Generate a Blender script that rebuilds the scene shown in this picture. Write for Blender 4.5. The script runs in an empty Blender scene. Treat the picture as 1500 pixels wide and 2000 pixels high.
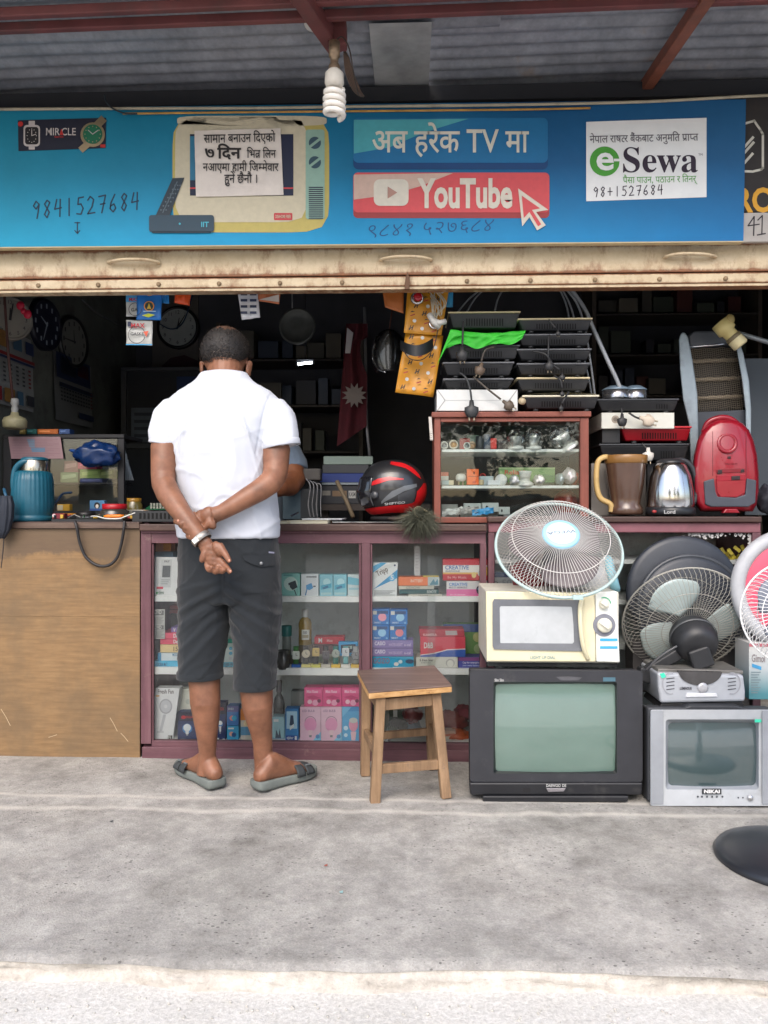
import bpy, bmesh, math, random
from mathutils import Vector as V, Matrix, noise
from math import sin, cos, pi, radians as R
random.seed(7)
sc = bpy.context.scene
col = sc.collection
# ------------------------------------------------------------ camera, sky, sun, exposure
YAW = R(2.0)
FP = 1500.0                      # focal length in photo pixels (photo 1500 x 2000)
CAM = V((0, 0, 1.0))
cd = bpy.data.cameras.new('camera'); cd.sensor_fit = 'VERTICAL'; cd.sensor_height = 24; cd.lens = 24 * FP / 2000
cd.clip_start = .05; cd.clip_end = 600
cam = bpy.data.objects.new('camera', cd); col.objects.link(cam)
cam.location = CAM; cam.rotation_euler = (R(90), 0, YAW); sc.camera = cam
SUN_EL, SUN_AZ = 46, 190         # sun stands high behind the camera, hidden by thin cloud
w = bpy.data.worlds.new('World'); sc.world = w; w.use_nodes = True
nt = w.node_tree; bg = nt.nodes['Background']
sky = nt.nodes.new('ShaderNodeTexSky'); sky.sky_type = 'NISHITA'; sky.sun_disc = False
sky.sun_elevation = R(SUN_EL); sky.sun_rotation = R(SUN_AZ)
sky.air_density = 1.0; sky.dust_density = 3.0; sky.ozone_density = .6
nt.links.new(sky.outputs[0], bg.inputs[0]); bg.inputs[1].default_value = .15
sl = bpy.data.lights.new('sun', 'SUN'); sl.energy = .8; sl.angle = R(45); sl.color = (1, .98, .96)
so = bpy.data.objects.new('sun', sl); col.objects.link(so); so.location = (0, -3, 6)
so.rotation_euler = (R(90 - SUN_EL), 0, R(180 - SUN_AZ))
sc.view_settings.view_transform = 'Standard'; sc.view_settings.look = 'None'
sc.view_settings.gamma = 1; sc.view_settings.use_curve_mapping = False
sc.view_settings.exposure = 1.15
sc.render.engine = 'CYCLES'
sc.cycles.max_bounces = 8; sc.cycles.transparent_max_bounces = 16; sc.cycles.glossy_bounces = 4
sc.cycles.caustics_reflective = False; sc.cycles.caustics_refractive = False
sc.cycles.sample_clamp_indirect = 6
sc.cycles.use_denoising = True

# ------------------------------------------------------------ pixel -> place
RT = V((cos(YAW), sin(YAW), 0)); FW = V((-sin(YAW), cos(YAW), 0)); UP = V((0, 0, 1))
def P(px, py, Y):                # the point at depth Y (metres in front of the camera) seen at a photo pixel
    d = RT * ((px - 750) / FP) + FW + UP * ((1000 - py) / FP)
    return CAM + d * (Y / d.y)
def PX(px, X):                   # the depth at which a pixel column meets the plane x = X
    d = RT * ((px - 750) / FP) + FW
    return X / d.x * d.y
def S(Y): return Y / FP          # metres per photo pixel at depth Y

# ------------------------------------------------------------ materials
def lin(c):
    return tuple((x / 255 / 12.92) if x <= 10 else ((x / 255 + .055) / 1.055) ** 2.4 for x in c)
MATS = {}
def nodes(name):
    m = bpy.data.materials.new(name); m.use_nodes = True
    t = m.node_tree; return m, t, t.nodes['Principled BSDF']
def N(t, kind, **k):
    n = t.nodes.new(kind)
    for a, b in k.items():
        if a.startswith('i_'): n.inputs[a[2:].replace('_', ' ')].default_value = b
        else: setattr(n, a, b)
    return n
def noise_n(t, scale, detail=4, rough=.6, coord='Object', vec=None):
    n = N(t, 'ShaderNodeTexNoise'); n.inputs['Scale'].default_value = scale
    n.inputs['Detail'].default_value = detail; n.inputs['Roughness'].default_value = rough
    if vec is None:
        tc = N(t, 'ShaderNodeTexCoord'); vec = tc.outputs[coord]
    t.links.new(vec, n.inputs['Vector']); return n
def ramp(t, fac, stops):
    r = N(t, 'ShaderNodeValToRGB'); e = r.color_ramp.elements
    e[0].position, e[0].color = stops[0][0], (*stops[0][1], 1)
    e[1].position, e[1].color = stops[-1][0], (*stops[-1][1], 1)
    for p, c in stops[1:-1]:
        x = e.new(p); x.color = (*c, 1)
    t.links.new(fac, r.inputs[0]); return r
def mixc(t, fac, a, b, mode='MIX'):
    n = N(t, 'ShaderNodeMix', data_type='RGBA', blend_type=mode)
    for i, x in ((0, fac), (6, a), (7, b)):
        if isinstance(x, (int, float)): n.inputs[i].default_value = x
        elif isinstance(x, tuple): n.inputs[i].default_value = (*x, 1)[:4]
        else: t.links.new(x, n.inputs[i])
    return n.outputs[2]
def bumpn(t, b, h, strength=.3, dist=.002):
    n = N(t, 'ShaderNodeBump'); n.inputs['Strength'].default_value = strength; n.inputs['Distance'].default_value = dist
    t.links.new(h, n.inputs['Height']); t.links.new(n.outputs[0], b.inputs['Normal']); return n
def mat(c, rough=.5, metal=0, var=.12, vs=14, bump=0, bs=120, dirt=.0, dc=(60, 50, 40), ds=9, coat=0, spec=.5, trans=0, emit=0, sheen=0, sss=0):
    key = (c, rough, metal, var, vs, bump, bs, dirt, dc, ds, coat, spec, trans, emit, sheen, sss)
    if key in MATS: return MATS[key]
    m, t, b = nodes('surface')
    base = lin(c)
    b.inputs['Roughness'].default_value = rough; b.inputs['Metallic'].default_value = metal
    b.inputs['Specular IOR Level'].default_value = spec; b.inputs['Coat Weight'].default_value = coat
    b.inputs['Transmission Weight'].default_value = trans; b.inputs['Sheen Weight'].default_value = sheen
    n1 = noise_n(t, vs, 5)
    hi = tuple(min(1, x * (1 + var) + var * .01) for x in base); lo = tuple(x * (1 - var) for x in base)
    out = ramp(t, n1.outputs[0], [(.3, lo), (.7, hi)]).outputs[0]
    if dirt:
        n2 = noise_n(t, ds, 8, .7)
        r2 = ramp(t, n2.outputs[0], [(.62 - dirt * .35, (0, 0, 0)), (.74, (dirt + .25,) * 3)])
        out = mixc(t, r2.outputs[0], out, lin(dc))
    t.links.new(out, b.inputs['Base Color'])
    rr = N(t, 'ShaderNodeMapRange'); rr.inputs[3].default_value = max(.02, rough - .08); rr.inputs[4].default_value = min(1, rough + .12)
    t.links.new(n1.outputs[0], rr.inputs[0]); t.links.new(rr.outputs[0], b.inputs['Roughness'])
    if bump:
        bumpn(t, b, noise_n(t, bs, 4).outputs[0], bump)
    if emit:
        b.inputs['Emission Color'].default_value = (*base, 1); b.inputs['Emission Strength'].default_value = emit
    if sss:
        b.inputs['Subsurface Weight'].default_value = sss; b.inputs['Subsurface Radius'].default_value = (.01, .004, .002)
        b.inputs['Subsurface Scale'].default_value = .6
    MATS[key] = m; return m
def ink(*c): return mat(tuple(c), .6, var=.06, vs=40)

# ------------------------------------------------------------ meshes
TXC = {}
HALFW = .64
def _glyph(s, bold):
    c = bpy.data.curves.new('t', 'FONT'); c.body = s; c.resolution_u = 3; c.offset = bold
    o = bpy.data.objects.new('t', c); me = o.to_mesh()
    vs = [(q.co.x, q.co.y) for q in me.vertices]; fs = [tuple(p.vertices) for p in me.polygons]
    o.to_mesh_clear(); bpy.data.objects.remove(o); bpy.data.curves.remove(c)
    return vs, fs
def _isdev(ch): return '\u0900' <= ch <= '\u097f'
def text2d(s, bold=0.0):         # '~x' draws the half form of letter x; '/' after a letter hangs the slanting ra below it
    k = (s, bold)
    if k in TXC: return TXC[k]
    if '~' not in s and '/' not in s:
        vs, fs = _glyph(s, bold)
    else:
        vs, fs, x, i, run = [], [], 0, 0, ''
        def flush(r, half=False):
            nonlocal x
            if not r: return
            a, b = _glyph(r, bold); wd = max(q[0] for q in a) if a else .3
            if r.endswith(' '): wd += .26
            if r.startswith(' ') and not r.strip(): wd = .26
            lim = wd * HALFW if half else 1e9
            n0 = len(vs); vs.extend((min(q[0], lim) + x, q[1]) for q in a); fs.extend(tuple(j + n0 for j in f) for f in b)
            x += min(wd, lim)
        while i < len(s):
            if s[i] == '~': flush(run); run = ''; flush(s[i + 1], True); i += 2; continue
            if s[i] == '/' and run:
                flush(run); run = ''; n0 = len(vs)
                vs.extend([(x - .15, .30), (x - .15, .20), (x - .46, -.02), (x - .50, .05)]); fs.append((n0, n0 + 1, n0 + 2, n0 + 3)); i += 1; continue
            run += s[i]; i += 1
        flush(run)
    xs = [q[0] for q in vs] or [0]
    x0, x1 = min(xs), max(xs); h = .64
    vs = [((q[0] - x0) / h, q[1] / h) for q in vs]
    TXC[k] = (vs, fs, (x1 - x0) / h); return TXC[k]
class M:
    def __init__(s): s.v, s.f, s.mi, s.sm = [], [], [], []
    def add(s, vs, fs, m=0, sm=False):
        n = len(s.v); s.v.extend(V(p) for p in vs)
        for f in fs: s.f.append(tuple(i + n for i in f)); s.mi.append(m); s.sm.append(sm)
        return s
    def box(s, a, b, m=0):
        (x0, y0, z0), (x1, y1, z1) = a, b
        x0, x1 = min(x0, x1), max(x0, x1); y0, y1 = min(y0, y1), max(y0, y1); z0, z1 = min(z0, z1), max(z0, z1)
        vs = [(x0, y0, z0), (x1, y0, z0), (x1, y1, z0), (x0, y1, z0), (x0, y0, z1), (x1, y0, z1), (x1, y1, z1), (x0, y1, z1)]
        return s.add(vs, [(0, 3, 2, 1), (4, 5, 6, 7), (0, 1, 5, 4), (1, 2, 6, 5), (2, 3, 7, 6), (3, 0, 4, 7)], m)
    def obox(s, c, size, rot=None, m=0):
        h = V(size) / 2; rot = rot or Matrix.Identity(3); c = V(c)
        vs = [c + rot @ V((sx * h.x, sy * h.y, sz * h.z)) for sz in (-1, 1) for sx, sy in ((-1, -1), (1, -1), (1, 1), (-1, 1))]
        return s.add(vs, [(0, 3, 2, 1), (4, 5, 6, 7), (0, 1, 5, 4), (1, 2, 6, 5), (2, 3, 7, 6), (3, 0, 4, 7)], m)
    def hexa(s, p, m=0):         # 8 corners: bottom 4 ccw, top 4 ccw
        return s.add(p, [(0, 3, 2, 1), (4, 5, 6, 7), (0, 1, 5, 4), (1, 2, 6, 5), (2, 3, 7, 6), (3, 0, 4, 7)], m)
    def beam(s, a, b, wdt, hgt, m=0, side=None, r2=1):     # square bar from a to b
        a, b = V(a), V(b); d = (b - a).normalized(); u = V(side) if side else d.cross(V((0, 0, 1)))
        if u.length < 1e-4: u = V((1, 0, 0))
        u = (u - d * u.dot(d)).normalized(); q = u.cross(d).normalized()
        vs = []
        for c, k in ((a, 1), (b, r2)):
            for i, j in ((-1, -1), (1, -1), (1, 1), (-1, 1)): vs.append(c + u * (i * wdt / 2 * k) + q * (j * hgt / 2 * k))
        return s.add(vs, [(0, 3, 2, 1), (4, 5, 6, 7), (0, 1, 5, 4), (1, 2, 6, 5), (2, 3, 7, 6), (3, 0, 4, 7)], m)
    def loft(s, rings, m=0, sm=True, caps=True, closed=True):
        n = len(rings[0]); vs = [p for r in rings for p in r]; fs = []
        for i in range(len(rings) - 1):
            for j in range(n if closed else n - 1):
                k = (j + 1) % n
                fs.append((i * n + j, i * n + k, (i + 1) * n + k, (i + 1) * n + j))
        if caps and closed: fs.append(tuple(range(n - 1, -1, -1))); fs.append(tuple(range((len(rings) - 1) * n, len(rings) * n)))
        return s.add(vs, fs, m, sm)
    def tube(s, pts, r, n=8, m=0, caps=True, flat=1.0):
        pts = [V(p) for p in pts]; rs = r if isinstance(r, (list, tuple)) else [r] * len(pts)
        up = None; rings = []
        for i, p in enumerate(pts):
            d = (pts[min(i + 1, len(pts) - 1)] - pts[max(i - 1, 0)])
            if d.length < 1e-9: d = V((0, 0, 1))
            d.normalize()
            if up is None:
                up = V((0, 0, 1)) if abs(d.z) < .9 else V((0, 1, 0))
            u = d.cross(up)
            if u.length < 1e-5: u = d.orthogonal()
            u.normalize(); q = u.cross(d).normalized(); up = q
            rings.append([p + (u * cos(2 * pi * k / n) * rs[i] + q * sin(2 * pi * k / n) * rs[i] * flat) for k in range(n)])
        return s.loft(rings, m, True, caps)
    def lathe(s, prof, o, ax=(0, 0, 1), n=28, m=0, caps=False, sx=1, sm=True):
        ax = V(ax).normalized(); o = V(o); u = ax.orthogonal().normalized()
        if abs(ax.z) > .9: u = V((1, 0, 0))
        q = ax.cross(u)
        rings = [[o + ax * h + (u * cos(2 * pi * k / n) * sx + q * sin(2 * pi * k / n)) * max(r, 1e-5) for k in range(n)] for r, h in prof]
        return s.loft(rings, m, sm, caps)
    def ell(s, c, rad, rot=None, n=16, m=0):
        c = V(c); rot = rot or Matrix.Identity(3); rings = []
        for i in range(n // 2 + 1):
            a = -pi / 2 + pi * i / (n // 2)
            rings.append([c + rot @ V((cos(a) * cos(2 * pi * k / n) * rad[0], cos(a) * sin(2 * pi * k / n) * rad[1], sin(a) * rad[2])) for k in range(n)])
        return s.loft(rings, m, True, True)
    def grid(s, fn, nu, nv, m=0, sm=True):
        vs = [fn(i / nu, j / nv) for j in range(nv + 1) for i in range(nu + 1)]
        fs = [(j * (nu + 1) + i, j * (nu + 1) + i + 1, (j + 1) * (nu + 1) + i + 1, (j + 1) * (nu + 1) + i) for j in range(nv) for i in range(nu)]
        return s.add(vs, fs, m, sm)
    def prism(s, pts, thick, m=0, sm=False):               # pts: 3-D polygon, thick: vector
        t = V(thick); n = len(pts); a = [V(p) for p in pts]; b = [p + t for p in a]
        fs = [tuple(range(n)), tuple(range(2 * n - 1, n - 1, -1))] + [(i, i + n, (i + 1) % n + n, (i + 1) % n) for i in range(n)]
        return s.add(a + b, fs, m, sm)
    # --- things laid out on a plane of constant depth Y, in photo pixels
    def pbox(s, x0, y0, x1, y1, Y, d, m=0):
        a, b = P(x0, y1, Y), P(x1, y0, Y)
        return s.box((a.x, Y, a.z), (b.x, Y + d, b.z), m)
    def ppoly(s, pts, Y, m=0): return s.add([P(x, y, Y) for x, y in pts], [tuple(range(len(pts)))], m)
    def pprism(s, pts, Y, d, m=0, sm=False): return s.prism([P(x, y, Y) for x, y in pts], (0, d, 0), m, sm)
    def prect(s, x0, y0, x1, y1, Y, m=0): return s.ppoly([(x0, y1), (x1, y1), (x1, y0), (x0, y0)], Y, m)
    def pcirc(s, x, y, r, Y, m=0, ry=None, n=24):
        ry = ry or r; return s.ppoly([(x + r * cos(2 * pi * k / n), y - ry * sin(2 * pi * k / n)) for k in range(n)], Y, m)
    def pring(s, x, y, r, wd, Y, m=0, n=32, a0=0, a1=2 * pi, ry=None):
        ry = ry or r; vs = []
        for k in range(n + 1):
            a = a0 + (a1 - a0) * k / n
            vs += [P(x + (r - wd) * cos(a), y - (ry - wd) * sin(a), Y), P(x + r * cos(a), y - ry * sin(a), Y)]
        return s.add(vs, [(2 * k, 2 * k + 1, 2 * k + 3, 2 * k + 2) for k in range(n)], m)
    def pline(s, pts, wd, Y, m=0):
        for (a, b), (c, d) in zip(pts, pts[1:]):
            L = math.hypot(c - a, d - b) or 1; nx, ny = -(d - b) / L * wd / 2, (c - a) / L * wd / 2; ex, ey = (c - a) / L * wd * .3, (d - b) / L * wd * .3
            s.ppoly([(a - nx - ex, b - ny - ey), (c - nx + ex, d - ny + ey), (c + nx + ex, d + ny + ey), (a + nx - ex, b + ny - ey)], Y, m)
        return s
    def ptext(s, x, y, h, body, Y, m=0, wd=None, bold=0, rot=0, cen=False, slant=0):   # x, y: left end of the base line
        vs, fs, W = text2d(body, bold); k = (wd / W / h) if wd else 1
        if cen: x -= (wd or W * h) / 2
        ca, sa = cos(rot), sin(rot)
        def tr(a, b):
            a = (a + slant * b) * h * k; b = b * h
            return P(x + a * ca + b * sa, y + a * sa - b * ca, Y)
        return s.add([tr(a, b) for a, b in vs], fs, m)
DIG = {'0': [[(.5, 1), (.1, .7), (.1, .3), (.5, 0), (.9, .3), (.9, .7), (.5, 1)]], '1': [[(.5, 1), (.5, 0)]], '2': [[(.1, .8), (.4, 1), (.8, .8), (.6, .4), (.1, .02), (.95, .05)]],
       '4': [[(.35, 1), (.1, .45), (.9, .5)], [(.75, 1), (.7, 0)]], '5': [[(.9, 1), (.3, .97), (.25, .6), (.6, .62), (.85, .35), (.6, .03), (.1, .08)]],
       '6': [[(.7, 1), (.25, .55), (.15, .2), (.5, 0), (.8, .2), (.6, .45), (.2, .35)]], '7': [[(.1, .95), (.9, 1), (.45, 0)], [(.3, .5), (.85, .52)]],
       '8': [[(.8, .85), (.5, 1), (.2, .8), (.75, .3), (.5, 0), (.2, .2), (.8, .85)]], '9': [[(.85, .8), (.5, 1), (.2, .75), (.5, .55), (.85, .8), (.75, .4), (.6, 0)]],
       '+': [[(.1, .5), (.9, .5)], [(.5, .9), (.5, .1)]]}
def scrawl(me, body, x, y, cw, h, Y, m, wd=2.2, rise=0):
    for i, ch in enumerate(body):
        for st in DIG.get(ch, []):
            me.pline([(x + cw * (i + a * .78) , y - h * b - rise * (i + a)) for a, b in st], wd, Y, m)
# ------------------------------------------------------------ objects
ROOT = {}
def meta(o, label=None, cat=None, group=None, kind=None):
    if label: o['label'] = label
    if cat: o['category'] = cat
    if group: o['group'] = group
    if kind: o['kind'] = kind
    return o
def thing(name, label, cat, base, group=None):
    o = bpy.data.objects.new(name, None); col.objects.link(o); o.location = base; o.empty_display_size = .05
    ROOT[o.name] = V(base); return meta(o, label, cat, group)
def build(name, me, mats, parent=None, bevel=0, seg=2, sub=0, label=None, cat=None, group=None, kind=None, shade=None):
    if not isinstance(mats, (list, tuple)): mats = [mats]
    if name in ('print', 'lettering'): kind = 'stuff'
    if parent is not None: off = ROOT[parent.name]
    else:
        xs = [p.x for p in me.v]; ys = [p.y for p in me.v]
        off = V(((min(xs) + max(xs)) / 2, (min(ys) + max(ys)) / 2, min(p.z for p in me.v)))
    d = bpy.data.meshes.new(name); d.from_pydata([p - off for p in me.v], [], me.f)
    for m in mats: d.materials.append(m)
    d.polygons.foreach_set('material_index', me.mi)
    d.polygons.foreach_set('use_smooth', me.sm if shade is None else [shade] * len(me.f))
    d.update()
    o = bpy.data.objects.new(name, d); col.objects.link(o)
    if parent is not None: o.parent = parent
    else: o.location = off
    ROOT[o.name] = off
    if bevel:
        b = o.modifiers.new('bevel', 'BEVEL'); b.width = bevel; b.segments = seg; b.limit_method = 'ANGLE'; b.angle_limit = R(40); b.harden_normals = False
    if sub:
        q = o.modifiers.new('sub', 'SUBSURF'); q.levels = sub; q.render_levels = sub
    return meta(o, label, cat, group, kind)
def fixnormals(o):
    bm = bmesh.new(); bm.from_mesh(o.data); bmesh.ops.recalc_face_normals(bm, faces=bm.faces); bm.to_mesh(o.data); bm.free(); return o
def bake(o):                      # apply the modifiers of o without operators
    dg = bpy.context.evaluated_depsgraph_get(); me = bpy.data.meshes.new_from_object(o.evaluated_get(dg)); o.modifiers.clear(); o.data = me; return o
def lerp(a, b, t): return a + (b - a) * t
def smoothpath(pts, n=6):         # Catmull-Rom through 3-D points
    pts = [V(p) for p in pts]; out = []
    for i in range(len(pts) - 1):
        p0, p1, p2, p3 = pts[max(i - 1, 0)], pts[i], pts[i + 1], pts[min(i + 2, len(pts) - 1)]
        for k in range(n):
            t = k / n
            out.append(.5 * ((2 * p1) + (p2 - p0) * t + (2 * p0 - 5 * p1 + 4 * p2 - p3) * t * t + (3 * p1 - p0 - 3 * p2 + p3) * t ** 3))
    return out + [pts[-1]]
def rrect(x0, y0, x1, y1, r, n=4):        # rounded rectangle in pixels
    o = []
    for cx, cy, a in ((x1 - r, y0 + r, 0), (x0 + r, y0 + r, 90), (x0 + r, y1 - r, 180), (x1 - r, y1 - r, 270)):
        for k in range(n + 1):
            t = R(a + 90 * k / n); o.append((cx + r * cos(t), cy - r * sin(t)))
    return o
# ============================================================ SETTING
def concrete_mat():
    m, t, b = nodes('concrete_floor')
    tc = N(t, 'ShaderNodeTexCoord')
    n1 = noise_n(t, 5, 10, .75); n2 = noise_n(t, 38, 8, .8); n3 = noise_n(t, 190, 3, .6); geo = N(t, 'ShaderNodeNewGeometry')
    c = ramp(t, n1.outputs[0], [(.3, lin((122, 119, 114))), (.5, lin((157, 154, 149))), (.68, lin((180, 177, 171)))]).outputs[0]
    n0 = noise_n(t, 1.1, 6, .6); c = mixc(t, .7, c, ramp(t, n0.outputs[0], [(.3, (.40, .40, .39)), (.5, (.5, .5, .5)), (.7, (.6, .59, .57))]).outputs[0], 'OVERLAY')
    c = mixc(t, .75, c, ramp(t, n2.outputs[0], [(.25, (.35, .35, .35)), (.5, (.5, .5, .5)), (.75, (.68, .67, .65))]).outputs[0], 'OVERLAY')
    c = mixc(t, .3, c, ramp(t, n3.outputs[0], [(.3, (.3, .3, .3)), (.7, (.7, .7, .7))]).outputs[0], 'OVERLAY')
    # dark drips, in stretched cells
    mp = N(t, 'ShaderNodeMapping'); mp.inputs['Scale'].default_value = (9, 13, 9); t.links.new(tc.outputs['Object'], mp.inputs[0])
    v = N(t, 'ShaderNodeTexVoronoi'); v.inputs['Randomness'].default_value = 1; t.links.new(mp.outputs[0], v.inputs['Vector'])
    wv = noise_n(t, 3.5, 5, .7); sub = N(t, 'ShaderNodeMath', operation='ADD'); t.links.new(v.outputs['Distance'], sub.inputs[0])
    mm = N(t, 'ShaderNodeMath', operation='MULTIPLY'); mm.inputs[1].default_value = .7; t.links.new(wv.outputs[0], mm.inputs[0]); t.links.new(mm.outputs[0], sub.inputs[1])
    sp = ramp(t, sub.outputs[0], [(.44, (.6, .6, .6)), (.485, (0, 0, 0))])
    c = mixc(t, sp.outputs[0], c, lin((62, 60, 58)))
    mp2 = N(t, 'ShaderNodeMapping'); mp2.inputs['Scale'].default_value = (24, 40, 24); t.links.new(tc.outputs['Object'], mp2.inputs[0])
    v2 = N(t, 'ShaderNodeTexVoronoi'); t.links.new(mp2.outputs[0], v2.inputs['Vector'])
    s2 = ramp(t, v2.outputs['Distance'], [(.08, (.55, .55, .55)), (.13, (0, 0, 0))])
    c = mixc(t, s2.outputs[0], c, lin((196, 194, 188)))
    # pale cement seams that run along the shop front
    sx = N(t, 'ShaderNodeSeparateXYZ'); t.links.new(geo.outputs['Position'], sx.inputs[0])
    nw = noise_n(t, 3.1, 3); sc_ = N(t, 'ShaderNodeMath', operation='MULTIPLY_ADD'); sc_.inputs[1].default_value = .10; t.links.new(nw.outputs[0], sc_.inputs[0]); t.links.new(sx.outputs['Y'], sc_.inputs[2])
    nb = noise_n(t, 14, 5)
    for yy in SEAMS:
        d = N(t, 'ShaderNodeMath', operation='SUBTRACT'); d.inputs[1].default_value = yy + .05; t.links.new(sc_.outputs[0], d.inputs[0])
        a = N(t, 'ShaderNodeMath', operation='ABSOLUTE'); t.links.new(d.outputs[0], a.inputs[0])
        r = ramp(t, a.outputs[0], [(.004, (1, 1, 1)), (.022, (0, 0, 0))])
        q = N(t, 'ShaderNodeMath', operation='MULTIPLY'); t.links.new(r.outputs[0], q.inputs[0]); t.links.new(nb.outputs[0], q.inputs[1])
        c = mixc(t, q.outputs[0], c, lin((206, 200, 190)))
    t.links.new(c, b.inputs['Base Color']); b.inputs['Roughness'].default_value = .88; b.inputs['Specular IOR Level'].default_value = .25
    h = N(t, 'ShaderNodeMath', operation='MULTIPLY_ADD'); h.inputs[1].default_value = .5; t.links.new(n2.outputs[0], h.inputs[0]); t.links.new(n3.outputs[0], h.inputs[2])
    bumpn(t, b, h.outputs[0], .55, .006)
    return m
def plaster_mat():
    m, t, b = nodes('kerb_plaster')
    n1 = noise_n(t, 9, 8, .7); n2 = noise_n(t, 45, 6, .7)
    c = ramp(t, n1.outputs[0], [(.3, lin((126, 114, 104))), (.40, lin((186, 179, 169))), (.7, lin((208, 203, 195)))]).outputs[0]
    c = mixc(t, .5, c, ramp(t, n2.outputs[0], [(.3, (.3, .3, .3)), (.7, (.68, .68, .68))]).outputs[0], 'OVERLAY')
    t.links.new(c, b.inputs['Base Color']); b.inputs['Roughness'].default_value = .9
    bumpn(t, b, n2.outputs[0], .8, .01); return m
def road_mat():
    m, t, b = nodes('pale_road')
    tc = N(t, 'ShaderNodeTexCoord')
    v = noise_n(t, 120, 8, .7, vec=tc.outputs['Object'])
    n1 = noise_n(t, 5, 8, .7)
    c = ramp(t, v.outputs[0], [(.3, lin((176, 173, 167))), (.7, lin((222, 219, 213)))]).outputs[0]
    c = mixc(t, .45, c, ramp(t, n1.outputs[0], [(.3, (.4, .4, .4)), (.7, (.62, .62, .61))]).outputs[0], 'OVERLAY')
    t.links.new(c, b.inputs['Base Color']); b.inputs['Roughness'].default_value = .9
    bumpn(t, b, v.outputs[0], .7, .006); return m
STEP_Y, ROAD_Z = 1.69, -.052
SEAMS = (2.66, 2.55)
def nz(x, y, s=1.0, z=0): return noise.noise((x * s, y * s, z))
fl = M()
NX, NY = 150, 90
def floor_pt(u, v):
    x = -4 + 8 * u; y0 = STEP_Y + .02 * nz(x, 0, 1.6) + .012 * nz(x, 3, 7); y = lerp(y0, 6.3, v ** 1.3)
    z = .003 * nz(x, y, 3) + .0015 * nz(x, y, 14)
    if 2.55 < y < 2.68: z += .003
    if v == 0: z -= .010
    return (x, y, z)
fl.grid(floor_pt, NX, NY)
build('floor', fl, concrete_mat(), kind='structure')
kb = M()
def kerb_pt(u, v):
    x = -4 + 8 * u; y0 = STEP_Y + .02 * nz(x, 0, 1.6) + .012 * nz(x, 3, 7)
    ch = max(0, nz(x, 9, 2.3) - .25) * .10
    y = y0 + .004 - .008 * v - .006 * (v ** 2) + .012 * nz(x, v * 2, 9) * sin(pi * v) + ch * sin(pi * v)
    return (x, y, lerp(-.0095, ROAD_Z - .01, v) + .004 * nz(x, v * 3, 16) * (v > 0))
kb.grid(kerb_pt, 220, 8)
build('kerb', kb, plaster_mat(), kind='structure')
rd = M()
rd.add([(-260, -260, ROAD_Z), (260, -260, ROAD_Z), (260, -.2, ROAD_Z), (-260, -.2, ROAD_Z)], [(0, 1, 2, 3)])
rd.grid(lambda u, v: (-4 + 8 * u, lerp(-.2, 1.75, v), ROAD_Z + .004 * nz(u * 8, v * 2, 6) * min(1, v * 4)), 160, 50)
rd.add([(-260, -.2, ROAD_Z), (-4, -.2, ROAD_Z), (-4, 1.75, ROAD_Z), (-260, 1.75, ROAD_Z)], [(0, 1, 2, 3)])
rd.add([(4, -.2, ROAD_Z), (260, -.2, ROAD_Z), (260, 1.75, ROAD_Z), (4, 1.75, ROAD_Z)], [(0, 1, 2, 3)])
build('road', rd, road_mat(), kind='structure')
gv = M()                                      # loose chips along the foot of the kerb
for i in range(420):
    x = random.uniform(-1.6, 1.6); y = STEP_Y - .045 - abs(random.gauss(0, .10)); r = random.uniform(.0015, .0045)
    gv.ell((x, y, ROAD_Z + r * .4), (r, r * random.uniform(.6, 1), r * .7), Matrix.Rotation(random.random() * 6, 3, 'Z'), 6)
build('gravel', gv, mat((186, 182, 174), .9, var=.25), label='pale loose gravel chips along the foot of the kerb', cat='gravel', kind='stuff')

# --- the dark shop room
WX, WBY = -1.92, 5.3
wallm = mat((96, 98, 92), .85, var=.25, vs=3, dirt=.35, dc=(40, 38, 34), ds=5)
def wall(name, a, b, m=wallm):
    return build(name, M().box(a, b), m, kind='structure')
wall('wall_left', (WX - .12, 3.16, .004), (WX, WBY, 2.7))
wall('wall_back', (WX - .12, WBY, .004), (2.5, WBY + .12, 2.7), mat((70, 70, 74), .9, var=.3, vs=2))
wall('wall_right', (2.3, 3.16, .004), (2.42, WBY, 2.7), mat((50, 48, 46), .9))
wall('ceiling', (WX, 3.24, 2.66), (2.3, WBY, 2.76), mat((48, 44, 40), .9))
fac = mat((150, 140, 126), .85, var=.2, vs=3, dirt=.3)
wall('wall_facade_left', (-4.6, 3.02, .004), (WX - .002, 3.155, 2.95), fac)
wall('wall_facade_right', (2.302, 3.02, .004), (5, 3.155, 2.95), fac)
wall('wall_header', (WX, 3.16, 2.05), (2.3, 3.235, 2.95), fac)

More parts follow.
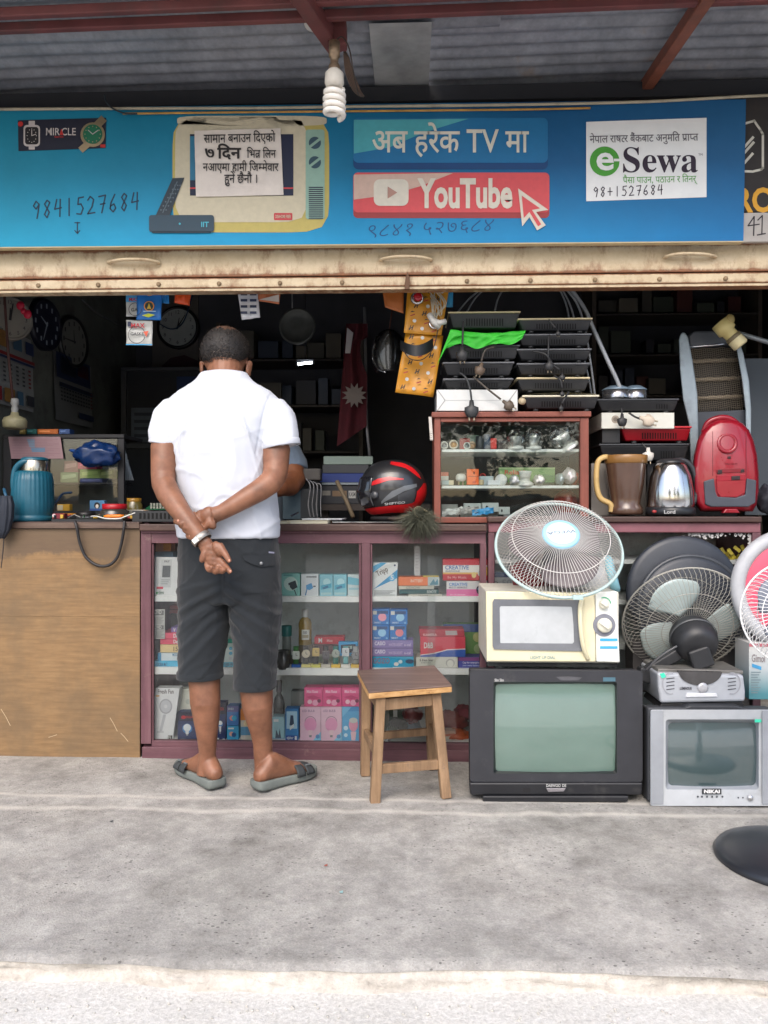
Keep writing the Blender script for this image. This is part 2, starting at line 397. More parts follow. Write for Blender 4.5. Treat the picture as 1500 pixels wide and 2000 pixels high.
# --- canopy: rafters and purlins under corrugated iron, low towards the street
def zroof(y): return 2.35 + .10 * y
can = thing('canopy_roof', 'low canopy of dark corrugated iron sheets on red steel bars above the shop sign', 'canopy', (0, 3.1, 2.7))
def iron_mat(rust):
    m, t, b = nodes('corrugated_iron')
    n1 = noise_n(t, 3, 8, .7); n2 = noise_n(t, 40, 5)
    c = ramp(t, n1.outputs[0], [(.3, lin((112, 114, 120))), (.6, lin((146, 148, 154))), (.78, lin(rust))]).outputs[0]
    c = mixc(t, .35, c, ramp(t, n2.outputs[0], [(.3, (.3, .3, .3)), (.7, (.7, .7, .7))]).outputs[0], 'OVERLAY')
    t.links.new(c, b.inputs['Base Color']); b.inputs['Metallic'].default_value = .35; b.inputs['Roughness'].default_value = .55
    return m
def sheet(x0, x1, y0, y1, dz, pitch, amp, m, nm='roof_sheet', skew=0):
    me = M(); n = int((y1 - y0) / pitch * 8)
    def f(u, v):
        y = lerp(y0, y1, v); x = lerp(x0, x1, u) + skew * (y - y0)
        return (x, y, zroof(y) + dz + amp * sin(2 * pi * (y + .045 * x) / pitch) + .01 * nz(x, y, 1.1))
    me.grid(f, 24, n); build(nm, me, m, can)
sheet(-4.4, -.02, 2.2, 3.3, .048, .085, .011, iron_mat((150, 144, 142)))
sheet(.07, 4.6, 2.2, 3.3, .060, .085, .012, iron_mat((160, 138, 118)))
sheet(-.14, .07, 2.56, 3.3, .022, .4, .002, mat((160, 160, 158), .6, .2, var=.3, vs=6))
sheet(-.28, .30, 2.2, 2.62, .036, .085, .009, iron_mat((140, 136, 134)))
redm = mat((104, 54, 52), .6, var=.25, vs=7, dirt=.35, dc=(74, 58, 54))
def roofpt(px, py, dz=0):                    # the point of the roof plane behind a pixel
    d = RT * ((px - 750) / FP) + FW + UP * ((1000 - py) / FP)
    k = (2.35 + dz - 1.0) / (d.z - .10 * d.y); return CAM + d * k
def bar(nm, a, b, wd, hg, ext=0):
    A, B = roofpt(*a, -.0), roofpt(*b, -.0); d = (B - A).normalized(); A -= d * ext; B += d * ext
    build(nm, M().beam(A, B, wd, hg, side=(0, 1, .1) if nm == 'purlin' else (1, 0, 0)), redm, can, bevel=.004)
bar('purlin', (0, 56), (1350, 2), .026, .03, 1.2)
bar('purlin', (0, 27), (590, 2), .026, .03, 1.2)
A = roofpt(655, 78); B = roofpt(588, -20); d = (B - A).normalized()
build('rafter', M().beam(A + V((0, 0, -.02)), B + d * .25 + V((0, 0, -.02)), .05, .05, side=(1, 0, 0)), redm, can, bevel=.004)
A = roofpt(1262, 168); B = roofpt(1372, 5); d = (B - A).normalized()
build('rafter', M().beam(A + V((0, 0, .0)), B + d * .25, .042, .045, side=(1, 0, 0)), mat((122, 70, 52), .55, var=.25, dirt=.3, dc=(90, 60, 44)), can, bevel=.004)
q = roofpt(660, 60); build('bracket', M().box(q + V((-.03, -.03, -.06)), q + V((.03, .02, .02))), redm, can, bevel=.006)
build('wall_plate', M().box((-4.4, 2.99, 2.60), (4.5, 3.04, 2.66)), mat((40, 40, 42), .8), can, bevel=.004)
for px in (-900, 2300):
    q = P(px, 1000, 2.3); build('post', M().lathe([(.03, ROAD_Z), (.03, zroof(2.3) - .01)], (q.x, 2.3, 0), n=14), redm, can)

# --- the street across the road, as it shows in the glass and the tube screens
def leafmat(c): return mat(c, .6, var=.4, vs=1.2)
def tree(x, y, h, r, sd, label):
    rnd = random.Random(sd); g = thing('street_tree', label, 'tree', (x, y, ROAD_Z), 'trees across the road')
    tr = M(); tr.tube([(x, y, ROAD_Z), (x + .1, y, h * .3), (x - .05, y + .1, h * .6), (x, y, h * .85)], [.17, .14, .09, .03], 10)
    for k in range(7):
        a = rnd.random() * 6.28; tr.tube([(x, y, h * (.35 + .05 * k)), (x + cos(a) * r * .7, y + sin(a) * r * .7, h * (.55 + .06 * k))], [.06, .015], 6)
    build('trunk', tr, mat((84, 70, 56), .9), g)
    lv = M()
    cl = [(rnd.gauss(0, r * .45), rnd.gauss(0, r * .45), h * .68 + rnd.gauss(0, h * .14)) for k in range(26)]
    for k in range(5200):
        c = cl[k % 26]; p = V((x + c[0] + rnd.gauss(0, r * .2), y + c[1] + rnd.gauss(0, r * .2), c[2] + rnd.gauss(0, r * .17)))
        a = V((rnd.gauss(0, 1), rnd.gauss(0, 1), rnd.gauss(0, .6))).normalized(); b = a.orthogonal().normalized(); s = rnd.uniform(.06, .13)
        lv.add([p - a * s, p + b * s * .45, p + a * s, p - b * s * .45], [(0, 1, 2, 3)], k % 3 == 0)
    build('crown', lv, [leafmat((52, 78, 34)), leafmat((78, 104, 46))], g)
tree(-3.6, -9, 5.2, 1.7, 1, 'bushy street tree across the road, mirrored in the left counter glass')
tree(1.5, -11, 5.8, 1.8, 2, 'tall street tree across the road, mirrored in the small glass case')
tree(5.2, -9.5, 4.6, 1.5, 3, 'low street tree across the road, mirrored in the grey screen')
bw = thing('roadside_wall', 'low brick roadside wall across the road under the street trees', 'wall', (0, -12.5, ROAD_Z))
build('wall_body', M().box((-26, -12.7, ROAD_Z), (26, -12.4, 1.3)), mat((150, 96, 78), .9, var=.3, vs=4), bw)
build('coping', M().box((-26, -12.75, 1.302), (26, -12.35, 1.38)), mat((170, 164, 156), .9), bw)
# ============================================================ SIGNS AND SHUTTER
SY = 2.93
def vinyl_mat():
    m, t, b = nodes('printed_vinyl')
    tc = N(t, 'ShaderNodeTexCoord'); sx = N(t, 'ShaderNodeSeparateXYZ'); t.links.new(tc.outputs['Generated'], sx.inputs[0])
    top = ramp(t, sx.outputs['X'], [(.0, lin((26, 130, 154))), (.45, lin((22, 114, 150))), (.75, lin((24, 86, 132))), (1, lin((34, 90, 134)))])
    bot = ramp(t, sx.outputs['X'], [(.0, lin((26, 152, 184))), (.45, lin((20, 144, 192))), (1, lin((24, 108, 164)))])
    zz = ramp(t, sx.outputs['Z'], [(.05, (1, 1, 1)), (.55, (0, 0, 0))])
    c = mixc(t, zz.outputs[0], top.outputs[0], bot.outputs[0])
    n1 = noise_n(t, 5, 8, .7); c = mixc(t, .35, c, ramp(t, n1.outputs[0], [(.3, (.4, .4, .4)), (.7, (.58, .58, .58))]).outputs[0], 'OVERLAY')
    n2 = noise_n(t, 30, 8, .75); d = ramp(t, n2.outputs[0], [(.66, (0, 0, 0)), (.8, (.3, .3, .3))])
    c = mixc(t, d.outputs[0], c, lin((120, 150, 160)))
    t.links.new(c, b.inputs['Base Color']); b.inputs['Roughness'].default_value = .55; b.inputs['Specular IOR Level'].default_value = .3; bumpn(t, b, noise_n(t, 2.5, 4).outputs[0], .35, .03); return m
sg = thing('signboard', 'long blue printed signboard with a television picture above the rolled-up shutter', 'signboard', P(700, 478, SY))
build('board', M().pprism([(-120, 484), (1452, 471), (1457, 194), (-120, 213)], SY, .03), vinyl_mat(), sg)
build('edge_trim', M().pprism([(-120, 485.5), (1452, 472.5), (1452, 470.5), (-120, 483.5)], SY - .004, .03), mat((196, 178, 140), .7), sg)
CREAM, OLIVE, NAVY = ink(196, 186, 160), ink(182, 166, 92), ink(24, 32, 58)
L = [SY - .0012 * k for k in range(1, 9)]
art = M()
def fat(x0, y0, x1, y1, bulge, n=10):        # an old television outline: rounded, bulging sides
    o = []
    for k in range(4 * n):
        a = 2 * pi * k / (4 * n); c, s_ = cos(a), sin(a)
        r = (abs(c) ** bulge + abs(s_) ** bulge) ** (-1 / bulge)
        o.append(((x0 + x1) / 2 + c * r * (x1 - x0) / 2, (y0 + y1) / 2 - s_ * r * (y1 - y0) / 2))
    return o
art.ppoly(fat(337, 226, 643, 454, 7), L[0], 1); art.ppoly(fat(342, 228, 600, 434, 8), L[1], 0)
art.ppoly(fat(346, 226, 638, 246, 5), L[1], 0)
art.prect(371, 262, 573, 382, L[2], 2); art.prect(371, 266, 381, 352, L[3], 3); art.prect(371, 366, 573, 369, L[3], 4)
art.ppoly(rrect(597, 253, 634, 428, 5), L[2], 5)
for yy in (279, 317):
    art.pcirc(615, yy, 12, L[3], 6); art.pline([(606, yy + 7), (624, yy - 7)], 5, L[4], 5)
for k in range(16): art.prect(603, 365 + k * 4, 631, 367 + k * 4, L[3], 2)
art.ppoly(rrect(535, 416, 571, 430, 2), L[2], 4); art.ptext(538, 426, 6, 'DISHHOME FIBER', L[3], 0, wd=30, bold=.01)
build('television_picture', art, [CREAM, OLIVE, NAVY, ink(40, 110, 140), ink(190, 60, 66), ink(140, 172, 156), ink(52, 78, 92)], sg)
art = M()
art.ppoly([(337, 348), (360, 347), (331, 421), (304, 421)], L[3], 0); art.pline([(346, 355), (318, 415)], 2, L[4], 2)
for k in range(7):
    for j in range(3): art.pcirc(342 - k * 4.6 + j * 5, 362 + k * 8 , 1.6, L[4], 2)
art.pcirc(332, 374, 4, L[5], 0)
art.ppoly(rrect(291, 420, 418, 453, 5), L[4], 1); art.prect(297, 452, 412, 455, L[4], 0); art.pcirc(351, 437, 2, L[5], 3); art.ptext(393, 443, 9, 'IIT', L[5], 3, bold=.02)
build('set_top_box_picture', art, [ink(40, 52, 62), ink(44, 66, 80), ink(90, 104, 112), ink(70, 170, 190)], sg)
bt = M()
bt.ppoly(rrect(690, 238, 1070, 331, 10), L[0], 1); bt.ppoly(rrect(690, 230, 1070, 318, 10), L[1], 0)
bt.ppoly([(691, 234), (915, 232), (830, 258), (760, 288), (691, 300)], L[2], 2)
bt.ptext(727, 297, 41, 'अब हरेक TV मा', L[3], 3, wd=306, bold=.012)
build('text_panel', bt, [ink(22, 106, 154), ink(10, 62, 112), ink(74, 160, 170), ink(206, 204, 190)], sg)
bt = M()
bt.ppoly(rrect(690, 345, 1073, 426, 9), L[0], 1); bt.ppoly(rrect(690, 337, 1073, 415, 9), L[1], 0)
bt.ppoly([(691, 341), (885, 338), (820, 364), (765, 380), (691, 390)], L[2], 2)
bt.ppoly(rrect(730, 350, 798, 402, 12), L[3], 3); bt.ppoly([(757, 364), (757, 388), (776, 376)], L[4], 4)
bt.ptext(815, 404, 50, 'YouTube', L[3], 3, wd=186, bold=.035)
bt.ppoly([(1012, 368), (1071, 410), (1047, 414), (1066, 440), (1049, 450), (1034, 424), (1020, 442)], L[4], 3)
bt.ppoly([(1019, 382), (1055, 407), (1039, 410), (1057, 438), (1051, 442), (1034, 414), (1023, 426)], L[5], 0)
build('video_button', bt, [ink(204, 78, 82), ink(150, 54, 56), ink(198, 168, 152), ink(208, 200, 184), ink(170, 130, 116)], sg)
pen = M(); scrawl(pen, '9841527684', 62, 428, 21.5, 34, L[0], 0, 2.6, 1.9)
pen.pline([(151, 434), (151, 455)], 2.2, L[0]); pen.pline([(146, 435), (156, 435)], 2, L[0]); pen.pline([(146, 450), (151, 456), (156, 450)], 2, L[0])
build('pen_number', pen, ink(14, 44, 66), sg)
pen = M(); pen.ptext(716, 463, 23, '९८४१ ५२७६८४', L[0], 0, wd=244, bold=-.012, slant=.25, rot=-.05)
build('pen_number', pen, ink(10, 70, 116), sg, kind='stuff')

# posters stuck on the sign
def crumple(pts, Y, amp, n=22, sd=0):        # paper quad bl, br, tr, tl in pixels
    me = M()
    def f(u, v):
        a = [lerp(lerp(pts[0][i], pts[1][i], u), lerp(pts[3][i], pts[2][i], u), v) for i in (0, 1)]
        p = P(a[0], a[1], Y); return p - V((0, amp * (.5 + .5 * noise.noise((u * 5 + sd, v * 9, sd))) + amp * .4 * abs(noise.noise((u * 14, v * 20, sd))), 0))
    return me.grid(f, n, n)
nb = thing('paper_notice', 'crumpled white paper notice with black Nepali lettering pasted over the printed television', 'notice', P(468, 383, SY))
build('paper', crumple([(383, 385), (554, 381), (548, 251), (380, 256)], L[4], .004), mat((216, 206, 196), .8, var=.08, bump=.25, bs=90), nb)
me = M(); Y = SY - .0125
me.ptext(398, 279, 16, 'सामान बनाउन िदएको', Y, wd=140, bold=.01, rot=-.02); me.ptext(400, 309, 21, '७', Y, wd=17, bold=.0); me.ptext(401.5, 309, 21, '७', Y - .0003, wd=17, bold=.0); me.ptext(424, 309, 20, 'िदन', Y, wd=47, bold=.028); me.ptext(482, 308, 15, 'िभत/ िलन', Y, wd=57, bold=.01)
me.ptext(396, 334, 15, 'नआएमा हामी िज~ममेवार', Y, wd=148, bold=.01); me.ptext(438, 357, 16, 'हुने छैनौ ।', Y, wd=64, bold=.01)
build('lettering', me, ink(34, 28, 28), nb)
es = thing('wallet_sticker', 'white sticker with green round e logo at the right of the blue signboard', 'sticker', P(1262, 392, SY))
build('sheet', M().pprism([(1145, 393), (1380, 385), (1380, 230), (1145, 238)], L[1], .001), mat((226, 226, 224), .6, var=.04), es)
me = M(); Y = L[2]
me.ptext(1152, 279, 13.5, 'नेपाल राष~टर बैंकबाट अनुमित प/ा~पत', Y, 1, wd=212, rot=-.022, bold=.01)
me.pcirc(1181, 315, 29, Y, 0, n=36); me.ptext(1182, 331, 44, 'e', L[3], 2, cen=True, bold=.02, wd=34); me.prect(1199, 310, 1212, 315, L[3], 2)
me.ptext(1217, 336, 45, '\U0001D412\U0001D41E\U0001D430\U0001D41A', Y, 3, wd=146); me.ptext(1364, 304, 4, 'TM', Y, 3)
me.ptext(1217, 358, 12, 'पैसा पाउन, पठाउन र ितनर्', Y, 0, wd=145, rot=-.02)
scrawl(me, '98+1527684', 1158, 385, 14, 19, Y, 3, 1.8, .55)
build('print', me, [ink(70, 150, 50), ink(96, 92, 98), ink(228, 228, 226), ink(44, 30, 48)], es, kind='stuff')
ws = thing('watch_sticker', 'small dark sticker with two watches, far left on the blue sign', 'sticker', P(121, 294, SY))
build('sheet', M().pprism([(36, 295), (206, 289), (207, 230), (35, 235)], L[1], .001), ink(18, 20, 40), ws)
me = M(); Y = L[2]
me.ppoly(rrect(46, 244, 78, 286, 7), Y, 0); me.ppoly(rrect(49, 248, 75, 282, 5), L[3], 3); me.pline([(62, 265), (62, 254)], 1.5, L[4], 0); me.pline([(62, 265), (70, 262)], 1.5, L[4], 0)
for k in range(12): me.pcirc(62 + 9 * cos(k * pi / 6), 265 + 13 * sin(k * pi / 6), .9, L[4], 0)
me.prect(56, 236, 68, 245, Y, 0); me.prect(56, 285, 68, 292, Y, 0); me.pcirc(40, 242, 5, Y, 2)
me.ptext(90, 264, 13, 'MIR\u2009CLE', Y, 0, wd=58, bold=.01); me.ppoly([(116, 264), (120, 251), (124, 264)], L[3], 2); me.ptext(106, 269, 3, 'WATCH', Y, 2, bold=.02)
me.pline([(200, 234), (190, 244)], 15, Y, 1); me.pline([(168, 284), (160, 291)], 13, Y, 1)
me.pcirc(181, 263, 24, L[3], 1); me.pcirc(181, 262, 19, L[4], 4); me.pline([(181, 262), (172, 254)], 1.5, L[5], 0); me.pline([(181, 262), (192, 254)], 1.5, L[5], 0); me.prect(196, 282, 206, 288, Y, 2)
for k in range(12): me.pcirc(181 + 15 * cos(k * pi / 6), 262 + 15 * sin(k * pi / 6), 1.2, L[5], 1)
build('print', me, [ink(190, 180, 176), mat((170, 150, 120), .3, .7), ink(180, 40, 36), ink(20, 14, 18), ink(14, 100, 70)], ws, kind='stuff')

# neighbour's dark board and its house number
ns = thing('dark_signboard', 'dark board with white line drawing and yellow letters at the right edge', 'signboard', P(1540, 480, SY))
build('board', M().pprism([(1452, 413), (1680, 411), (1680, 186), (1452, 191)], SY + .012, .03), mat((46, 42, 41), .75, var=.2, dirt=.2), ns)
me = M(); Y = SY + .011
me.pline([(1440, 252), (1456, 241), (1473, 236), (1486, 255), (1490, 262), (1490, 328), (1487, 331), (1470, 335), (1440, 334)], 4.5, Y, 0)
for a in ((1471, 268), (1472, 278), (1470, 300)): me.pline([(a[0] - 30, a[1] + 34), a], 5, Y, 0)
me.ptext(1438, 413, 42, 'ROWA', Y, 1, wd=170, bold=.03)
build('lettering', me, [ink(200, 196, 184), ink(206, 150, 40)], ns, kind='stuff')
tg = thing('number_plate', 'pale number plate reading 41 under the dark board', 'number plate', P(1500, 472, SY))
build('plate', M().pprism([(1452, 472), (1560, 471), (1560, 414), (1452, 416)], SY + .010, .02), mat((170, 164, 158), .7, var=.1, dirt=.15), tg)
me = M(); me.pline([(1473, 423), (1461, 441), (1483, 438)], 2.4, SY + .009); me.pline([(1473, 423), (1472, 460)], 2.4, SY + .009); me.pline([(1480, 430), (1489, 421), (1488, 457)], 2.4, SY + .009); me.pline([(1479, 459), (1495, 456)], 2.4, SY + .009)
build('lettering', me, ink(40, 34, 40), tg)

# cable and bamboo along the top of the sign
def ptube(pts, Y, r, m, nm, label, cat, n=8, k=6):
    return build(nm, M().tube(smoothpath([P(x, y, (Y if len(q) == 0 else q[0])) for x, y, *q in pts], k), r, n), m, label=label, cat=cat)
ptube([(-60, 214), (200, 212), (500, 211), (700, 208), (980, 205), (1250, 199), (1460, 188), (1620, 182)], SY - .012, .0055, mat((170, 160, 136), .6, dirt=.25), 'cable', 'thick beige cable running along the top edge of the blue signboard', 'cable')
ptube([(240, 222), (480, 219), (700, 217), (1000, 214), (1153, 211)], SY - .014, .0042, mat((176, 130, 60), .6, var=.3, dirt=.2), 'cane', 'thin yellow cane tied along the top of the blue signboard', 'cane')
ptube([(204, 185), (208, 200), (222, 213), (246, 222), (268, 222)], SY - .02, .003, mat((30, 40, 46), .6), 'wire', 'loose dark wire end sticking up from the signboard top', 'wire')

# shutter
HY = 3.0
def shutter_mat():
    m, t, b = nodes('rusty_cream_steel')
    tc = N(t, 'ShaderNodeTexCoord'); sx = N(t, 'ShaderNodeSeparateXYZ'); t.links.new(tc.outputs['Generated'], sx.inputs[0])
    n1 = noise_n(t, 7, 8, .75); n2 = noise_n(t, 35, 8, .8)
    base = ramp(t, n1.outputs[0], [(.3, lin((188, 166, 132))), (.7, lin((218, 200, 168)))]).outputs[0]
    edge = ramp(t, sx.outputs['Z'], [(.02, (.5,) * 3), (.12, (.22,) * 3), (.5, (.12,) * 3), (.82, (.16,) * 3), (.98, (.62,) * 3)])
    mp = N(t, 'ShaderNodeMapping'); mp.inputs['Scale'].default_value = (16, 16, 9); t.links.new(tc.outputs['Object'], mp.inputs[0])
    n3 = noise_n(t, 1, 8, .75, vec=mp.outputs[0])
    a = N(t, 'ShaderNodeMath', operation='ADD'); t.links.new(edge.outputs[0], a.inputs[0]); t.links.new(n3.outputs[0], a.inputs[1])
    r = ramp(t, a.outputs[0], [(.66, (0, 0, 0)), (.9, (.9, .9, .9))])
    c = mixc(t, r.outputs[0], base, ramp(t, n2.outputs[0], [(.3, lin((92, 50, 28))), (.7, lin((150, 88, 46)))]).outputs[0])
    sp = ramp(t, n2.outputs[0], [(.68, (0, 0, 0)), (.74, (.7, .7, .7))]); c = mixc(t, sp.outputs[0], c, lin((98, 70, 50)))
    t.links.new(c, b.inputs['Base Color']); b.inputs['Roughness'].default_value = .6
    bumpn(t, b, n2.outputs[0], .2, .003); return m
SM = shutter_mat()
sh = thing('rolling_shutter', 'rolled-up cream steel shutter with rust along its edges above the counter', 'shutter', P(750, 560, HY))
def slat(nm, x0, x1, yl0, yl1, yr0, yr1, Y, d, bv=.004): return build(nm, M().pprism([(x0, yl1), (x1, yr1), (x1, yr0), (x0, yl0)], Y, d), SM, sh, bevel=bv)
slat('slat', -150, 1720, 490, 547, 471, 527, HY, .012)
slat('bottom_rail', -150, 1720, 548.5, 568, 528.5, 549, HY - .012, .03, .006)
slat('bottom_lip', -150, 1720, 568.5, 574, 549.5, 556, HY - .004, .05, .002)
slat('slat', -150, 1720, 476, 489, 459, 470, HY + .03, .01)
def ysh(x, y0): return y0 - (x - 260) * .0102      # the shutter hangs slightly askew
for x in (261, 793, 1348):
    y = ysh(x, 511); pts = [P(x - 48, y + 3, HY - .002), P(x - 44, y, HY - .022), P(x - 20, y - 4, HY - .034), P(x + 20, y - 4, HY - .034), P(x + 44, y, HY - .022), P(x + 48, y + 3, HY - .002)]
    me = M(); me.tube(smoothpath(pts, 4), .010, 8, flat=.6)
    for dx in (-47, 47): me.lathe([(.0, -.004), (.018, -.004), (.018, .001)], P(x + dx, y + 3, HY), (0, -1, 0), 12)
    build('handle', me, SM, sh)
for x in (75, 192, 310, 428, 547, 668, 912, 1036, 1162, 1288, 1417):
    build('bolt', M().lathe([(.009, -.001), (.009, .004), (.006, .007), (0, .008)], P(x, ysh(x, 556), HY - .013), (0, -1, 0), 8), mat((150, 128, 100), .6, .3, dirt=.4, dc=(90, 54, 34)), sh)
me = M().pprism([(790, 565), (800, 565), (800, 542), (796, 530), (792, 542)], HY - .03, .012); build('hasp', me, mat((96, 70, 52), .6, .4), sh, bevel=.002)

# bulb
BY = 2.5; s = S(BY); c = P(653, 150, BY); g = thing('hanging_bulb', 'white spiral fluorescent bulb hanging from the red roof bar', 'bulb', P(653, 228, BY))
zt = lambda y: (1000 - y) * s + 1
build('lamp_holder', M().lathe([(0, zt(80)), (11 * s, zt(80)), (11 * s, zt(108)), (8 * s, zt(110)), (8 * s, zt(122)), (11 * s, zt(126)), (12 * s, zt(136))], (c.x, BY, 0), n=18), mat((150, 128, 104), .4, .6, dirt=.3), g)
build('ballast', M().lathe([(9 * s, zt(132)), (18 * s, zt(142)), (19 * s, zt(160)), (15 * s, zt(170)), (6 * s, zt(172)), (0, zt(172))], (c.x, BY, 0), n=22), mat((214, 206, 192), .5, dirt=.1), g)
hel = [(c.x + cos(a) * (16 + min(2, a * .3)) * s, BY + sin(a) * 17 * s, zt(172 + a / (2 * pi) * 12.5)) for a in [k * 2 * pi / 16 for k in range(16 * 4 + 4)]]
build('spiral_tube', M().tube(hel, 5.4 * s, 8), mat((238, 232, 222), .25, var=.03, coat=.4), g)
build('cord', M().tube(smoothpath([P(655, 80, BY), P(668, 72, BY), P(682, 95, BY - .01), P(690, 140, BY), P(700, 185, 2.7)], 5), .0022, 6), mat((60, 50, 44), .7), g)
q = roofpt(612, 60); build('ceiling_rose', M().lathe([(.03, 0), (.03, .012), (.012, .022), (0, .022)], q + V((0, 0, .03)), (0, -.3, -1), 18), mat((206, 202, 196), .6, dirt=.2), label='small round white fitting on the roof beside the red bar', cat='fitting')
me = M()
for k in range(5): me.tube(smoothpath([P(672 + k * 2, 95 + k * 4, 2.62), P(676 + k * 3, 140, 2.66), P(690 + k * 3, 175, 2.75), P(706 + k, 188, 2.85)], 4), .004, 5)
build('rag', me, mat((96, 78, 66), .9), label='brown dusty rag strip hanging behind the spiral bulb', cat='rag')
# ============================================================ PEOPLE
def grow(name, me, mats, parent, vox, smooth=6, fn=None, **k):      # fuse overlapping pieces into one smooth skin
    o = build('raw', me, mats[0] if isinstance(mats, list) else mats, parent)
    r = o.modifiers.new('r', 'REMESH'); r.mode = 'VOXEL'; r.voxel_size = vox; r.use_smooth_shade = True
    q = o.modifiers.new('s', 'SMOOTH'); q.factor = .5; q.iterations = smooth
    bpy.context.view_layer.update(); bake(o)
    if fn:
        off = ROOT[parent.name]; o.data.update()
        nn = [(v.co + off, v.normal.copy()) for v in o.data.vertices]
        for v, (p, n) in zip(o.data.vertices, nn): v.co = fn(p, n) - off
        o.data.update()
    o.data.polygons.foreach_set('use_smooth', [True] * len(o.data.polygons))
    o.name = name; ROOT[o.name] = ROOT[parent.name]; return meta(o, **k)
def ring(c, rx, ry, n=28, e=2.3, ax=None):   # superellipse ring in the horizontal plane
    o = []
    for k in range(n):
        a = 2 * pi * k / n; ca, sa = cos(a), sin(a); r = (abs(ca) ** e + abs(sa) ** e) ** (-1 / e)
        o.append(V((c[0] + ca * r * rx, c[1] + sa * r * ry, c[2])))
    return o
def skin_mat(c1, c2):
    m, t, b = nodes('skin')
    n1 = noise_n(t, 14, 6, .6); n2 = noise_n(t, 220, 4, .6)
    c = ramp(t, n1.outputs[0], [(.3, lin(c1)), (.7, lin(c2))]).outputs[0]
    t.links.new(c, b.inputs['Base Color']); b.inputs['Roughness'].default_value = .48
    b.inputs['Subsurface Weight'].default_value = .12; b.inputs['Subsurface Radius'].default_value = (.012, .005, .003); b.inputs['Subsurface Scale'].default_value = .5
    bumpn(t, b, n2.outputs[0], .25, .001); return m
def cloth_mat(c, wv, bump=.12, rough=.85, var=.06):
    m, t, b = nodes('woven_cloth')
    base = lin(c); n1 = noise_n(t, 6, 6); n2 = noise_n(t, wv, 3)
    cc = ramp(t, n1.outputs[0], [(.3, tuple(x * (1 - var) for x in base)), (.7, tuple(min(1, x * (1 + var)) for x in base))]).outputs[0]
    t.links.new(cc, b.inputs['Base Color']); b.inputs['Roughness'].default_value = rough; b.inputs['Sheen Weight'].default_value = .15
    bumpn(t, b, n2.outputs[0], bump, .001); return m
SKIN = skin_mat((104, 68, 49), (148, 101, 76))
man = thing('person', 'man in a white polo shirt and dark knee-length shorts, hands clasped behind his back', 'person', P(455, 1545, 2.76))
MY = 2.77; u = S(MY)
def J(px, py, Y): return P(px, py, Y)
bd = M()
# legs
def limb(me, pts, n=32, flat=1.0):
    me.tube([J(a, b, Y) for a, b, Y, r in pts], [r * S(Y) for a, b, Y, r in pts], n, flat=flat)
limb(bd, [(410, 1085, 2.80, 44), (398, 1180, 2.79, 44), (394, 1270, 2.77, 36), (398, 1310, 2.765, 32), (400, 1345, 2.755, 30), (401, 1372, 2.75, 29.5), (403, 1400, 2.755, 26), (404, 1425, 2.765, 22), (405, 1450, 2.775, 18.5), (405, 1472, 2.78, 16.5), (404, 1492, 2.785, 17.5), (403, 1512, 2.785, 19)])
limb(bd, [(482, 1085, 2.80, 44), (494, 1180, 2.79, 44), (499, 1270, 2.77, 37), (500, 1320, 2.765, 34), (501, 1352, 2.755, 32), (503, 1380, 2.75, 30), (506, 1405, 2.755, 25.5), (510, 1428, 2.765, 21.5), (513, 1450, 2.775, 19), (514, 1475, 2.78, 18.5), (516, 1495, 2.785, 19), (517, 1514, 2.785, 20)])
def foot(me, heel, toe, side):               # heel, toe: floor points; side +1 = left foot
    h, t = V(heel), V(toe); d = (t - h).normalized(); q = V((-d.y, d.x, 0)) * side; L_ = (t - h).length
    me.loft([[h + d * L_ * f + q * (cos(2 * pi * k / 28) * hw + (.004 if f > .5 else 0)) + V((0, 0, z + sin(2 * pi * k / 28) * ht)) for k in range(28)] for f, hw, ht, z in ((-.02, .012, .014, .056), (.01, .024, .024, .056), (.08, .031, .034, .062), (.20, .032, .050, .078), (.32, .032, .050, .076), (.45, .034, .040, .066), (.60, .039, .029, .053), (.74, .042, .021, .045), (.86, .039, .014, .039), (.9, .02, .01, .038))])
    for k, (o, l, r) in enumerate(((.030, .955, .0125), (.012, .95, .0095), (-.004, .93, .009), (-.019, .905, .0085), (-.032, .875, .008))):
        a = h + d * L_ * .78 + q * o + V((0, 0, .036)); b = h + d * L_ * l + q * o * 1.05 + V((0, 0, .031)); me.tube([a, (a + b) / 2 + V((0, 0, .004)), b], [r, r, r * .85], 8)
HL, TL = V((P(424, 1548, 2.73).x, 2.735, 0)), V((P(350, 1500, 2.93).x, 2.945, 0))
HR, TR = V((P(500, 1550, 2.72).x, 2.725, 0)), V((P(612, 1512, 2.90).x, 2.905, 0))
foot(bd, HL, TL, -1); foot(bd, HR, TR, 1)
# trunk, under the clothes
bd.loft([ring(J(447, 1150, 2.80), .150, .10), ring(J(447, 1080, 2.79), .160, .105), ring(J(445, 1000, 2.78), .150, .105), ring(J(438, 900, 2.77), .150, .105), ring(J(437, 820, 2.785), .150, .09), ring(J(437, 785, 2.80), .115, .06), ring(J(438, 760, 2.815), .055, .045)])
limb(bd, [(438, 770, 2.81, 26), (439, 745, 2.82, 31), (440, 722, 2.845, 33), (440, 700, 2.875, 34)], 18)
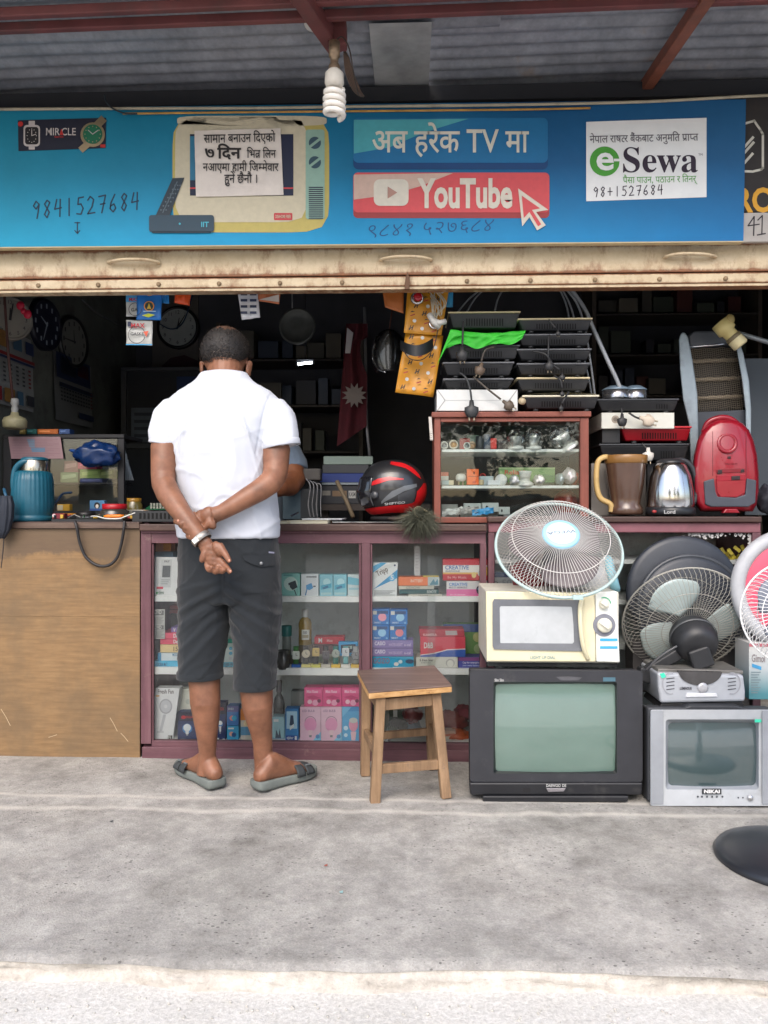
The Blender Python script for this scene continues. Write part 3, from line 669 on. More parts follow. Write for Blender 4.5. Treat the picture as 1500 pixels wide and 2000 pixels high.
# head, bowed forward
HC = J(440, 699, 2.885); HR3 = Matrix.Rotation(R(-34), 3, 'X')        # local +y = face side
def hd(x, y, z): return HC + HR3 @ V((x, y, z))
bd.ell(hd(0, -.012, .012), (.087, .097, .098), HR3, 24); bd.ell(hd(0, .022, -.045), (.066, .076, .075), HR3, 20); bd.ell(hd(0, .052, -.092), (.042, .036, .030), HR3, 14)
bd.ell(hd(0, .098, -.028), (.013, .018, .030), HR3, 10); bd.ell(hd(0, .104, -.046), (.019, .014, .012), HR3, 10)
bd.ell(hd(0, .082, .018), (.056, .018, .014), HR3, 12); bd.ell(hd(0, .088, -.075), (.027, .012, .007), HR3, 10); bd.ell(hd(0, .086, -.086), (.024, .012, .007), HR3, 10)
for sd in (-1, 1):
    e = J(440 + sd * 46, 719, 2.885); rz = Matrix.Rotation(sd * R(-24), 3, 'Z') @ Matrix.Rotation(R(-18), 3, 'X')
    bd.ell(e, (.0075, .017, .031), rz, 14); bd.ell(e + V((sd * .003, .006, .018)), (.008, .015, .012), rz, 10); bd.ell(e + V((-sd * .001, .004, -.022)), (.008, .010, .012), rz, 10)
# arms
limb(bd, [(352, 815, 2.775, 20), (332, 840, 2.74, 25), (322, 875, 2.715, 27.5), (321, 905, 2.70, 26), (319, 928, 2.69, 24), (320, 945, 2.675, 23.5), (329, 965, 2.65, 23.5), (341, 982, 2.625, 22), (355, 1002, 2.60, 19.5), (371, 1023, 2.585, 17.5), (385, 1041, 2.575, 16), (393, 1051, 2.57, 16)])
limb(bd, [(520, 815, 2.775, 20), (534, 845, 2.745, 24), (540, 880, 2.72, 27), (539, 910, 2.705, 25), (536, 930, 2.685, 24), (527, 943, 2.665, 23.5), (508, 957, 2.645, 22), (482, 972, 2.625, 20), (455, 988, 2.61, 17.5), (432, 1001, 2.605, 15.5), (418, 1006, 2.605, 16)])
# left hand: open palm to the back, fingers curled
def blob(me, px, py, Y, rx, ry, rz, ang=0): me.ell(J(px, py, Y), (rx * S(Y), ry * S(Y), rz * S(Y)), Matrix.Rotation(R(ang), 3, 'Y'), 14)
HYL = 2.567
for px, py, a, b in ((400, 1060, 17, 14), (406, 1070, 20, 14), (411, 1081, 22, 13), (415, 1092, 21, 12), (418, 1100, 19, 10)): blob(bd, px, py, HYL, a, 11, b, 28)
blob(bd, 426, 1072, HYL - .010, 10, 10, 17, -28); blob(bd, 399, 1084, HYL - .008, 8, 8, 17, 24)
def finger(me, pts): me.tube([J(a, b, Y) for a, b, Y, r in smo(pts)], [r * S(2.56) for a, b, Y, r in smo(pts)], 10)
def smo(pts, n=4):
    out = []
    for i in range(len(pts) - 1):
        p0, p1, p2, p3 = pts[max(i - 1, 0)], pts[i], pts[i + 1], pts[min(i + 2, len(pts) - 1)]
        for k in range(n):
            t = k / n; out.append(tuple(.5 * (2 * b + (c - a) * t + (2 * a - 5 * b + 4 * c - d) * t * t + (3 * b - a - 3 * c + d) * t ** 3) for a, b, c, d in zip(p0, p1, p2, p3)))
    return out + [pts[-1]]
finger(bd, [(428, 1064, HYL - .008, 8), (437, 1078, HYL - .018, 7.2), (444, 1089, HYL - .024, 6), (449, 1098, HYL - .028, 4.8)])
finger(bd, [(428, 1092, HYL, 7.2), (437, 1102, HYL - .006, 6.6), (444, 1110, HYL - .020, 5.8), (451, 1119, HYL - .027, 4.6)])
finger(bd, [(421, 1098, HYL, 7.2), (428, 1110, HYL - .010, 6.6), (434, 1116, HYL - .028, 5.8), (438, 1110, HYL - .040, 4.8)])
finger(bd, [(413, 1102, HYL, 7), (418, 1114, HYL - .010, 6.4), (423, 1116, HYL - .030, 5.8), (426, 1107, HYL - .038, 4.7)])
finger(bd, [(404, 1100, HYL, 6.2), (407, 1111, HYL - .010, 5.8), (411, 1113, HYL - .026, 5.2), (414, 1105, HYL - .034, 4.3)])
# right hand: closed round the left wrist from the body side
HYR = 2.612
blob(bd, 408, 1006, HYR, 19, 12, 17, -30); blob(bd, 396, 1012, HYR + .004, 17, 10, 18, -30); blob(bd, 412, 1022, HYR - .010, 10, 9, 14, -35); blob(bd, 384, 1018, HYR + .008, 16, 8, 19, -30)
for (a, b), (c, d_), r in (((372, 1002), (346, 1019), 6.8), ((374, 1012), (356, 1027), 7), ((378, 1022), (363, 1036), 6.8), ((382, 1032), (369, 1048), 6)):
    finger(bd, [(a + 10, b + 2, HYR + .012, r), (lerp(a, c, .55), lerp(b, d_, .55), HYR + .012, r), (c - 1, d_ - 2, HYR - .012, r), (c + 3, d_ + 1, HYR - .038, r * .92), (c + 12, d_ + 5, HYR - .052, r * .75)])
finger(bd, [(412, 1012, HYR - .008, 8), (404, 1026, HYR - .012, 7), (396, 1036, HYR - .004, 6)])
grow('body', bd, SKIN, man, .003, 2)
nl = M()
for a, b, Y in ((450, 1116, HYL - .034), (448, 1095, HYL - .034)): nl.ell(J(a, b, Y), (.004, .002, .005), None, 8)
for c, d_ in ((348, 1017), (358, 1025), (365, 1034), (371, 1046)): nl.ell(J(c, d_, HYR - .0505), (.0042, .0028, .0048), None, 8)
build('fingernails', nl, mat((196, 140, 116), .35), man, kind='stuff')
# eyes and brows
me = M()
for sd in (-1, 1): me.ell(hd(sd * .031, .083, -.006), (.013, .009, .007), HR3, 10)
build('eyes', me, mat((226, 220, 214), .3), man, kind='stuff')
# shirt
rdg = lambda p, f, s_, e=7: max(0, 1 - abs(noise.noise((p.x * f, p.y * f, p.z * s_))) * 2) ** e
wr = lambda p, f, s_: noise.noise((p.x * f, p.y * f, p.z * s_))
SHIRT = cloth_mat((192, 196, 205), 900, .15, .85, .03)
st = M()
T = lambda px, py, Y, hw, hdp, e=2.4: ring(J(px, py, Y), hw * S(MY), hdp, 40, e)
st.loft([T(447, 1050, 2.782, 100, .130), T(447, 1030, 2.782, 100, .131), T(446, 1000, 2.782, 99, .134), T(443, 960, 2.78, 97, .137), T(438, 920, 2.775, 95, .138), T(434, 885, 2.772, 96, .138), T(434, 850, 2.772, 101, .135), T(436, 820, 2.775, 106, .126), T(437, 795, 2.785, 108, .112), T(437, 778, 2.795, 106, .096), T(438, 764, 2.805, 92, .080), T(438, 752, 2.812, 70, .068), T(438, 742, 2.818, 56, .066), T(438, 730, 2.822, 46, .064)])
def sleeve(pts):
    st.loft([[J(a, b, Y) + (Matrix.Rotation(R(an), 3, 'Y') @ V((cos(2 * pi * k / 24) * r * S(Y), sin(2 * pi * k / 24) * r * S(Y) * .95, 0))) for k in range(24)] for a, b, Y, r, an in pts])
sleeve([(358, 792, 2.79, 18, 50), (347, 800, 2.775, 32.5, 38), (334, 815, 2.755, 35, 25), (326, 835, 2.735, 33, 15), (321, 852, 2.722, 30, 10), (320, 866, 2.715, 27.5, 8)])
sleeve([(516, 792, 2.79, 18, -50), (528, 800, 2.775, 32.5, -38), (540, 815, 2.755, 36, -25), (546, 835, 2.74, 36, -15), (549, 855, 2.728, 36, -10), (549.5, 872, 2.72, 35.5, -10)])
def shirt_fold(p, n):
    z = p.z; a = 0
    lx = (p.x - J(437, 800, MY).x) / .19
    a += .0035 * wr(p, 9, 3.2) + .0018 * wr(p + V((3, 1, 2)), 22, 7) + .0032 * rdg(p + V((1, 0, .6 * p.x)), 6, 3.5) * (z < 1.36) + .0018 * rdg(p + V((4, 2, -.5 * p.x)), 11, 7)
    if n.y < 0:
        a += .0045 * sin((lx * 2.2 + (z - 1.2) * 6) * 3.2) * max(0, 1 - abs(z - 1.02) / .20) * .8          # slack folds above the arms
        a += -.004 * max(0, 1 - abs(lx) * 3) * max(0, 1 - abs(z - 1.16) / .22)                                 # hollow along the spine
        ax_ = abs(lx); sd_ = 1.7 if lx > 0 else 0
        a -= .0025 * math.exp(-((ax_ - .80 - .9 * (z - 1.30)) / .018) ** 2) * (1.20 < z < 1.44)                  # armhole seam
        for k in range(5):                                                                                   # soft drag folds fanning out from the armpits
            t_ = (1.26 - .035 * k - z) + (.78 - ax_) * (.10 + .17 * k + .05 * sin(sd_ + k)); a += .0032 * math.exp(-(t_ / (.009 + .002 * k)) ** 2) * max(0, min(1, (ax_ - .22) * 3)) * (ax_ < .86)
        for k in range(4): t_ = z - 1.10 + .045 * k + .05 * sin(lx * (2.1 + .4 * k) + k * 1.9 + sd_ * .2); a += .0034 * math.exp(-(t_ / .011) ** 2) * (.4 + .6 * abs(sin(lx * 1.7 + k)))
    return p + n * a
SH = grow('polo_shirt', st, SHIRT, man, .005, 9, shirt_fold)
cl = M()
def coll(k, r, z, dy=0):                    # folded collar ring
    a = 2 * pi * k / 40; back = .5 - .5 * sin(a)
    return V((J(439, 735, 2.81).x + cos(a) * r * 1.14, 2.822 + dy + sin(a) * r * .98, z + .006 * back))
z0 = J(438, 741, 2.78).z
cl.loft([[coll(k, .070, z0 - .036, 0) for k in range(40)], [coll(k, .0755, z0 - .006, 0) for k in range(40)], [coll(k, .0735, z0 + .020, .004) for k in range(40)], [coll(k, .070, z0 + .027, .006) for k in range(40)], [coll(k, .066, z0 + .022, .006) for k in range(40)], [coll(k, .064, z0 - .010, .004) for k in range(40)]], caps=False)
build('collar', cl, SHIRT, SH)
for sgn, pts in ((-1, (320.2, 862, 2.7165, 29.0, 8)), (1, (549.5, 867, 2.7225, 37.2, -10))):
    a, b, Y, r, an = pts; me = M()
    rot = Matrix.Rotation(R(an), 3, 'Y')
    def rr(dz, rad): return [J(a, b, Y) + rot @ V((cos(2 * pi * k / 32) * rad * S(Y), sin(2 * pi * k / 32) * rad * S(Y) * .95, dz)) for k in range(32)]
    me.loft([rr(.012, r - 1.2), rr(.009, r), rr(-.008, r + .3), rr(-.011, r - .6), rr(-.009, r - 2)], caps=False); build('sleeve_hem', me, SHIRT, SH)
# shorts
SHORT = cloth_mat((24, 29, 34), 500, .3, .9, .22)
tr = M()
Q = lambda px, py, Y, hw, hdp, e=2.3: ring(J(px, py, Y), hw * S(MY), hdp, 36, e)
tr.loft([Q(447, 1038, 2.785, 97, .122), Q(447, 1060, 2.785, 98.5, .126), Q(448, 1090, 2.785, 100, .130), Q(449, 1120, 2.788, 101, .132), Q(449, 1150, 2.79, 101, .130), Q(449, 1172, 2.795, 98, .122)])
def leg(pts): tr.loft([Q(a, b, Y, hw, dp) for a, b, Y, hw, dp in pts])
leg([(402, 1135, 2.792, 52, .118), (401, 1180, 2.79, 51.5, .116), (399, 1220, 2.785, 49, .108), (395, 1260, 2.775, 46, .098), (392, 1295, 2.77, 43.5, .090), (391, 1318, 2.765, 42.5, .086)])
leg([(496, 1135, 2.792, 52, .118), (499, 1180, 2.79, 50.5, .116), (501, 1220, 2.785, 47.5, .108), (500, 1260, 2.775, 43, .098), (498, 1300, 2.77, 40.5, .090), (498, 1338, 2.765, 39.5, .086)])
def short_fold(p, n):
    z = p.z; lx = p.x - J(447, 1100, MY).x; a = .003 * wr(p, 8, 4) + .0016 * wr(p + V((5, 2, 1)), 26, 10) + .0050 * rdg(p + V((2, 0, .9 * abs(lx))), 5, 7) + .0025 * rdg(p + V((7, 1, -.7 * lx)), 12, 15)
    if n.y < .2:
        sd = 1 if lx > 0 else -1
        for k, (zz, sl, am, wd) in enumerate(((.700, .55, .007, .012), (.655, .75, .006, .013), (.60, .95, .005, .014), (.745, .35, .004, .010), (.54, 1.1, .005, .016))):
            t_ = (z - zz) + (abs(lx) - .06) * sl * (1 if k % 2 == 0 or sd > 0 else .8) + .008 * wr(p, 6, 6)
            a += am * math.exp(-(t_ / wd) ** 2) * max(0, min(1, abs(lx) / .03)) * (1 if abs(lx) < .16 else .3) - am * .5 * math.exp(-((t_ - 1.6 * wd) / wd) ** 2)
        a -= .006 * math.exp(-(lx / .008) ** 2) * (z > .69) * (z < .86)
    return p + n * a
SO = grow('shorts', tr, SHORT, man, .0055, 3, short_fold)
for a, b, hw in ((391, 1318, 43.8), (498, 1338, 40.8)):
    me = M(); rings_ = []
    for dz, k in ((.016, -.6), (.014, .3), (-.003, .9), (-.008, .4), (-.008, -1.2), (.004, -2)): rings_.append([q_ + V((0, 0, dz)) for q_ in Q(a, b, 2.765, hw + k, .087 + k * .001)])
    me.loft(rings_, caps=False); build('leg_hem', me, SHORT, SO)
# back pocket, laid on the seat of the shorts
from mathutils.bvhtree import BVHTree
def cast(o, px, py):                       # where the view ray through a pixel meets a mesh
    off = ROOT[o.name]; bv = BVHCACHE.get(o.name) or BVHTree.FromPolygons([v.co + off for v in o.data.vertices], [tuple(p.vertices) for p in o.data.polygons]); BVHCACHE[o.name] = bv
    d = (RT * ((px - 750) / FP) + FW + UP * ((1000 - py) / FP)).normalized(); h = bv.ray_cast(CAM, d)
    return (h[0], h[1]) if h[0] is not None else (P(px, py, 2.66), V((0, -1, 0)))
BVHCACHE = {}
def patch(o, quad, lift, nu=10, nv=10):
    me = M()
    def f(u_, v_):
        a = [lerp(lerp(quad[0][i], quad[1][i], u_), lerp(quad[3][i], quad[2][i], u_), v_) for i in (0, 1)]; p, n = cast(o, *a)
        return p + V((0, -lift, 0))
    return me.grid(f, nu, nv)
build('back_pocket', patch(SO, [(476, 1160), (534, 1156), (537, 1092), (474, 1092)], .0022), SHORT, SO)
pf = M(); top = [(473, 1084), (490, 1083), (510, 1084), (537, 1087)]; bot = [(478, 1094), (492, 1101), (510, 1107), (537, 1104)]
pf.grid(lambda a, b: (lambda i, f_: cast(SO, lerp(lerp(top[i][0], top[i + 1][0], f_), lerp(bot[i][0], bot[i + 1][0], f_), b), lerp(lerp(top[i][1], top[i + 1][1], f_), lerp(bot[i][1], bot[i + 1][1], f_), b))[0] + V((0, -.004 - .004 * b, 0)))(min(2, int(a * 3)), a * 3 - min(2, int(a * 3))), 12, 4)
build('pocket_flap', pf, SHORT, SO)
p, n = cast(SO, 511, 1100); build('pocket_button', M().lathe([(0, .004), (.004, .003), (.0062, .002), (.0066, -.004)], p + V((0, -.010, 0)), (0, -1, 0), 14), mat((120, 122, 124), .35, .6), SO)
build('brand_tab', patch(SO, [(525, 1080), (536, 1081), (536, 1078), (525, 1077)], .002, 3, 2), mat((150, 150, 170), .7), SO)
me = M(); me.tube([cast(SO, 437 + .5 * (y - 1050) / 100, y)[0] + V((0, -.0005, 0)) for y in range(1062, 1168, 8)], .0012, 5); build('back_seam', me, mat((26, 28, 34), .9), SO)
# hair: cropped, thin and brown over the crown
def hair_mat():
    m, t, b = nodes('cropped_hair'); tc = N(t, 'ShaderNodeTexCoord'); n1 = noise_n(t, 30, 6); n2 = noise_n(t, 400, 3)
    c = ramp(t, n1.outputs[0], [(.3, lin((20, 17, 16))), (.7, lin((40, 34, 31)))]).outputs[0]
    t.links.new(c, b.inputs['Base Color']); b.inputs['Roughness'].default_value = .6; bumpn(t, b, n2.outputs[0], .6, .002); return m
hr = M(); rnd = random.Random(3)
hairs, crown = hair_mat(), mat((78, 52, 38), .6, var=.25, vs=40)
sur = lambda a, e, k=1.0: hd(cos(e) * cos(a) * .087 * k, -.012 + cos(e) * sin(a) * .096 * k, .012 + sin(e) * .098 * k)
capm = M()
def hairline(a):                            # lowest latitude of the hair at azimuth a (a = -90 deg is the nape)
    b = abs(((a + pi / 2 + pi) % (2 * pi)) - pi)       # 0 at nape, pi at brow
    return R(-52) if b < .9 else (R(-52) + (b - .9) / .45 * R(16) if b < 1.35 else (R(-36) + (b - 1.35) / .5 * R(40) if b < 1.85 else R(4) + (b - 1.85) * R(14)))
def capf(u_, v_):
    a = 2 * pi * u_; e = lerp(hairline(a), pi / 2 - .01, v_); k = 1.0 + .055 * min(1, v_ * 5) * (1 - .55 * max(0, v_ - .55) / .45)
    return sur(a, e, k + .012 * noise.noise((cos(a) * 6, sin(a) * 6, e * 8)))
capm.grid(capf, 60, 26)
HO = build('hair', capm, [hairs, crown], man)
for p_ in HO.data.polygons:
    c_ = p_.center + ROOT[man.name]; q_ = HR3.transposed() @ (c_ - HC)
    if (V((q_.x, q_.y + .075, q_.z - .075))).length < .046 + .02 * noise.noise(q_ * 60): p_.material_index = 1
for k in range(5200):
    a = rnd.random() * 2 * pi; e = lerp(hairline(a) - .08, pi / 2 - .03, rnd.random() ** 1.25); p0 = sur(a, e, 1.03)
    q_ = HR3.transposed() @ (p0 - HC)
    if V((q_.x, q_.y + .075, q_.z - .075)).length < .046 and rnd.random() < .6: continue
    nrm = (p0 - HC).normalized(); dn = (HR3 @ V((0, -.75, -.65))); dn = (dn - nrm * dn.dot(nrm) + V((rnd.gauss(0, .35), rnd.gauss(0, .35), rnd.gauss(0, .35)))).normalized()
    tip = p0 + nrm * .0065 + dn * .011; sd = nrm.cross(dn).normalized() * .0009
    hr.add([p0 - sd, p0 + sd, tip], [(0, 1, 2)], int(rnd.random() < .2))
build('hair_strands', hr, [mat((24, 20, 19), .5, var=.35, vs=60), mat((96, 84, 76), .5)], HO, kind='stuff')
# wrist watch with mesh strap
WM = mat((168, 164, 158), .35, .85, bump=.5, bs=900)
wa, wb = J(384, 1040, 2.576), J(401, 1061, 2.57); wc = J(393.5, 1052, 2.571); ax = (wb - wa).normalized()
me = M(); me.lathe([(.0325, -.011), (.0345, -.010), (.0345, .010), (.0325, .011)], wc, ax, 30); WT = build('wristwatch', me, WM, man)
q = ax.cross(V((0, 1, 0))).normalized(); f_ = (V((0, -1, 0)) - ax * V((0, -1, 0)).dot(ax)).normalized(); tn = (f_ * .92 + q * -.35).normalized()
build('clasp', M().obox(wc + tn * .0345, (.020, .018, .006), Matrix((q, ax, f_)).transposed()), mat((205, 205, 202), .2, .9), WT, bevel=.001)
# sandals
def sandal(h, t, side, lab):
    d = (t - h).normalized(); q = V((-d.y, d.x, 0)) * side; L_ = (t - h).length; me = M(); g = None
    prof = [(-.035, .030), (0, .040), (.15, .040), (.4, .036), (.6, .044), (.78, .050), (.92, .042), (1.03, .022)]
    outl = [(f, w_) for f, w_ in prof]
    def pt(f, w_, z): return h + d * (L_ * f) + q * (w_ + (.005 * sin(f * pi))) + V((0, 0, z))
    rings_ = []
    for z, k in ((.0, .94), (.012, 1.0), (.026, .99), (.034, .96), (.034, .80), (.030, .2)):
        r_ = [pt(f, w_ * k, z + (.008 * (1 - f) ** 2 if z > .01 else 0) + (.006 * max(0, f - .8) / .2 if z > .005 else 0)) for f, w_ in outl] + [pt(f, -w_ * k, z + (.008 * (1 - f) ** 2 if z > .01 else 0) + (.006 * max(0, f - .8) / .2 if z > .005 else 0)) for f, w_ in reversed(outl)]
        rings_.append(r_)
    me.loft(rings_, 0, True, True)
    s0 = build('sandal', fixo(me), [mat((108, 114, 110), .8, var=.1, bump=.2, bs=300)], man, sub=1, label=lab)
    for f0, f1 in ((.56, .70), (.73, .87)):
        st_ = M()
        def sf(a, b):
            f = lerp(f0, f1, b); an = pi * a; w_ = .050 * (1 - .05 * (f > .75)); hh = (.064 - .06 * (f - .56)) 
            return h + d * L_ * f + q * (cos(an) * (w_ + .002)) + V((0, 0, .030 + sin(an) ** .7 * (hh - .022)))
        st_.grid(sf, 18, 4); so_ = build('strap', st_, mat((52, 56, 58), .75, var=.15), s0)
        sm_ = so_.modifiers.new('t', 'SOLIDIFY'); sm_.thickness = .004; sm_.offset = 1
        c_ = h + d * L_ * ((f0 + f1) / 2) + q * -.030 + V((0, 0, .058)); build('buckle', M().obox(c_, (.022, .014, .006), Matrix.Rotation(math.atan2(d.y, d.x), 3, 'Z') @ Matrix.Rotation(-side * .7, 3, 'X')), mat((96, 102, 104), .6), s0, bevel=.002)
def fixo(me): return me
sandal(HL, TL, -1, 'grey slip-on sandal turned outward to the left'); sandal(HR, TR, 1, 'grey slip-on sandal turned outward to the right')

# --- shopkeeper seated behind the counter, mostly hidden by the customer
kp = thing('person', 'shopkeeper in a blue-grey shirt seated behind the counter, only arm and sleeve showing', 'person', P(520, 1180, 3.75))
KY = 3.72; kb_ = M()
kb_.loft([ring(J(490, 1090, 3.85), .17, .12), ring(J(490, 1000, 3.85), .165, .12), ring(J(488, 920, 3.83), .175, .12), ring(J(487, 870, 3.82), .19, .10), ring(J(487, 848, 3.82), .12, .07)])
kb_.tube([J(487, 860, 3.82), J(486, 830, 3.80), J(484, 805, 3.79)], [.055, .05, .052], 14); kb_.ell(J(483, 785, 3.78), (.075, .092, .105), Matrix.Rotation(R(20), 3, 'X'), 20); kb_.ell(J(483, 792, 3.69), (.014, .018, .026), None, 8)
for sd in (-1, 1): kb_.ell(J(483 + sd * 30, 786, 3.79), (.010, .018, .03), None, 8)
limbs = lambda me, pts: me.tube([J(a, b, Y) for a, b, Y, r in pts], [r * S(Y) for a, b, Y, r in pts], 14)
limbs(kb_, [(545, 868, 3.80, 26), (562, 890, 3.76, 24), (573, 918, 3.70, 22), (576, 938, 3.66, 21), (566, 950, 3.58, 20), (548, 953, 3.50, 17), (525, 962, 3.44, 14), (505, 968, 3.42, 13)])
limbs(kb_, [(430, 868, 3.80, 26), (412, 900, 3.74, 23), (408, 940, 3.66, 20), (430, 962, 3.52, 16), (455, 970, 3.44, 13)])
for bx in (500, 462):
    for k in range(4): limbs(kb_, [(bx - 4 + (1 if bx == 500 else -1) * -6, 970, 3.42, 6), (bx - 14 + k * 7, 980, 3.38, 5), (bx - 14 + k * 7, 990, 3.36, 4)])
for sd in (-1, 1): limbs(kb_, [(490 + sd * 24, 1085, 3.83, 36), (490 + sd * 34, 1095, 3.68, 30), (490 + sd * 34, 1150, 3.66, 22), (490 + sd * 34, 1270, 3.72, 16), (490 + sd * 34, 1385, 3.72, 14)])
grow('body', kb_, skin_mat((112, 66, 42), (138, 86, 56)), kp, .006, 3)
ks = M(); ks.loft([ring(J(490, 1095, 3.85), .18, .13), ring(J(490, 1000, 3.85), .178, .132), ring(J(488, 920, 3.83), .19, .132), ring(J(487, 868, 3.82), .20, .11), ring(J(487, 845, 3.82), .10, .07)])
limbs(ks, [(540, 868, 3.80, 30), (563, 890, 3.765, 30), (572, 908, 3.73, 29), (575, 922, 3.71, 27)]); limbs(ks, [(434, 868, 3.80, 30), (412, 895, 3.755, 29), (409, 920, 3.71, 26)])
grow('shirt', ks, cloth_mat((104, 118, 134), 500, .2, .85, .15), kp, .007, 3, lambda p, n: p + n * (.005 * wr(p, 12, 8)))
hm = M(); hm.ell(J(484, 779, 3.785), (.08, .098, .085), Matrix.Rotation(R(20), 3, 'X'), 20); build('hair', hm, hairs, kp)
me = M()
for sd in (-1, 1): me.ell(J(483 + sd * 11, 784, 3.695), (.012, .008, .006), None, 8)
build('eyes', me, mat((220, 214, 208), .3), kp, kind='stuff'); me = M()
for sd in (-1, 1): me.tube([J(490 + sd * 34, 1375, 3.76), J(490 + sd * 36, 1388, 3.60)], [.04, .032], 12)
build('shoes', me, mat((40, 36, 34), .6), kp)
ks_ = thing('seat', 'plain wooden stool behind the counter under the shopkeeper', 'stool', (J(490, 1100, 3.85).x, 3.85, .0))
qx = J(490, 1100, 3.85).x; build('seat_board', M().box((qx - .2, 3.68, .70), (qx + .2, 4.02, .735)), mat((90, 66, 46), .7), ks_, bevel=.004)
for ax_ in (-.17, .17):
    for ay in (3.71, 3.98): build('leg', M().beam((qx + ax_, ay, .705), (qx + ax_ * 1.1, ay, .002), .04, .04), mat((90, 66, 46), .7), ks_, bevel=.003)
# ============================================================ THINGS STANDING IN FRONT OF THE COUNTER
def wood_mat(c1, c2, c3, ax='Z', scale=30, rough=.7, wear=None):
    m, t, b = nodes('wood_grain'); tc = N(t, 'ShaderNodeTexCoord')
    mp = N(t, 'ShaderNodeMapping'); k = {'X': (.06, 1, 1), 'Y': (1, .06, 1), 'Z': (1, 1, .06)}[ax]
    mp.inputs['Scale'].default_value = tuple(x * scale for x in k); t.links.new(tc.outputs['Object'], mp.inputs[0])
    n1 = noise_n(t, 1, 8, .7, vec=mp.outputs[0]); n2 = noise_n(t, 7, 6, .7)
    c = ramp(t, n1.outputs[0], [(.28, lin(c1)), (.5, lin(c2)), (.72, lin(c3))]).outputs[0]
    c = mixc(t, .5, c, ramp(t, n2.outputs[0], [(.25, (.25, .24, .23)), (.7, (.62, .62, .62))]).outputs[0], 'OVERLAY')
    if wear:
        n3 = noise_n(t, 13, 8, .8); r = ramp(t, n3.outputs[0], [(.60, (0, 0, 0)), (.68, (.8, .8, .8))]); c = mixc(t, r.outputs[0], c, lin(wear))
    t.links.new(c, b.inputs['Base Color']); b.inputs['Roughness'].default_value = rough; bumpn(t, b, n1.outputs[0], .25, .002); return m
# --- wooden stool
STW = wood_mat((98, 78, 58), (136, 108, 80), (160, 132, 102), wear=(104, 90, 78)); STT = wood_mat((78, 62, 56), (106, 86, 78), (130, 110, 100), 'X', 26, .5)
so_ = thing('wooden_stool', 'worn wooden stool with dark square top between the customer and the big television', 'stool', (P(790, 1530, 2.8).x, 2.8, 0))
ZS = .390
def onz(px, py, z): return P(px, py, (1 - z) * FP / (py - 1000) * 1.0)
def onz(px, py, z):                           # where a pixel ray meets the horizontal plane z
    d = RT * ((px - 750) / FP) + FW + UP * ((1000 - py) / FP); return CAM + d * ((z - 1) / d.z)
c4 = [onz(720, 1351, ZS), onz(883, 1338, ZS), onz(848, 1299, ZS), onz(698, 1309, ZS)]
dn = lambda p, h: p - V((0, 0, h))
build('seat', M().hexa([dn(p, .006) for p in c4] + c4), STT, so_, bevel=.002)
build('seat_edge', M().hexa([dn(p, .026) for p in c4] + [dn(p, .0065) for p in c4]), wood_mat((150, 104, 58), (190, 148, 96), (206, 168, 118), 'X', 60, .8, wear=(80, 56, 36)), so_, bevel=.003)
cc = sum(c4, V()) / 4
feet = [onz(732, 1568, 0), onz(871, 1559, 0), onz(845, 1503, 0), onz(713, 1515, 0)]
tops = [lerp(p, cc, .20) for p in c4]; tops = [V((p.x, p.y, ZS - .027)) for p in tops]
tops[0] = V((P(743, 1352, tops[0].y).x, tops[0].y, ZS - .027)); tops[1] = V((P(850, 1345, tops[1].y).x, tops[1].y, ZS - .027))
for i in range(4): build('leg', M().beam(tops[i], feet[i] + V((0, 0, .001)), .034, .034, side=(feet[1] - feet[0])), STW, so_, bevel=.003)
at = lambda i, z: lerp(feet[i], tops[i], z / (ZS - .027))
for i, j, zt_, h in ((0, 1, .335, .040), (3, 2, .335, .040), (0, 3, .335, .04), (1, 2, .335, .04), (0, 1, .115, .032), (3, 2, .145, .028), (0, 3, .165, .03), (1, 2, .165, .03)):
    a, b = at(i, zt_), at(j, zt_); d = (b - a).normalized(); build('apron' if zt_ > .3 else 'stretcher', M().beam(a + d * .012, b - d * .012, .018, h), STW, so_, bevel=.002)
# --- tube televisions
def crt_mat(c):
    m, t, b = nodes('tube_screen'); b.inputs['Base Color'].default_value = (*lin(c), 1); b.inputs['Roughness'].default_value = .45
    n1 = noise_n(t, 6, 6, .7); r = ramp(t, n1.outputs[0], [(.3, tuple(x * .92 for x in lin(c))), (.7, tuple(x * 1.06 for x in lin(c)))]); t.links.new(r.outputs[0], b.inputs['Base Color'])
    b.inputs['Coat Weight'].default_value = 1; b.inputs['Coat Roughness'].default_value = .06; b.inputs['Coat IOR'].default_value = 2.1; return m
def frame_px(me, o, i, Y0, Y1, m=0):           # bezel: outer outline o, opening i (same point count)
    n = len(o); A = [P(*p, Y0) for p in o]; B = [P(*p, Y1) for p in i]
    me.add(A + B, [(k, (k + 1) % n, (k + 1) % n + n, k + n) for k in range(n)], m)
def screen_px(x0, y0, x1, y1, Y, bulge, n=16):
    me = M()
    def f(u_, v_):
        a, b = u_ * 2 - 1, v_ * 2 - 1; p = P(lerp(x0, x1, u_), lerp(y1, y0, v_), Y); return p + V((0, -bulge * (1 - (a * a + b * b) / 2), 0))
    return me.grid(f, n, n)
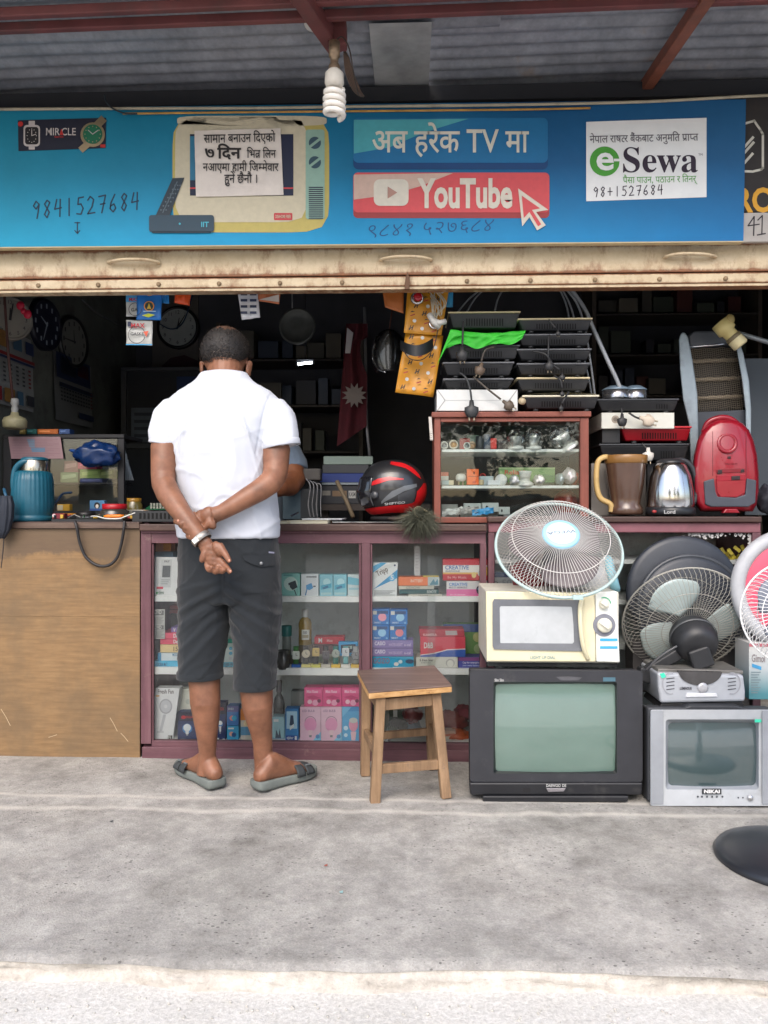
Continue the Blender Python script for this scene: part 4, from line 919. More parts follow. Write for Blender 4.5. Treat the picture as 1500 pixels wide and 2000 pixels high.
def tvset(name, label, outer, scr, Y, depth, body, bez, scrcol, extra):
    x0, y0, x1, y1 = outer; g = thing(name, label, 'television', (P((x0 + x1) / 2, y1, Y).x, Y + .1, 0))
    a, b = P(x0, y1, Y), P(x1, y0, Y); cx, w2 = (a.x + b.x) / 2, (b.x - a.x) / 2
    me = M(); hz = b.z - a.z
    me.loft([[V((cx + sx * w2 * k, Y + yy, a.z + hz * .5 + sz * hz * .5 * kz - dzz)) for sx, sz in ((-1, -1), (1, -1), (1, 1), (-1, 1))] for yy, k, kz, dzz in ((.03, .995, .985, 0), (.10, .99, .96, .004), (.14, .90, .90, .006), (depth * .8, .62, .66, .02), (depth, .52, .50, .02))], sm=False)
    build('cabinet', fixo(me), body, g, bevel=.006)
    return g
sx0, sy0, sx1, sy1 = 968, 1336, 1201, 1506
TVM = mat((44, 45, 50), .55, var=.12, bump=.15, bs=700, dirt=.12, dc=(96, 94, 92)); TVG = mat((30, 31, 35), .35, dirt=.12, dc=(90, 88, 86))
g = tvset('television', 'big black box television with greenish screen under the cream microwave', (918, 1310, 1255, 1553), None, 2.67, .40, mat((34, 34, 37), .6, bump=.1), None, None, None); TV1 = g
me = M(); o_ = rrect(918, 1310, 1255, 1527, 5); i_ = rrect(958, 1328, 1211, 1517, 3)
me.pprism([(918, 1527), (1255, 1527), (1255, 1312), (918, 1312)], 2.695, .01); build('backing', me, TVG, g)
me = M(); fo = rrect(918, 1310, 1255, 1527, 6); fi = rrect(964, 1332, 1205, 1511, 4)
frame_px(me, fo, fi, 2.668, 2.668); frame_px(me, [(x, y) for x, y in fo], fo, 2.70, 2.668)
build('bezel', me, TVM, g, bevel=.002)
me = M(); frame_px(me, fi, rrect(968, 1336, 1201, 1506, 6), 2.6675, 2.686); build('screen_frame', me, mat((22, 23, 26), .3), g)
build('screen', screen_px(966, 1334, 1203, 1508, 2.690, .020), crt_mat((96, 122, 112)), g)
me = M(); me.pprism([(919, 1553), (1254, 1553), (1256, 1529), (917, 1529)], 2.662, .06); build('lower_panel', me, TVG, g, bevel=.005)
me = M(); me.pprism([(943, 1568), (1227, 1566), (1228, 1555), (943, 1555)], 2.655, .26); build('stand', me, TVG, g, bevel=.004)
me = M(); me.ptext(1067, 1537, 5, 'DAEWOO', 2.6605, wd=28, bold=.03); me.ptext(1098, 1537, 5, 'DE', 2.6605, wd=8, bold=.03); me.ptext(966, 1331, 5, 'Slim Slim', 2.667, wd=18, bold=.03); build('lettering', me, ink(170, 170, 168), g)
me = M(); me.pprism([(1071, 1547), (1101, 1546), (1105, 1540), (1067, 1540)], 2.657, .006); build('power_button', me, mat((150, 146, 150), .3, .5), g, bevel=.001)
me = M(); me.prect(1022, 1539, 1036, 1547, 2.661, 0); me.prect(1178, 1323, 1202, 1331, 2.6665, 1); me.ppoly([(1086, 1322), (1110, 1321), (1137, 1323), (1130, 1329), (1095, 1329)], 2.6665, 2); build('stickers', me, [ink(20, 20, 22), mat((70, 104, 118), .6), mat((84, 84, 88), .8, var=.3)], g)
g = tvset('television', 'smaller silver box television at the right edge, dark grey screen', (1270, 1387, 1524, 1574), None, 2.63, .36, mat((58, 60, 64), .6), None, None, None); TV2 = g
SIL = mat((182, 186, 190), .4, .1, var=.08, dirt=.12, dc=(110, 104, 98)); SILD = mat((150, 154, 160), .4, .1, var=.08)
me = M(); fo = rrect(1270, 1386, 1524, 1574, 5); fi = rrect(1300, 1405, 1482, 1542, 6)
frame_px(me, fo, fi, 2.628, 2.632); frame_px(me, fo, fo, 2.68, 2.628); build('bezel', me, SIL, g, bevel=.003)
me = M(); frame_px(me, rrect(1300, 1405, 1482, 1542, 6), rrect(1305, 1411, 1476, 1534, 9), 2.6318, 2.652); build('screen_frame', me, SILD, g)
build('screen', screen_px(1303, 1409, 1478, 1536, 2.656, .018), crt_mat((64, 82, 84)), g)
me = M(); me.pprism([(1271, 1571), (1296, 1571), (1296, 1388), (1271, 1388)], 2.624, .004); build('side_panel', me, SILD, g, bevel=.001)
me = M(); me.pprism([(1489, 1571), (1523, 1571), (1523, 1388), (1489, 1388)], 2.624, .004); build('side_panel', me, SILD, g, bevel=.001)
me = M(); me.pprism([(1372, 1551), (1409, 1551), (1409, 1541), (1372, 1541)], 2.625, .004, 0); me.ptext(1375, 1549, 6, 'NIKAI', 2.6245, 1, wd=31, bold=.05); build('name_badge', me, [ink(40, 42, 46), ink(214, 214, 214)], g)
build('power_button', M().lathe([(0, .008), (.008, .007), (.010, .003), (.010, 0)], P(1465, 1558, 2.628), (0, -1, 0), 18), mat((190, 190, 192), .25, .7), g)
me = M()
for x in (1363, 1371, 1381, 1391, 1400, 1411): me.pcirc(x, 1556, 2, 2.627)
for x in (1442, 1451): me.pcirc(x, 1558, 1.6, 2.627)
build('buttons', me, ink(70, 72, 78), g, kind='stuff')
me = M(); me.prect(1474, 1405, 1487, 1411, 2.6225); build('price_dab', me, mat((60, 206, 168), .6), g)
me = M(); me.pprism([(1325, 1387), (1470, 1389), (1440, 1379), (1350, 1378)], 2.66, .2); build('carry_top', me, mat((46, 48, 52), .5), g, bevel=.004)
# --- microwave
MWY = 2.70
g = thing('microwave_oven', 'old cream microwave oven with grey door window on top of the big black television', 'microwave', P(1080, 1306, MWY + .1)); MW = g
CRM = mat((216, 208, 176), .45, var=.06, dirt=.14, dc=(120, 104, 78)); WHT = mat((222, 224, 218), .4, var=.05, dirt=.1, dc=(150, 140, 120)); GRY = mat((104, 107, 112), .5, var=.12, dirt=.2, dc=(70, 70, 72))
build('case', M().pbox(950, 1156, 1209, 1294, MWY + .02, .32), mat((206, 204, 190), .45, dirt=.15), g, bevel=.005)
build('underside', M().pbox(952, 1294.5, 1206, 1301, MWY + .03, .28), mat((30, 31, 33), .6, dirt=.3, dc=(90, 96, 90)), g)
build('door', M().pprism([(951, 1292), (1164, 1293), (1162, 1158), (949, 1155)], MWY, .019), CRM, g, bevel=.004)
build('control_panel', M().pprism([(1165, 1293), (1211, 1294), (1205, 1155), (1163, 1156)], MWY + .001, .018), WHT, g, bevel=.004)
me = M(); fo = [(965, 1268), (1140, 1272), (1139, 1262), (1137, 1215), (1136, 1180), (1133, 1172), (1050, 1171), (965, 1170), (962, 1176), (962, 1262)]
fi = [(978, 1256), (1118, 1257), (1121, 1254), (1120, 1220), (1117, 1187), (1115, 1185), (1050, 1184), (978, 1184), (976, 1187), (977, 1254)]
frame_px(me, fo, fi, MWY - .006, MWY - .003); frame_px(me, fo, fo, MWY + .002, MWY - .006); build('window_frame', me, GRY, g)
build('window', M().ppoly(fi, MWY - .0025), mat((180, 184, 186), .3, var=.06, vs=20, dirt=.08, dc=(120, 124, 126), ds=16, coat=.3), g)
me = M(); me.tube(smoothpath([P(1139, 1166, MWY - .002), P(1133, 1185, MWY - .018), P(1134, 1225, MWY - .024), P(1139, 1262, MWY - .018), P(1148, 1288, MWY - .002)], 6), .008, 10, flat=.7); build('door_handle', me, CRM, g)
for x, y, r, nm in ((1179, 1180, 9, 'small_knob'), (1180, 1221, 14, 'timer_knob')):
    me = M(); k = S(MWY); me.lathe([(0, .018), (r * k * .85, .017), (r * k, .012), (r * k, 0)], P(x, y, MWY), (0, -1, 0), 28); q = build(nm, me, mat((214, 212, 196), .35, dirt=.12), g)
    build('grip', M().obox(P(x, y, MWY - .02), (r * 1.5 * k, .010, r * .32 * k), Matrix.Rotation(R(35), 3, 'Y')), mat((224, 222, 206), .35), q, bevel=.001)
me = M(); me.pring(1180, 1221, 22, 8, MWY - .0015, 0); me.pring(1180, 1180, 14, 2, MWY - .0015, 1, a0=.1, a1=2.0)
for y in (1247, 1262): me.prect(1172, y, 1206, y + 5, MWY - .0015, 2)
me.ptext(1036, 1287, 5, 'LIGHT UP DIAL', MWY - .0015, 3, wd=49, bold=.02); build('print', me, [ink(120, 122, 132), ink(70, 160, 120), ink(60, 160, 208), ink(120, 150, 150)], g)
for x in (975, 1190): build('foot', M().lathe([(.016, 0), (.013, -.018), (0, -.018)], P(x, 1295, MWY + .06), (0, 0, 1), 14), mat((140, 144, 142), .5), g)
# --- fans
def fan_frame(c, n, roll=0):
    n = V(n).normalized(); u_ = V((1, 0, 0)); u_ = (u_ - n * u_.dot(n)).normalized(); w_ = n.cross(u_)
    if roll: u_, w_ = u_ * cos(roll) + w_ * sin(roll), w_ * cos(roll) - u_ * sin(roll)
    c = V(c); return lambda r, a, h: c + (u_ * cos(a) + w_ * sin(a)) * r + n * h
def cage(F, prof, nw, wire, twist=0, m_=None, par=None, nm='front_grille', rings=()):
    me = M()
    for k in range(nw):
        a = 2 * pi * k / nw; L_ = len(prof)
        me.tube([F(r, a + twist * (i / (L_ - 1)), h) for i, (r, h) in enumerate(prof)], wire, 4, caps=False)
    for r, h, wr_ in rings: me.tube([F(r, 2 * pi * k / 60, h) for k in range(61)], wr_, 5, caps=False)
    return build(nm, me, m_, par)
def blade(F, a0, r0, r1, sweep, pitch, h0, m_, par, full=.95):
    me = M()
    def f(u_, v_):                            # u along the radius, v across the blade
        r = lerp(r0, r1, u_); wdt = sweep * (.35 + full * sin(pi * (.18 + .62 * u_))) ; a = a0 + (v_ - .5) * wdt + .35 * u_
        rr_ = r - (.028 if u_ > .8 else 0) * ((v_ - .45) * 2) ** 2 * (u_ - .8) / .2
        return F(rr_, a, h0 + (v_ - .5) * pitch + .006 * sin(pi * v_))
    me.grid(f, 12, 12); o = build('blade', me, m_, par); q = o.modifiers.new('s', 'SOLIDIFY'); q.thickness = .002; return o
WIRE = mat((206, 204, 200), .35, var=.08); AQ = mat((168, 190, 188), .4, var=.06)
fc = P(1091, 1070, 2.80); g = thing('table_fan', 'white wire fan head with pale blue hub tilted upward on the cream microwave', 'fan', P(1091, 1156, 2.78))
F = fan_frame(fc, (-.02, -cos(R(44)), sin(R(44))), R(3)); RR = .222
cage(F, [(.062, .070), (.10, .074), (.15, .070), (.182, .058), (.205, .036), (.219, .014), (RR, .0)], 96, .00105, .16, WIRE, g, 'front_grille', [(.172, .0655, .0017), (RR, .0, .0022)])
cage(F, [(RR, -.001), (.219, -.016), (.203, -.040), (.17, -.060), (.11, -.07), (.05, -.072)], 84, .00105, -.30, WIRE, g, 'rear_grille', [(.172, -.058, .0015), (.11, -.070, .0015)])
me = M(); me.tube([F(RR + .003, 2 * pi * k / 72, -.002) for k in range(73)], .0058, 8, caps=False); RB = build('rim_band', me, AQ, g)
a = -pi / 2 + .10; build('rim_clip', M().obox(F(RR + .006, a, 0), (.035, .022, .016)), AQ, RB, bevel=.002)
me = M(); me.loft([[F(r, 2 * pi * k / 40, h) for k in range(40)] for r, h in ((.066, .066), (.066, .076), (.060, .080), (.052, .080))], caps=False); build('hub_ring', me, mat((150, 200, 226), .4, var=.05), g)
me = M(); me.loft([[F(r, 2 * pi * k / 40, h) for k in range(40)] for r, h in ((.0525, .079), (.050, .082), (.02, .084), (.001, .084))], caps=False); HB = build('hub_badge', me, mat((206, 224, 230), .4, var=.04), g)
vs, fs, W_ = text2d('WEGA', .01); me = M(); me.add([F(math.hypot((a_ - W_ / 2) * .022, (b_ - .5) * .013), math.atan2((b_ - .5) * .013, (a_ - W_ / 2) * .022) + pi + .05, .0848) for a_, b_ in vs], fs); build('lettering', me, ink(120, 130, 146), HB)
for k in range(3): blade(F, k * 2.094 + .5, .03, .185, 1.35, .04, .0, mat((96, 88, 90), .35), g)
me = M(); me.loft([[F(r, 2 * pi * k / 30, h) for k in range(30)] for r, h in ((.048, -.03), (.052, -.072), (.055, -.13), (.04, -.16), (.001, -.165))]); build('motor', me, mat((70, 72, 76), .5), g)
# second fan, seen from behind
fc = P(1337, 1212, 2.90); g = thing('fan', 'black-motored fan seen from behind with pale grey blades beside the microwave', 'fan', P(1330, 1330, 2.80))
nb_ = V((-.04, -cos(R(26)), -sin(R(26)))); F = fan_frame(fc, nb_); RR = .226
DW = mat((150, 148, 140), .4, var=.15)
cage(F, [(.058, .072), (.10, .070), (.15, .062), (.19, .046), (.215, .022), (RR, 0)], 76, .0010, .10, DW, g, 'rear_grille', [(.10, .0705, .0014), (.155, .0605, .0014), (RR, 0, .0034)])
cage(F, [(RR, -.001), (.216, -.022), (.19, -.048), (.14, -.062), (.05, -.066)], 70, .0010, -.12, DW, g, 'front_grille', [(.15, -.060, .0013), (.215, -.02, .002)])
BL = mat((176, 190, 188), .4, var=.08)
for a in (2.05, 2.05 + 2.094, 2.05 + 4.188): blade(F, a - .25, .045, .196, 1.25, .035, .012, BL, g, .8)
BLK = mat((36, 37, 40), .45, var=.2, dirt=.25, dc=(84, 82, 80))
me = M(); me.loft([[F(r, 2 * pi * k / 32, h) for k in range(32)] for r, h in ((.02, .05), (.066, .062), (.078, .085), (.080, .120), (.076, .150), (.066, .172), (.05, .182), (.001, .184))]); MT = build('motor', me, BLK, g)
me = M(); me.loft([[F(r, 2 * pi * k / 32, h) for k in range(32)] for r, h in ((.0815, .108), (.084, .11), (.084, .116), (.0815, .118))], caps=False); build('band', me, mat((70, 72, 74), .4), MT)
build('gear_box', M().obox(F(.03, -1.3, .19), (.075, .03, .075), Matrix.Rotation(R(-20), 3, 'Y')), BLK, MT, bevel=.008)
me = M(); me.tube(smoothpath([P(1322, 1262, 2.70), P(1300, 1275, 2.705), P(1278, 1292, 2.73), P(1262, 1310, 2.76)], 4), .0035, 6); build('power_wire', me, mat((90, 90, 92), .5), MT)
me = M(); me.beam(F(.03, -2.2, .13), P(1262, 1312, 2.80), .05, .045, r2=.8); me.beam(P(1262, 1305, 2.80), P(1254, 1330, 2.80), .045, .05); build('neck', me, BLK, g, bevel=.006)
# dark round fan bases leaning on the counter
def disc(nm, label, px, py, Y, r, tilt, m_, rim=None, grp=None, yawd=0):
    g = thing(nm, label, 'fan base', P(px, py + r / S(Y), Y), grp); n = Matrix.Rotation(yawd, 3, 'Z') @ V((0, -cos(tilt), sin(tilt))); F = fan_frame(P(px, py, Y), n)
    me = M(); me.loft([[F(q, 2 * pi * k / 56, h) for k in range(56)] for q, h in ((r, -.012), (r, 0), (r - .006, .008), (r * .9, .013), (r * .6, .019), (r * .25, .024), (.02, .026), (.001, .026))]); build('plate', me, m_, g)
    me = M(); me.loft([[F(q, 2 * pi * k / 30, h) for k in range(30)] for q, h in ((.04, .024), (.036, .036), (.02, .040), (.001, .040))], caps=False); build('collar', me, m_, g)
    if rim: me = M(); me.tube([F(r, 2 * pi * k / 72, .0) for k in range(73)], rim[1], 10, caps=False, flat=1.0); build('rim', me, rim[0], g)
    return g
NV = mat((44, 49, 58), .42, var=.14, dirt=.1, dc=(84, 88, 94))
disc('round_stand', 'dark slate round fan base, rear one leaning on the counter behind the fan', 1335, 1157, 3.055, .222, .06, NV)
disc('round_stand', 'dark slate round fan base, front one just behind the grey-bladed fan', 1352, 1190, 3.0, .205, .10, NV, (mat((62, 66, 72), .35), .009))
build('carton', M().pbox(1236, 1256, 1450, 1352, 2.97, .105), mat((52, 50, 50), .8), label='dark low carton hidden behind the fan, under the leaning fan bases', cat='carton', bevel=.003)
# pink-and-grey fan and the box under it
g = disc('round_fan', 'pink round fan body with pale grey rim at the right edge', 1546, 1150, 2.80, .190, .05, mat((204, 74, 98), .45, var=.06), (mat((168, 170, 174), .5), .026))
pbx = thing('carton', 'tall white and teal carton under the pink fan at the right edge', 'carton', P(1515, 1372, 2.78))
def tall_mat():
    m, t, b = nodes('carton_print'); tc = N(t, 'ShaderNodeTexCoord'); sx = N(t, 'ShaderNodeSeparateXYZ'); t.links.new(tc.outputs['Generated'], sx.inputs[0])
    r = ramp(t, sx.outputs['Z'], [(.1, lin((70, 126, 136))), (.55, lin((168, 176, 178))), (.9, lin((182, 182, 180)))]); t.links.new(r.outputs[0], b.inputs['Base Color']); b.inputs['Roughness'].default_value = .6; return m
build('box_body', M().pbox(1463, 1256, 1580, 1366, 2.77, .12), tall_mat(), pbx, bevel=.002)
me = M(); me.ptext(1468, 1292, 13, 'Gimol', 2.7685, 0, wd=26, bold=.01, rot=.05); me.ppoly([(1469, 1296), (1487, 1302), (1487, 1309), (1469, 1303)], 2.7685, 1); me.prect(1463, 1257, 1580, 1263, 2.7685, 2)
for k in range(9): me.prect(1467, 1312 + k * 5, 1486 - (k % 3) * 3, 1314 + k * 5, 2.7685, 3)
build('print', me, [ink(120, 110, 112), ink(60, 140, 186), ink(160, 92, 100), ink(110, 128, 134)], pbx)
# pedestal fan whose base reaches into the picture
bx = onz(1546, 1662, .03); g = thing('pedestal_fan', 'pedestal fan at the right edge with white wire head and black round floor base', 'fan', (bx.x, bx.y, 0))
BB = mat((34, 36, 42), .32, var=.12, dirt=.08, dc=(90, 90, 92))
build('floor_base', M().lathe([(.205, .001), (.207, .010), (.198, .022), (.17, .034), (.12, .046), (.06, .056), (.03, .06), (0, .06)], (bx.x, bx.y, 0), n=64), BB, g)
build('pole', M().lathe([(.022, .05), (.022, .14), (.014, .15), (.014, .72)], (bx.x, bx.y, 0), n=18), mat((190, 190, 192), .3, .7), g)
F = fan_frame((bx.x + .005, bx.y - .03, P(1560, 1196, bx.y).z), (-.28, -1, .05)); RR = .150
cage(F, [(.04, .05), (.08, .05), (.115, .042), (.138, .022), (RR, 0)], 64, .0011, .25, mat((222, 222, 222), .35, var=.05), g, 'front_grille', [(.10, .046, .0015), (RR, 0, .0032)])
cage(F, [(RR, 0), (.14, -.02), (.12, -.038), (.05, -.045)], 64, .0011, -.35, mat((222, 222, 222), .35, var=.05), g, 'rear_grille', [(.10, -.042, .0014)])
for k in range(3): blade(F, k * 2.094, .03, .125, 1.3, .03, .0, mat((110, 116, 130), .35), g)
me = M(); me.loft([[F(r, 2 * pi * k / 26, h) for k in range(26)] for r, h in ((.03, .03), (.042, .052), (.03, .058), (.001, .06))]); build('hub', me, mat((210, 210, 212), .4), g)
me = M(); me.loft([[F(r, 2 * pi * k / 26, h) for k in range(26)] for r, h in ((.03, -.02), (.05, -.045), (.052, -.11), (.03, -.13), (.001, -.13))]); build('motor', me, mat((60, 62, 66), .4), g)
# silver kitchen grill on the smaller television
GY = 2.69; g = thing('contact_grill', 'silver electric appliance with dark dished lid on top of the silver television', 'appliance', P(1370, 1380, GY + .05))
build('body', M().pprism([(1290, 1374), (1456, 1371), (1457, 1352), (1453, 1318), (1284, 1314), (1286, 1345)], GY, .2), mat((176, 180, 186), .35, .3, var=.06), g, bevel=.010, seg=3)
build('base', M().pprism([(1286, 1384), (1454, 1382), (1450, 1371), (1292, 1374)], GY + .01, .18), mat((28, 28, 30), .5), g, bevel=.003)
build('top_plate', M().pprism([(1284, 1313), (1452, 1317), (1452, 1310), (1286, 1306)], GY + .02, .17), mat((120, 118, 114), .5, .4, dirt=.3), g, bevel=.003)
me = M(); me.pprism([(1326, 1311)] + [(1368 + 42 * cos(pi + pi * k / 16), 1312 + 27 * sin(pi * k / 16)) for k in range(1, 16)] + [(1411, 1313)], GY - .003, .02); build('dark_window', me, mat((62, 60, 60), .2, var=.25, coat=.5), g)
for cx_ in (1310, 1430):
    me = M(); me.pring(cx_, 1335, 17, 2.5, GY - .002, 0, n=20, a0=pi * (.4 if cx_ < 1370 else -.6), a1=pi * (1.6 if cx_ < 1370 else .6), ry=22)
    for k in range(4): me.pline([(cx_ - 8, 1326 + k * 7), (cx_ + 7, 1324 + k * 7)], 1.6, GY - .002, 1)
    build('vent', me, [mat((150, 152, 158), .4), ink(52, 52, 58)], g)
me = M(); me.ptext(1328, 1347, 4.5, 'LUMINOUS', GY - .0025, wd=23, bold=.04); build('lettering', me, ink(60, 60, 66), g)
build('latch', M().pprism([(1340, 1362), (1402, 1361), (1400, 1354), (1342, 1354)], GY - .006, .008), mat((206, 208, 212), .3), g, bevel=.002)
me = M(); me.lathe([(.018, 0), (.018, .004), (.012, .007), (0, .007)], P(1372, 1343, GY), (0, -1, 0), 20); build('dial', me, mat((190, 190, 194), .3, .4), g)
me = M(); me.pprism([(1297, 1314), (1301, 1322), (1293, 1325), (1289, 1316)], GY - .003, .001); build('price_dab', me, mat((60, 206, 168), .6), g)
# red bag and white jar wedged behind the fan head
rb = M()
def bag(me, c, rad, sd, amp=.25, n=26):
    c = V(c); rings_ = []
    for i in range(n // 2 + 1):
        e = -pi / 2 + pi * i / (n // 2); rw = []
        for k in range(n):
            a = 2 * pi * k / n; d = V((cos(e) * cos(a), cos(e) * sin(a), sin(e))); q = 1 + amp * noise.noise(d * 2.2 + V((sd, 0, 0))) + amp * .4 * noise.noise(d * 6 + V((0, sd, 0))); rw.append(c + V((d.x * rad[0], d.y * rad[1], d.z * rad[2])) * q)
        rings_.append(rw)
    return me.loft(rings_)
bag(rb, P(1058, 1120, 2.98), (.12, .07, .075), 4); build('cloth_bag', rb, cloth_mat((116, 24, 30), 300, .3, .8, .2), label='dark red cloth bag squeezed behind the fan head on the microwave', cat='bag')
g = thing('lidded_jar', 'white plastic jar with pale blue lid lying behind the microwave', 'jar', P(1180, 1156, 2.90))
F = fan_frame(P(1172, 1126, 2.92), (.93, -.25, .25)); me = M(); me.loft([[F(r, 2 * pi * k / 26, h) for k in range(26)] for r, h in ((.001, -.11), (.05, -.11), (.062, -.09), (.064, .03))]); build('jar_body', me, mat((196, 198, 200), .4, var=.08, bump=.2, bs=60), g)
me = M(); me.loft([[F(r, 2 * pi * k / 26, h) for k in range(26)] for r, h in ((.066, .028), (.070, .032), (.070, .055), (.06, .06), (.001, .06))]); build('lid', me, mat((146, 200, 212), .4), g)
# ============================================================ COUNTERS AND THE GOODS BEHIND GLASS
CY = 3.09
def glass_mat(tint=(.95, .98, .97), k=1.0):
    m, t, b = nodes('window_glass'); t.nodes.remove(b); out = t.nodes['Material Output']
    tr = N(t, 'ShaderNodeBsdfTransparent'); tr.inputs[0].default_value = (*tint, 1); gl = N(t, 'ShaderNodeBsdfGlossy'); gl.inputs['Roughness'].default_value = .015
    fr = N(t, 'ShaderNodeFresnel'); fr.inputs['IOR'].default_value = 1.52; mu = N(t, 'ShaderNodeMath', operation='MULTIPLY'); mu.inputs[1].default_value = k; t.links.new(fr.outputs[0], mu.inputs[0])
    n1 = noise_n(t, 5, 3); bp = N(t, 'ShaderNodeBump'); bp.inputs['Strength'].default_value = .04; bp.inputs['Distance'].default_value = .01; t.links.new(n1.outputs[0], bp.inputs['Height']); t.links.new(bp.outputs[0], gl.inputs['Normal'])
    mx = N(t, 'ShaderNodeMixShader'); t.links.new(mu.outputs[0], mx.inputs[0]); t.links.new(tr.outputs[0], mx.inputs[1]); t.links.new(gl.outputs[0], mx.inputs[2])
    # a thin film of dust
    df = N(t, 'ShaderNodeBsdfDiffuse'); df.inputs[0].default_value = (.5, .52, .5, 1); n2 = noise_n(t, 3.5, 8, .75); r = ramp(t, n2.outputs[0], [(.4, (0, 0, 0)), (.85, (.035, .035, .035))])
    m2 = N(t, 'ShaderNodeMixShader'); t.links.new(r.outputs[0], m2.inputs[0]); t.links.new(mx.outputs[0], m2.inputs[1]); t.links.new(df.outputs[0], m2.inputs[2]); t.links.new(m2.outputs[0], out.inputs[0]); return m
GLASS = glass_mat((.98, .99, .985), .9)
PUR = wood_mat((78, 48, 56), (98, 64, 72), (116, 82, 88), 'X', 22, .6, wear=(120, 96, 92)); PURV = wood_mat((78, 48, 56), (98, 64, 72), (116, 82, 88), 'Z', 22, .6, wear=(120, 96, 92))
SHW = mat((232, 234, 232), .6, var=.08, dirt=.2, dc=(120, 112, 104)); INN = mat((206, 212, 212), .7, var=.1, vs=4, dirt=.25, dc=(96, 96, 92)); CTOP = wood_mat((52, 34, 30), (74, 52, 46), (92, 68, 60), 'X', 16, .5, wear=(110, 92, 84))
def pb(par, nm, x0, y0, x1, y1, Y, d, m, bv=.002): return build(nm, M().pbox(x0, y0, x1, y1, Y, d), m, par, bevel=bv)
ct = thing('display_counter', 'long purple-brown glass-fronted shop counter behind the customer', 'counter', (P(600, 1485, CY).x, CY + .25, 0))
X0, X1 = P(275, 1000, CY).x, P(944, 1000, CY).x
pb(ct, 'countertop', 272, 1024, 951, 1037, CY - .022, .56, CTOP, .004)
pb(ct, 'top_rail', 277, 1038, 949, 1061, CY + .002, .03, PUR); pb(ct, 'top_bead', 275, 1037.3, 950, 1041, CY - .010, .012, PUR)
pb(ct, 'stile', 275, 1038, 295, 1453, CY - .001, .04, PURV); pb(ct, 'mullion', 706, 1061.5, 723, 1453, CY - .001, .04, PURV); pb(ct, 'stile', 938, 1061.5, 950, 1453, CY - .001, .04, PURV)
pb(ct, 'stop_bead', 296, 1062, 300, 1450, CY + .008, .012, PURV, .001); pb(ct, 'stop_bead', 701, 1062, 705.5, 1450, CY + .008, .012, PURV, .001); pb(ct, 'stop_bead', 723.5, 1062, 727, 1450, CY + .008, .012, PURV, .001)
pb(ct, 'bottom_rail', 296, 1453.5, 937, 1466, CY + .003, .03, PUR); pb(ct, 'plinth', 277, 1466.5, 949, 1486, CY - .006, .05, PUR, .003)
build('side_panel', M().box((X0, CY + .042, .003), (X0 + .018, CY + .50, .955)), PURV, ct)
build('back_panel', M().box((X0 + .02, CY + .46, .02), (X1, CY + .475, .955)), INN, ct)
build('divider', M().box((P(712, 1000, CY + .1).x - .008, CY + .10, .03), (P(712, 1000, CY + .1).x + .008, CY + .455, .92)), INN, ct)
def zat(py, Y): return P(750, py, Y).z
SFY = CY + .03
for x0, x1 in ((297, 708), (722, 948)):
    for y0, y1 in ((1165, 1175), (1306, 1317), (1449, 1459)):
        a = P(x0, y1, SFY); b = P(x1, y0, SFY); build('shelf', M().box((a.x, SFY, a.z), (b.x, CY + .455, b.z)), SHW, ct, bevel=.002)
for x0, x1, yy in ((297, 505, .014), (480, 705, .020), (725, 850, .014), (835, 940, .020)):
    pb(ct, 'glass_pane', x0, 1062.5, x1, 1452, CY + yy, .004, GLASS, 0)
# right hand counter
cr = thing('display_counter', 'purple-brown glass-fronted counter at the right behind the fans and televisions', 'counter', (P(1220, 1485, CY).x, CY + .25, 0))
pb(cr, 'countertop', 953, 1009, 1488, 1020, CY - .02, .58, CTOP, .004); pb(cr, 'top_rail', 954, 1020.5, 1486, 1040, CY - .004, .05, mat((124, 78, 86), .5, var=.12, dirt=.2, dc=(90, 66, 66)), .004)
pb(cr, 'stile', 1470, 1040.5, 1486, 1486, CY - .003, .05, PURV); pb(cr, 'stile', 954, 1040.5, 966, 1486, CY - .003, .05, PURV); pb(cr, 'plinth', 967, 1455, 1469, 1486, CY + .002, .05, PUR)
pb(cr, 'glass_pane', 967, 1041, 1469, 1454, CY + .012, .004, GLASS, 0)
XA, XB = P(955, 1000, CY).x, P(1486, 1000, CY).x
build('back_panel', M().box((XA, CY + .40, .02), (XB, CY + .415, .97)), INN, cr); build('side_panel', M().box((XB - .018, CY + .05, .003), (XB, CY + .55, .975)), PURV, cr)
for y0, y1 in ((1094, 1101), (1172, 1180), (1257, 1267), (1449, 1455)):
    a = P(967, y1, SFY); b = P(1469, y0, SFY); build('shelf', M().box((a.x, SFY, a.z), (b.x, CY + .39, b.z)), SHW, cr, bevel=.002)
me = M()                                       # flaked paint round the right pane
for k in range(60): x = random.uniform(1330, 1468); me.pcirc(x, 1043 + random.random() ** 2 * 9, random.uniform(.8, 3), CY + .0105, 0, n=7)
for k in range(40): me.pcirc(1466 - random.random() ** 2 * 6, random.uniform(1043, 1090), random.uniform(.8, 2.6), CY + .0105, 0, n=7)
build('paint_flakes', me, mat((190, 188, 186), .8), cr, kind='stuff')
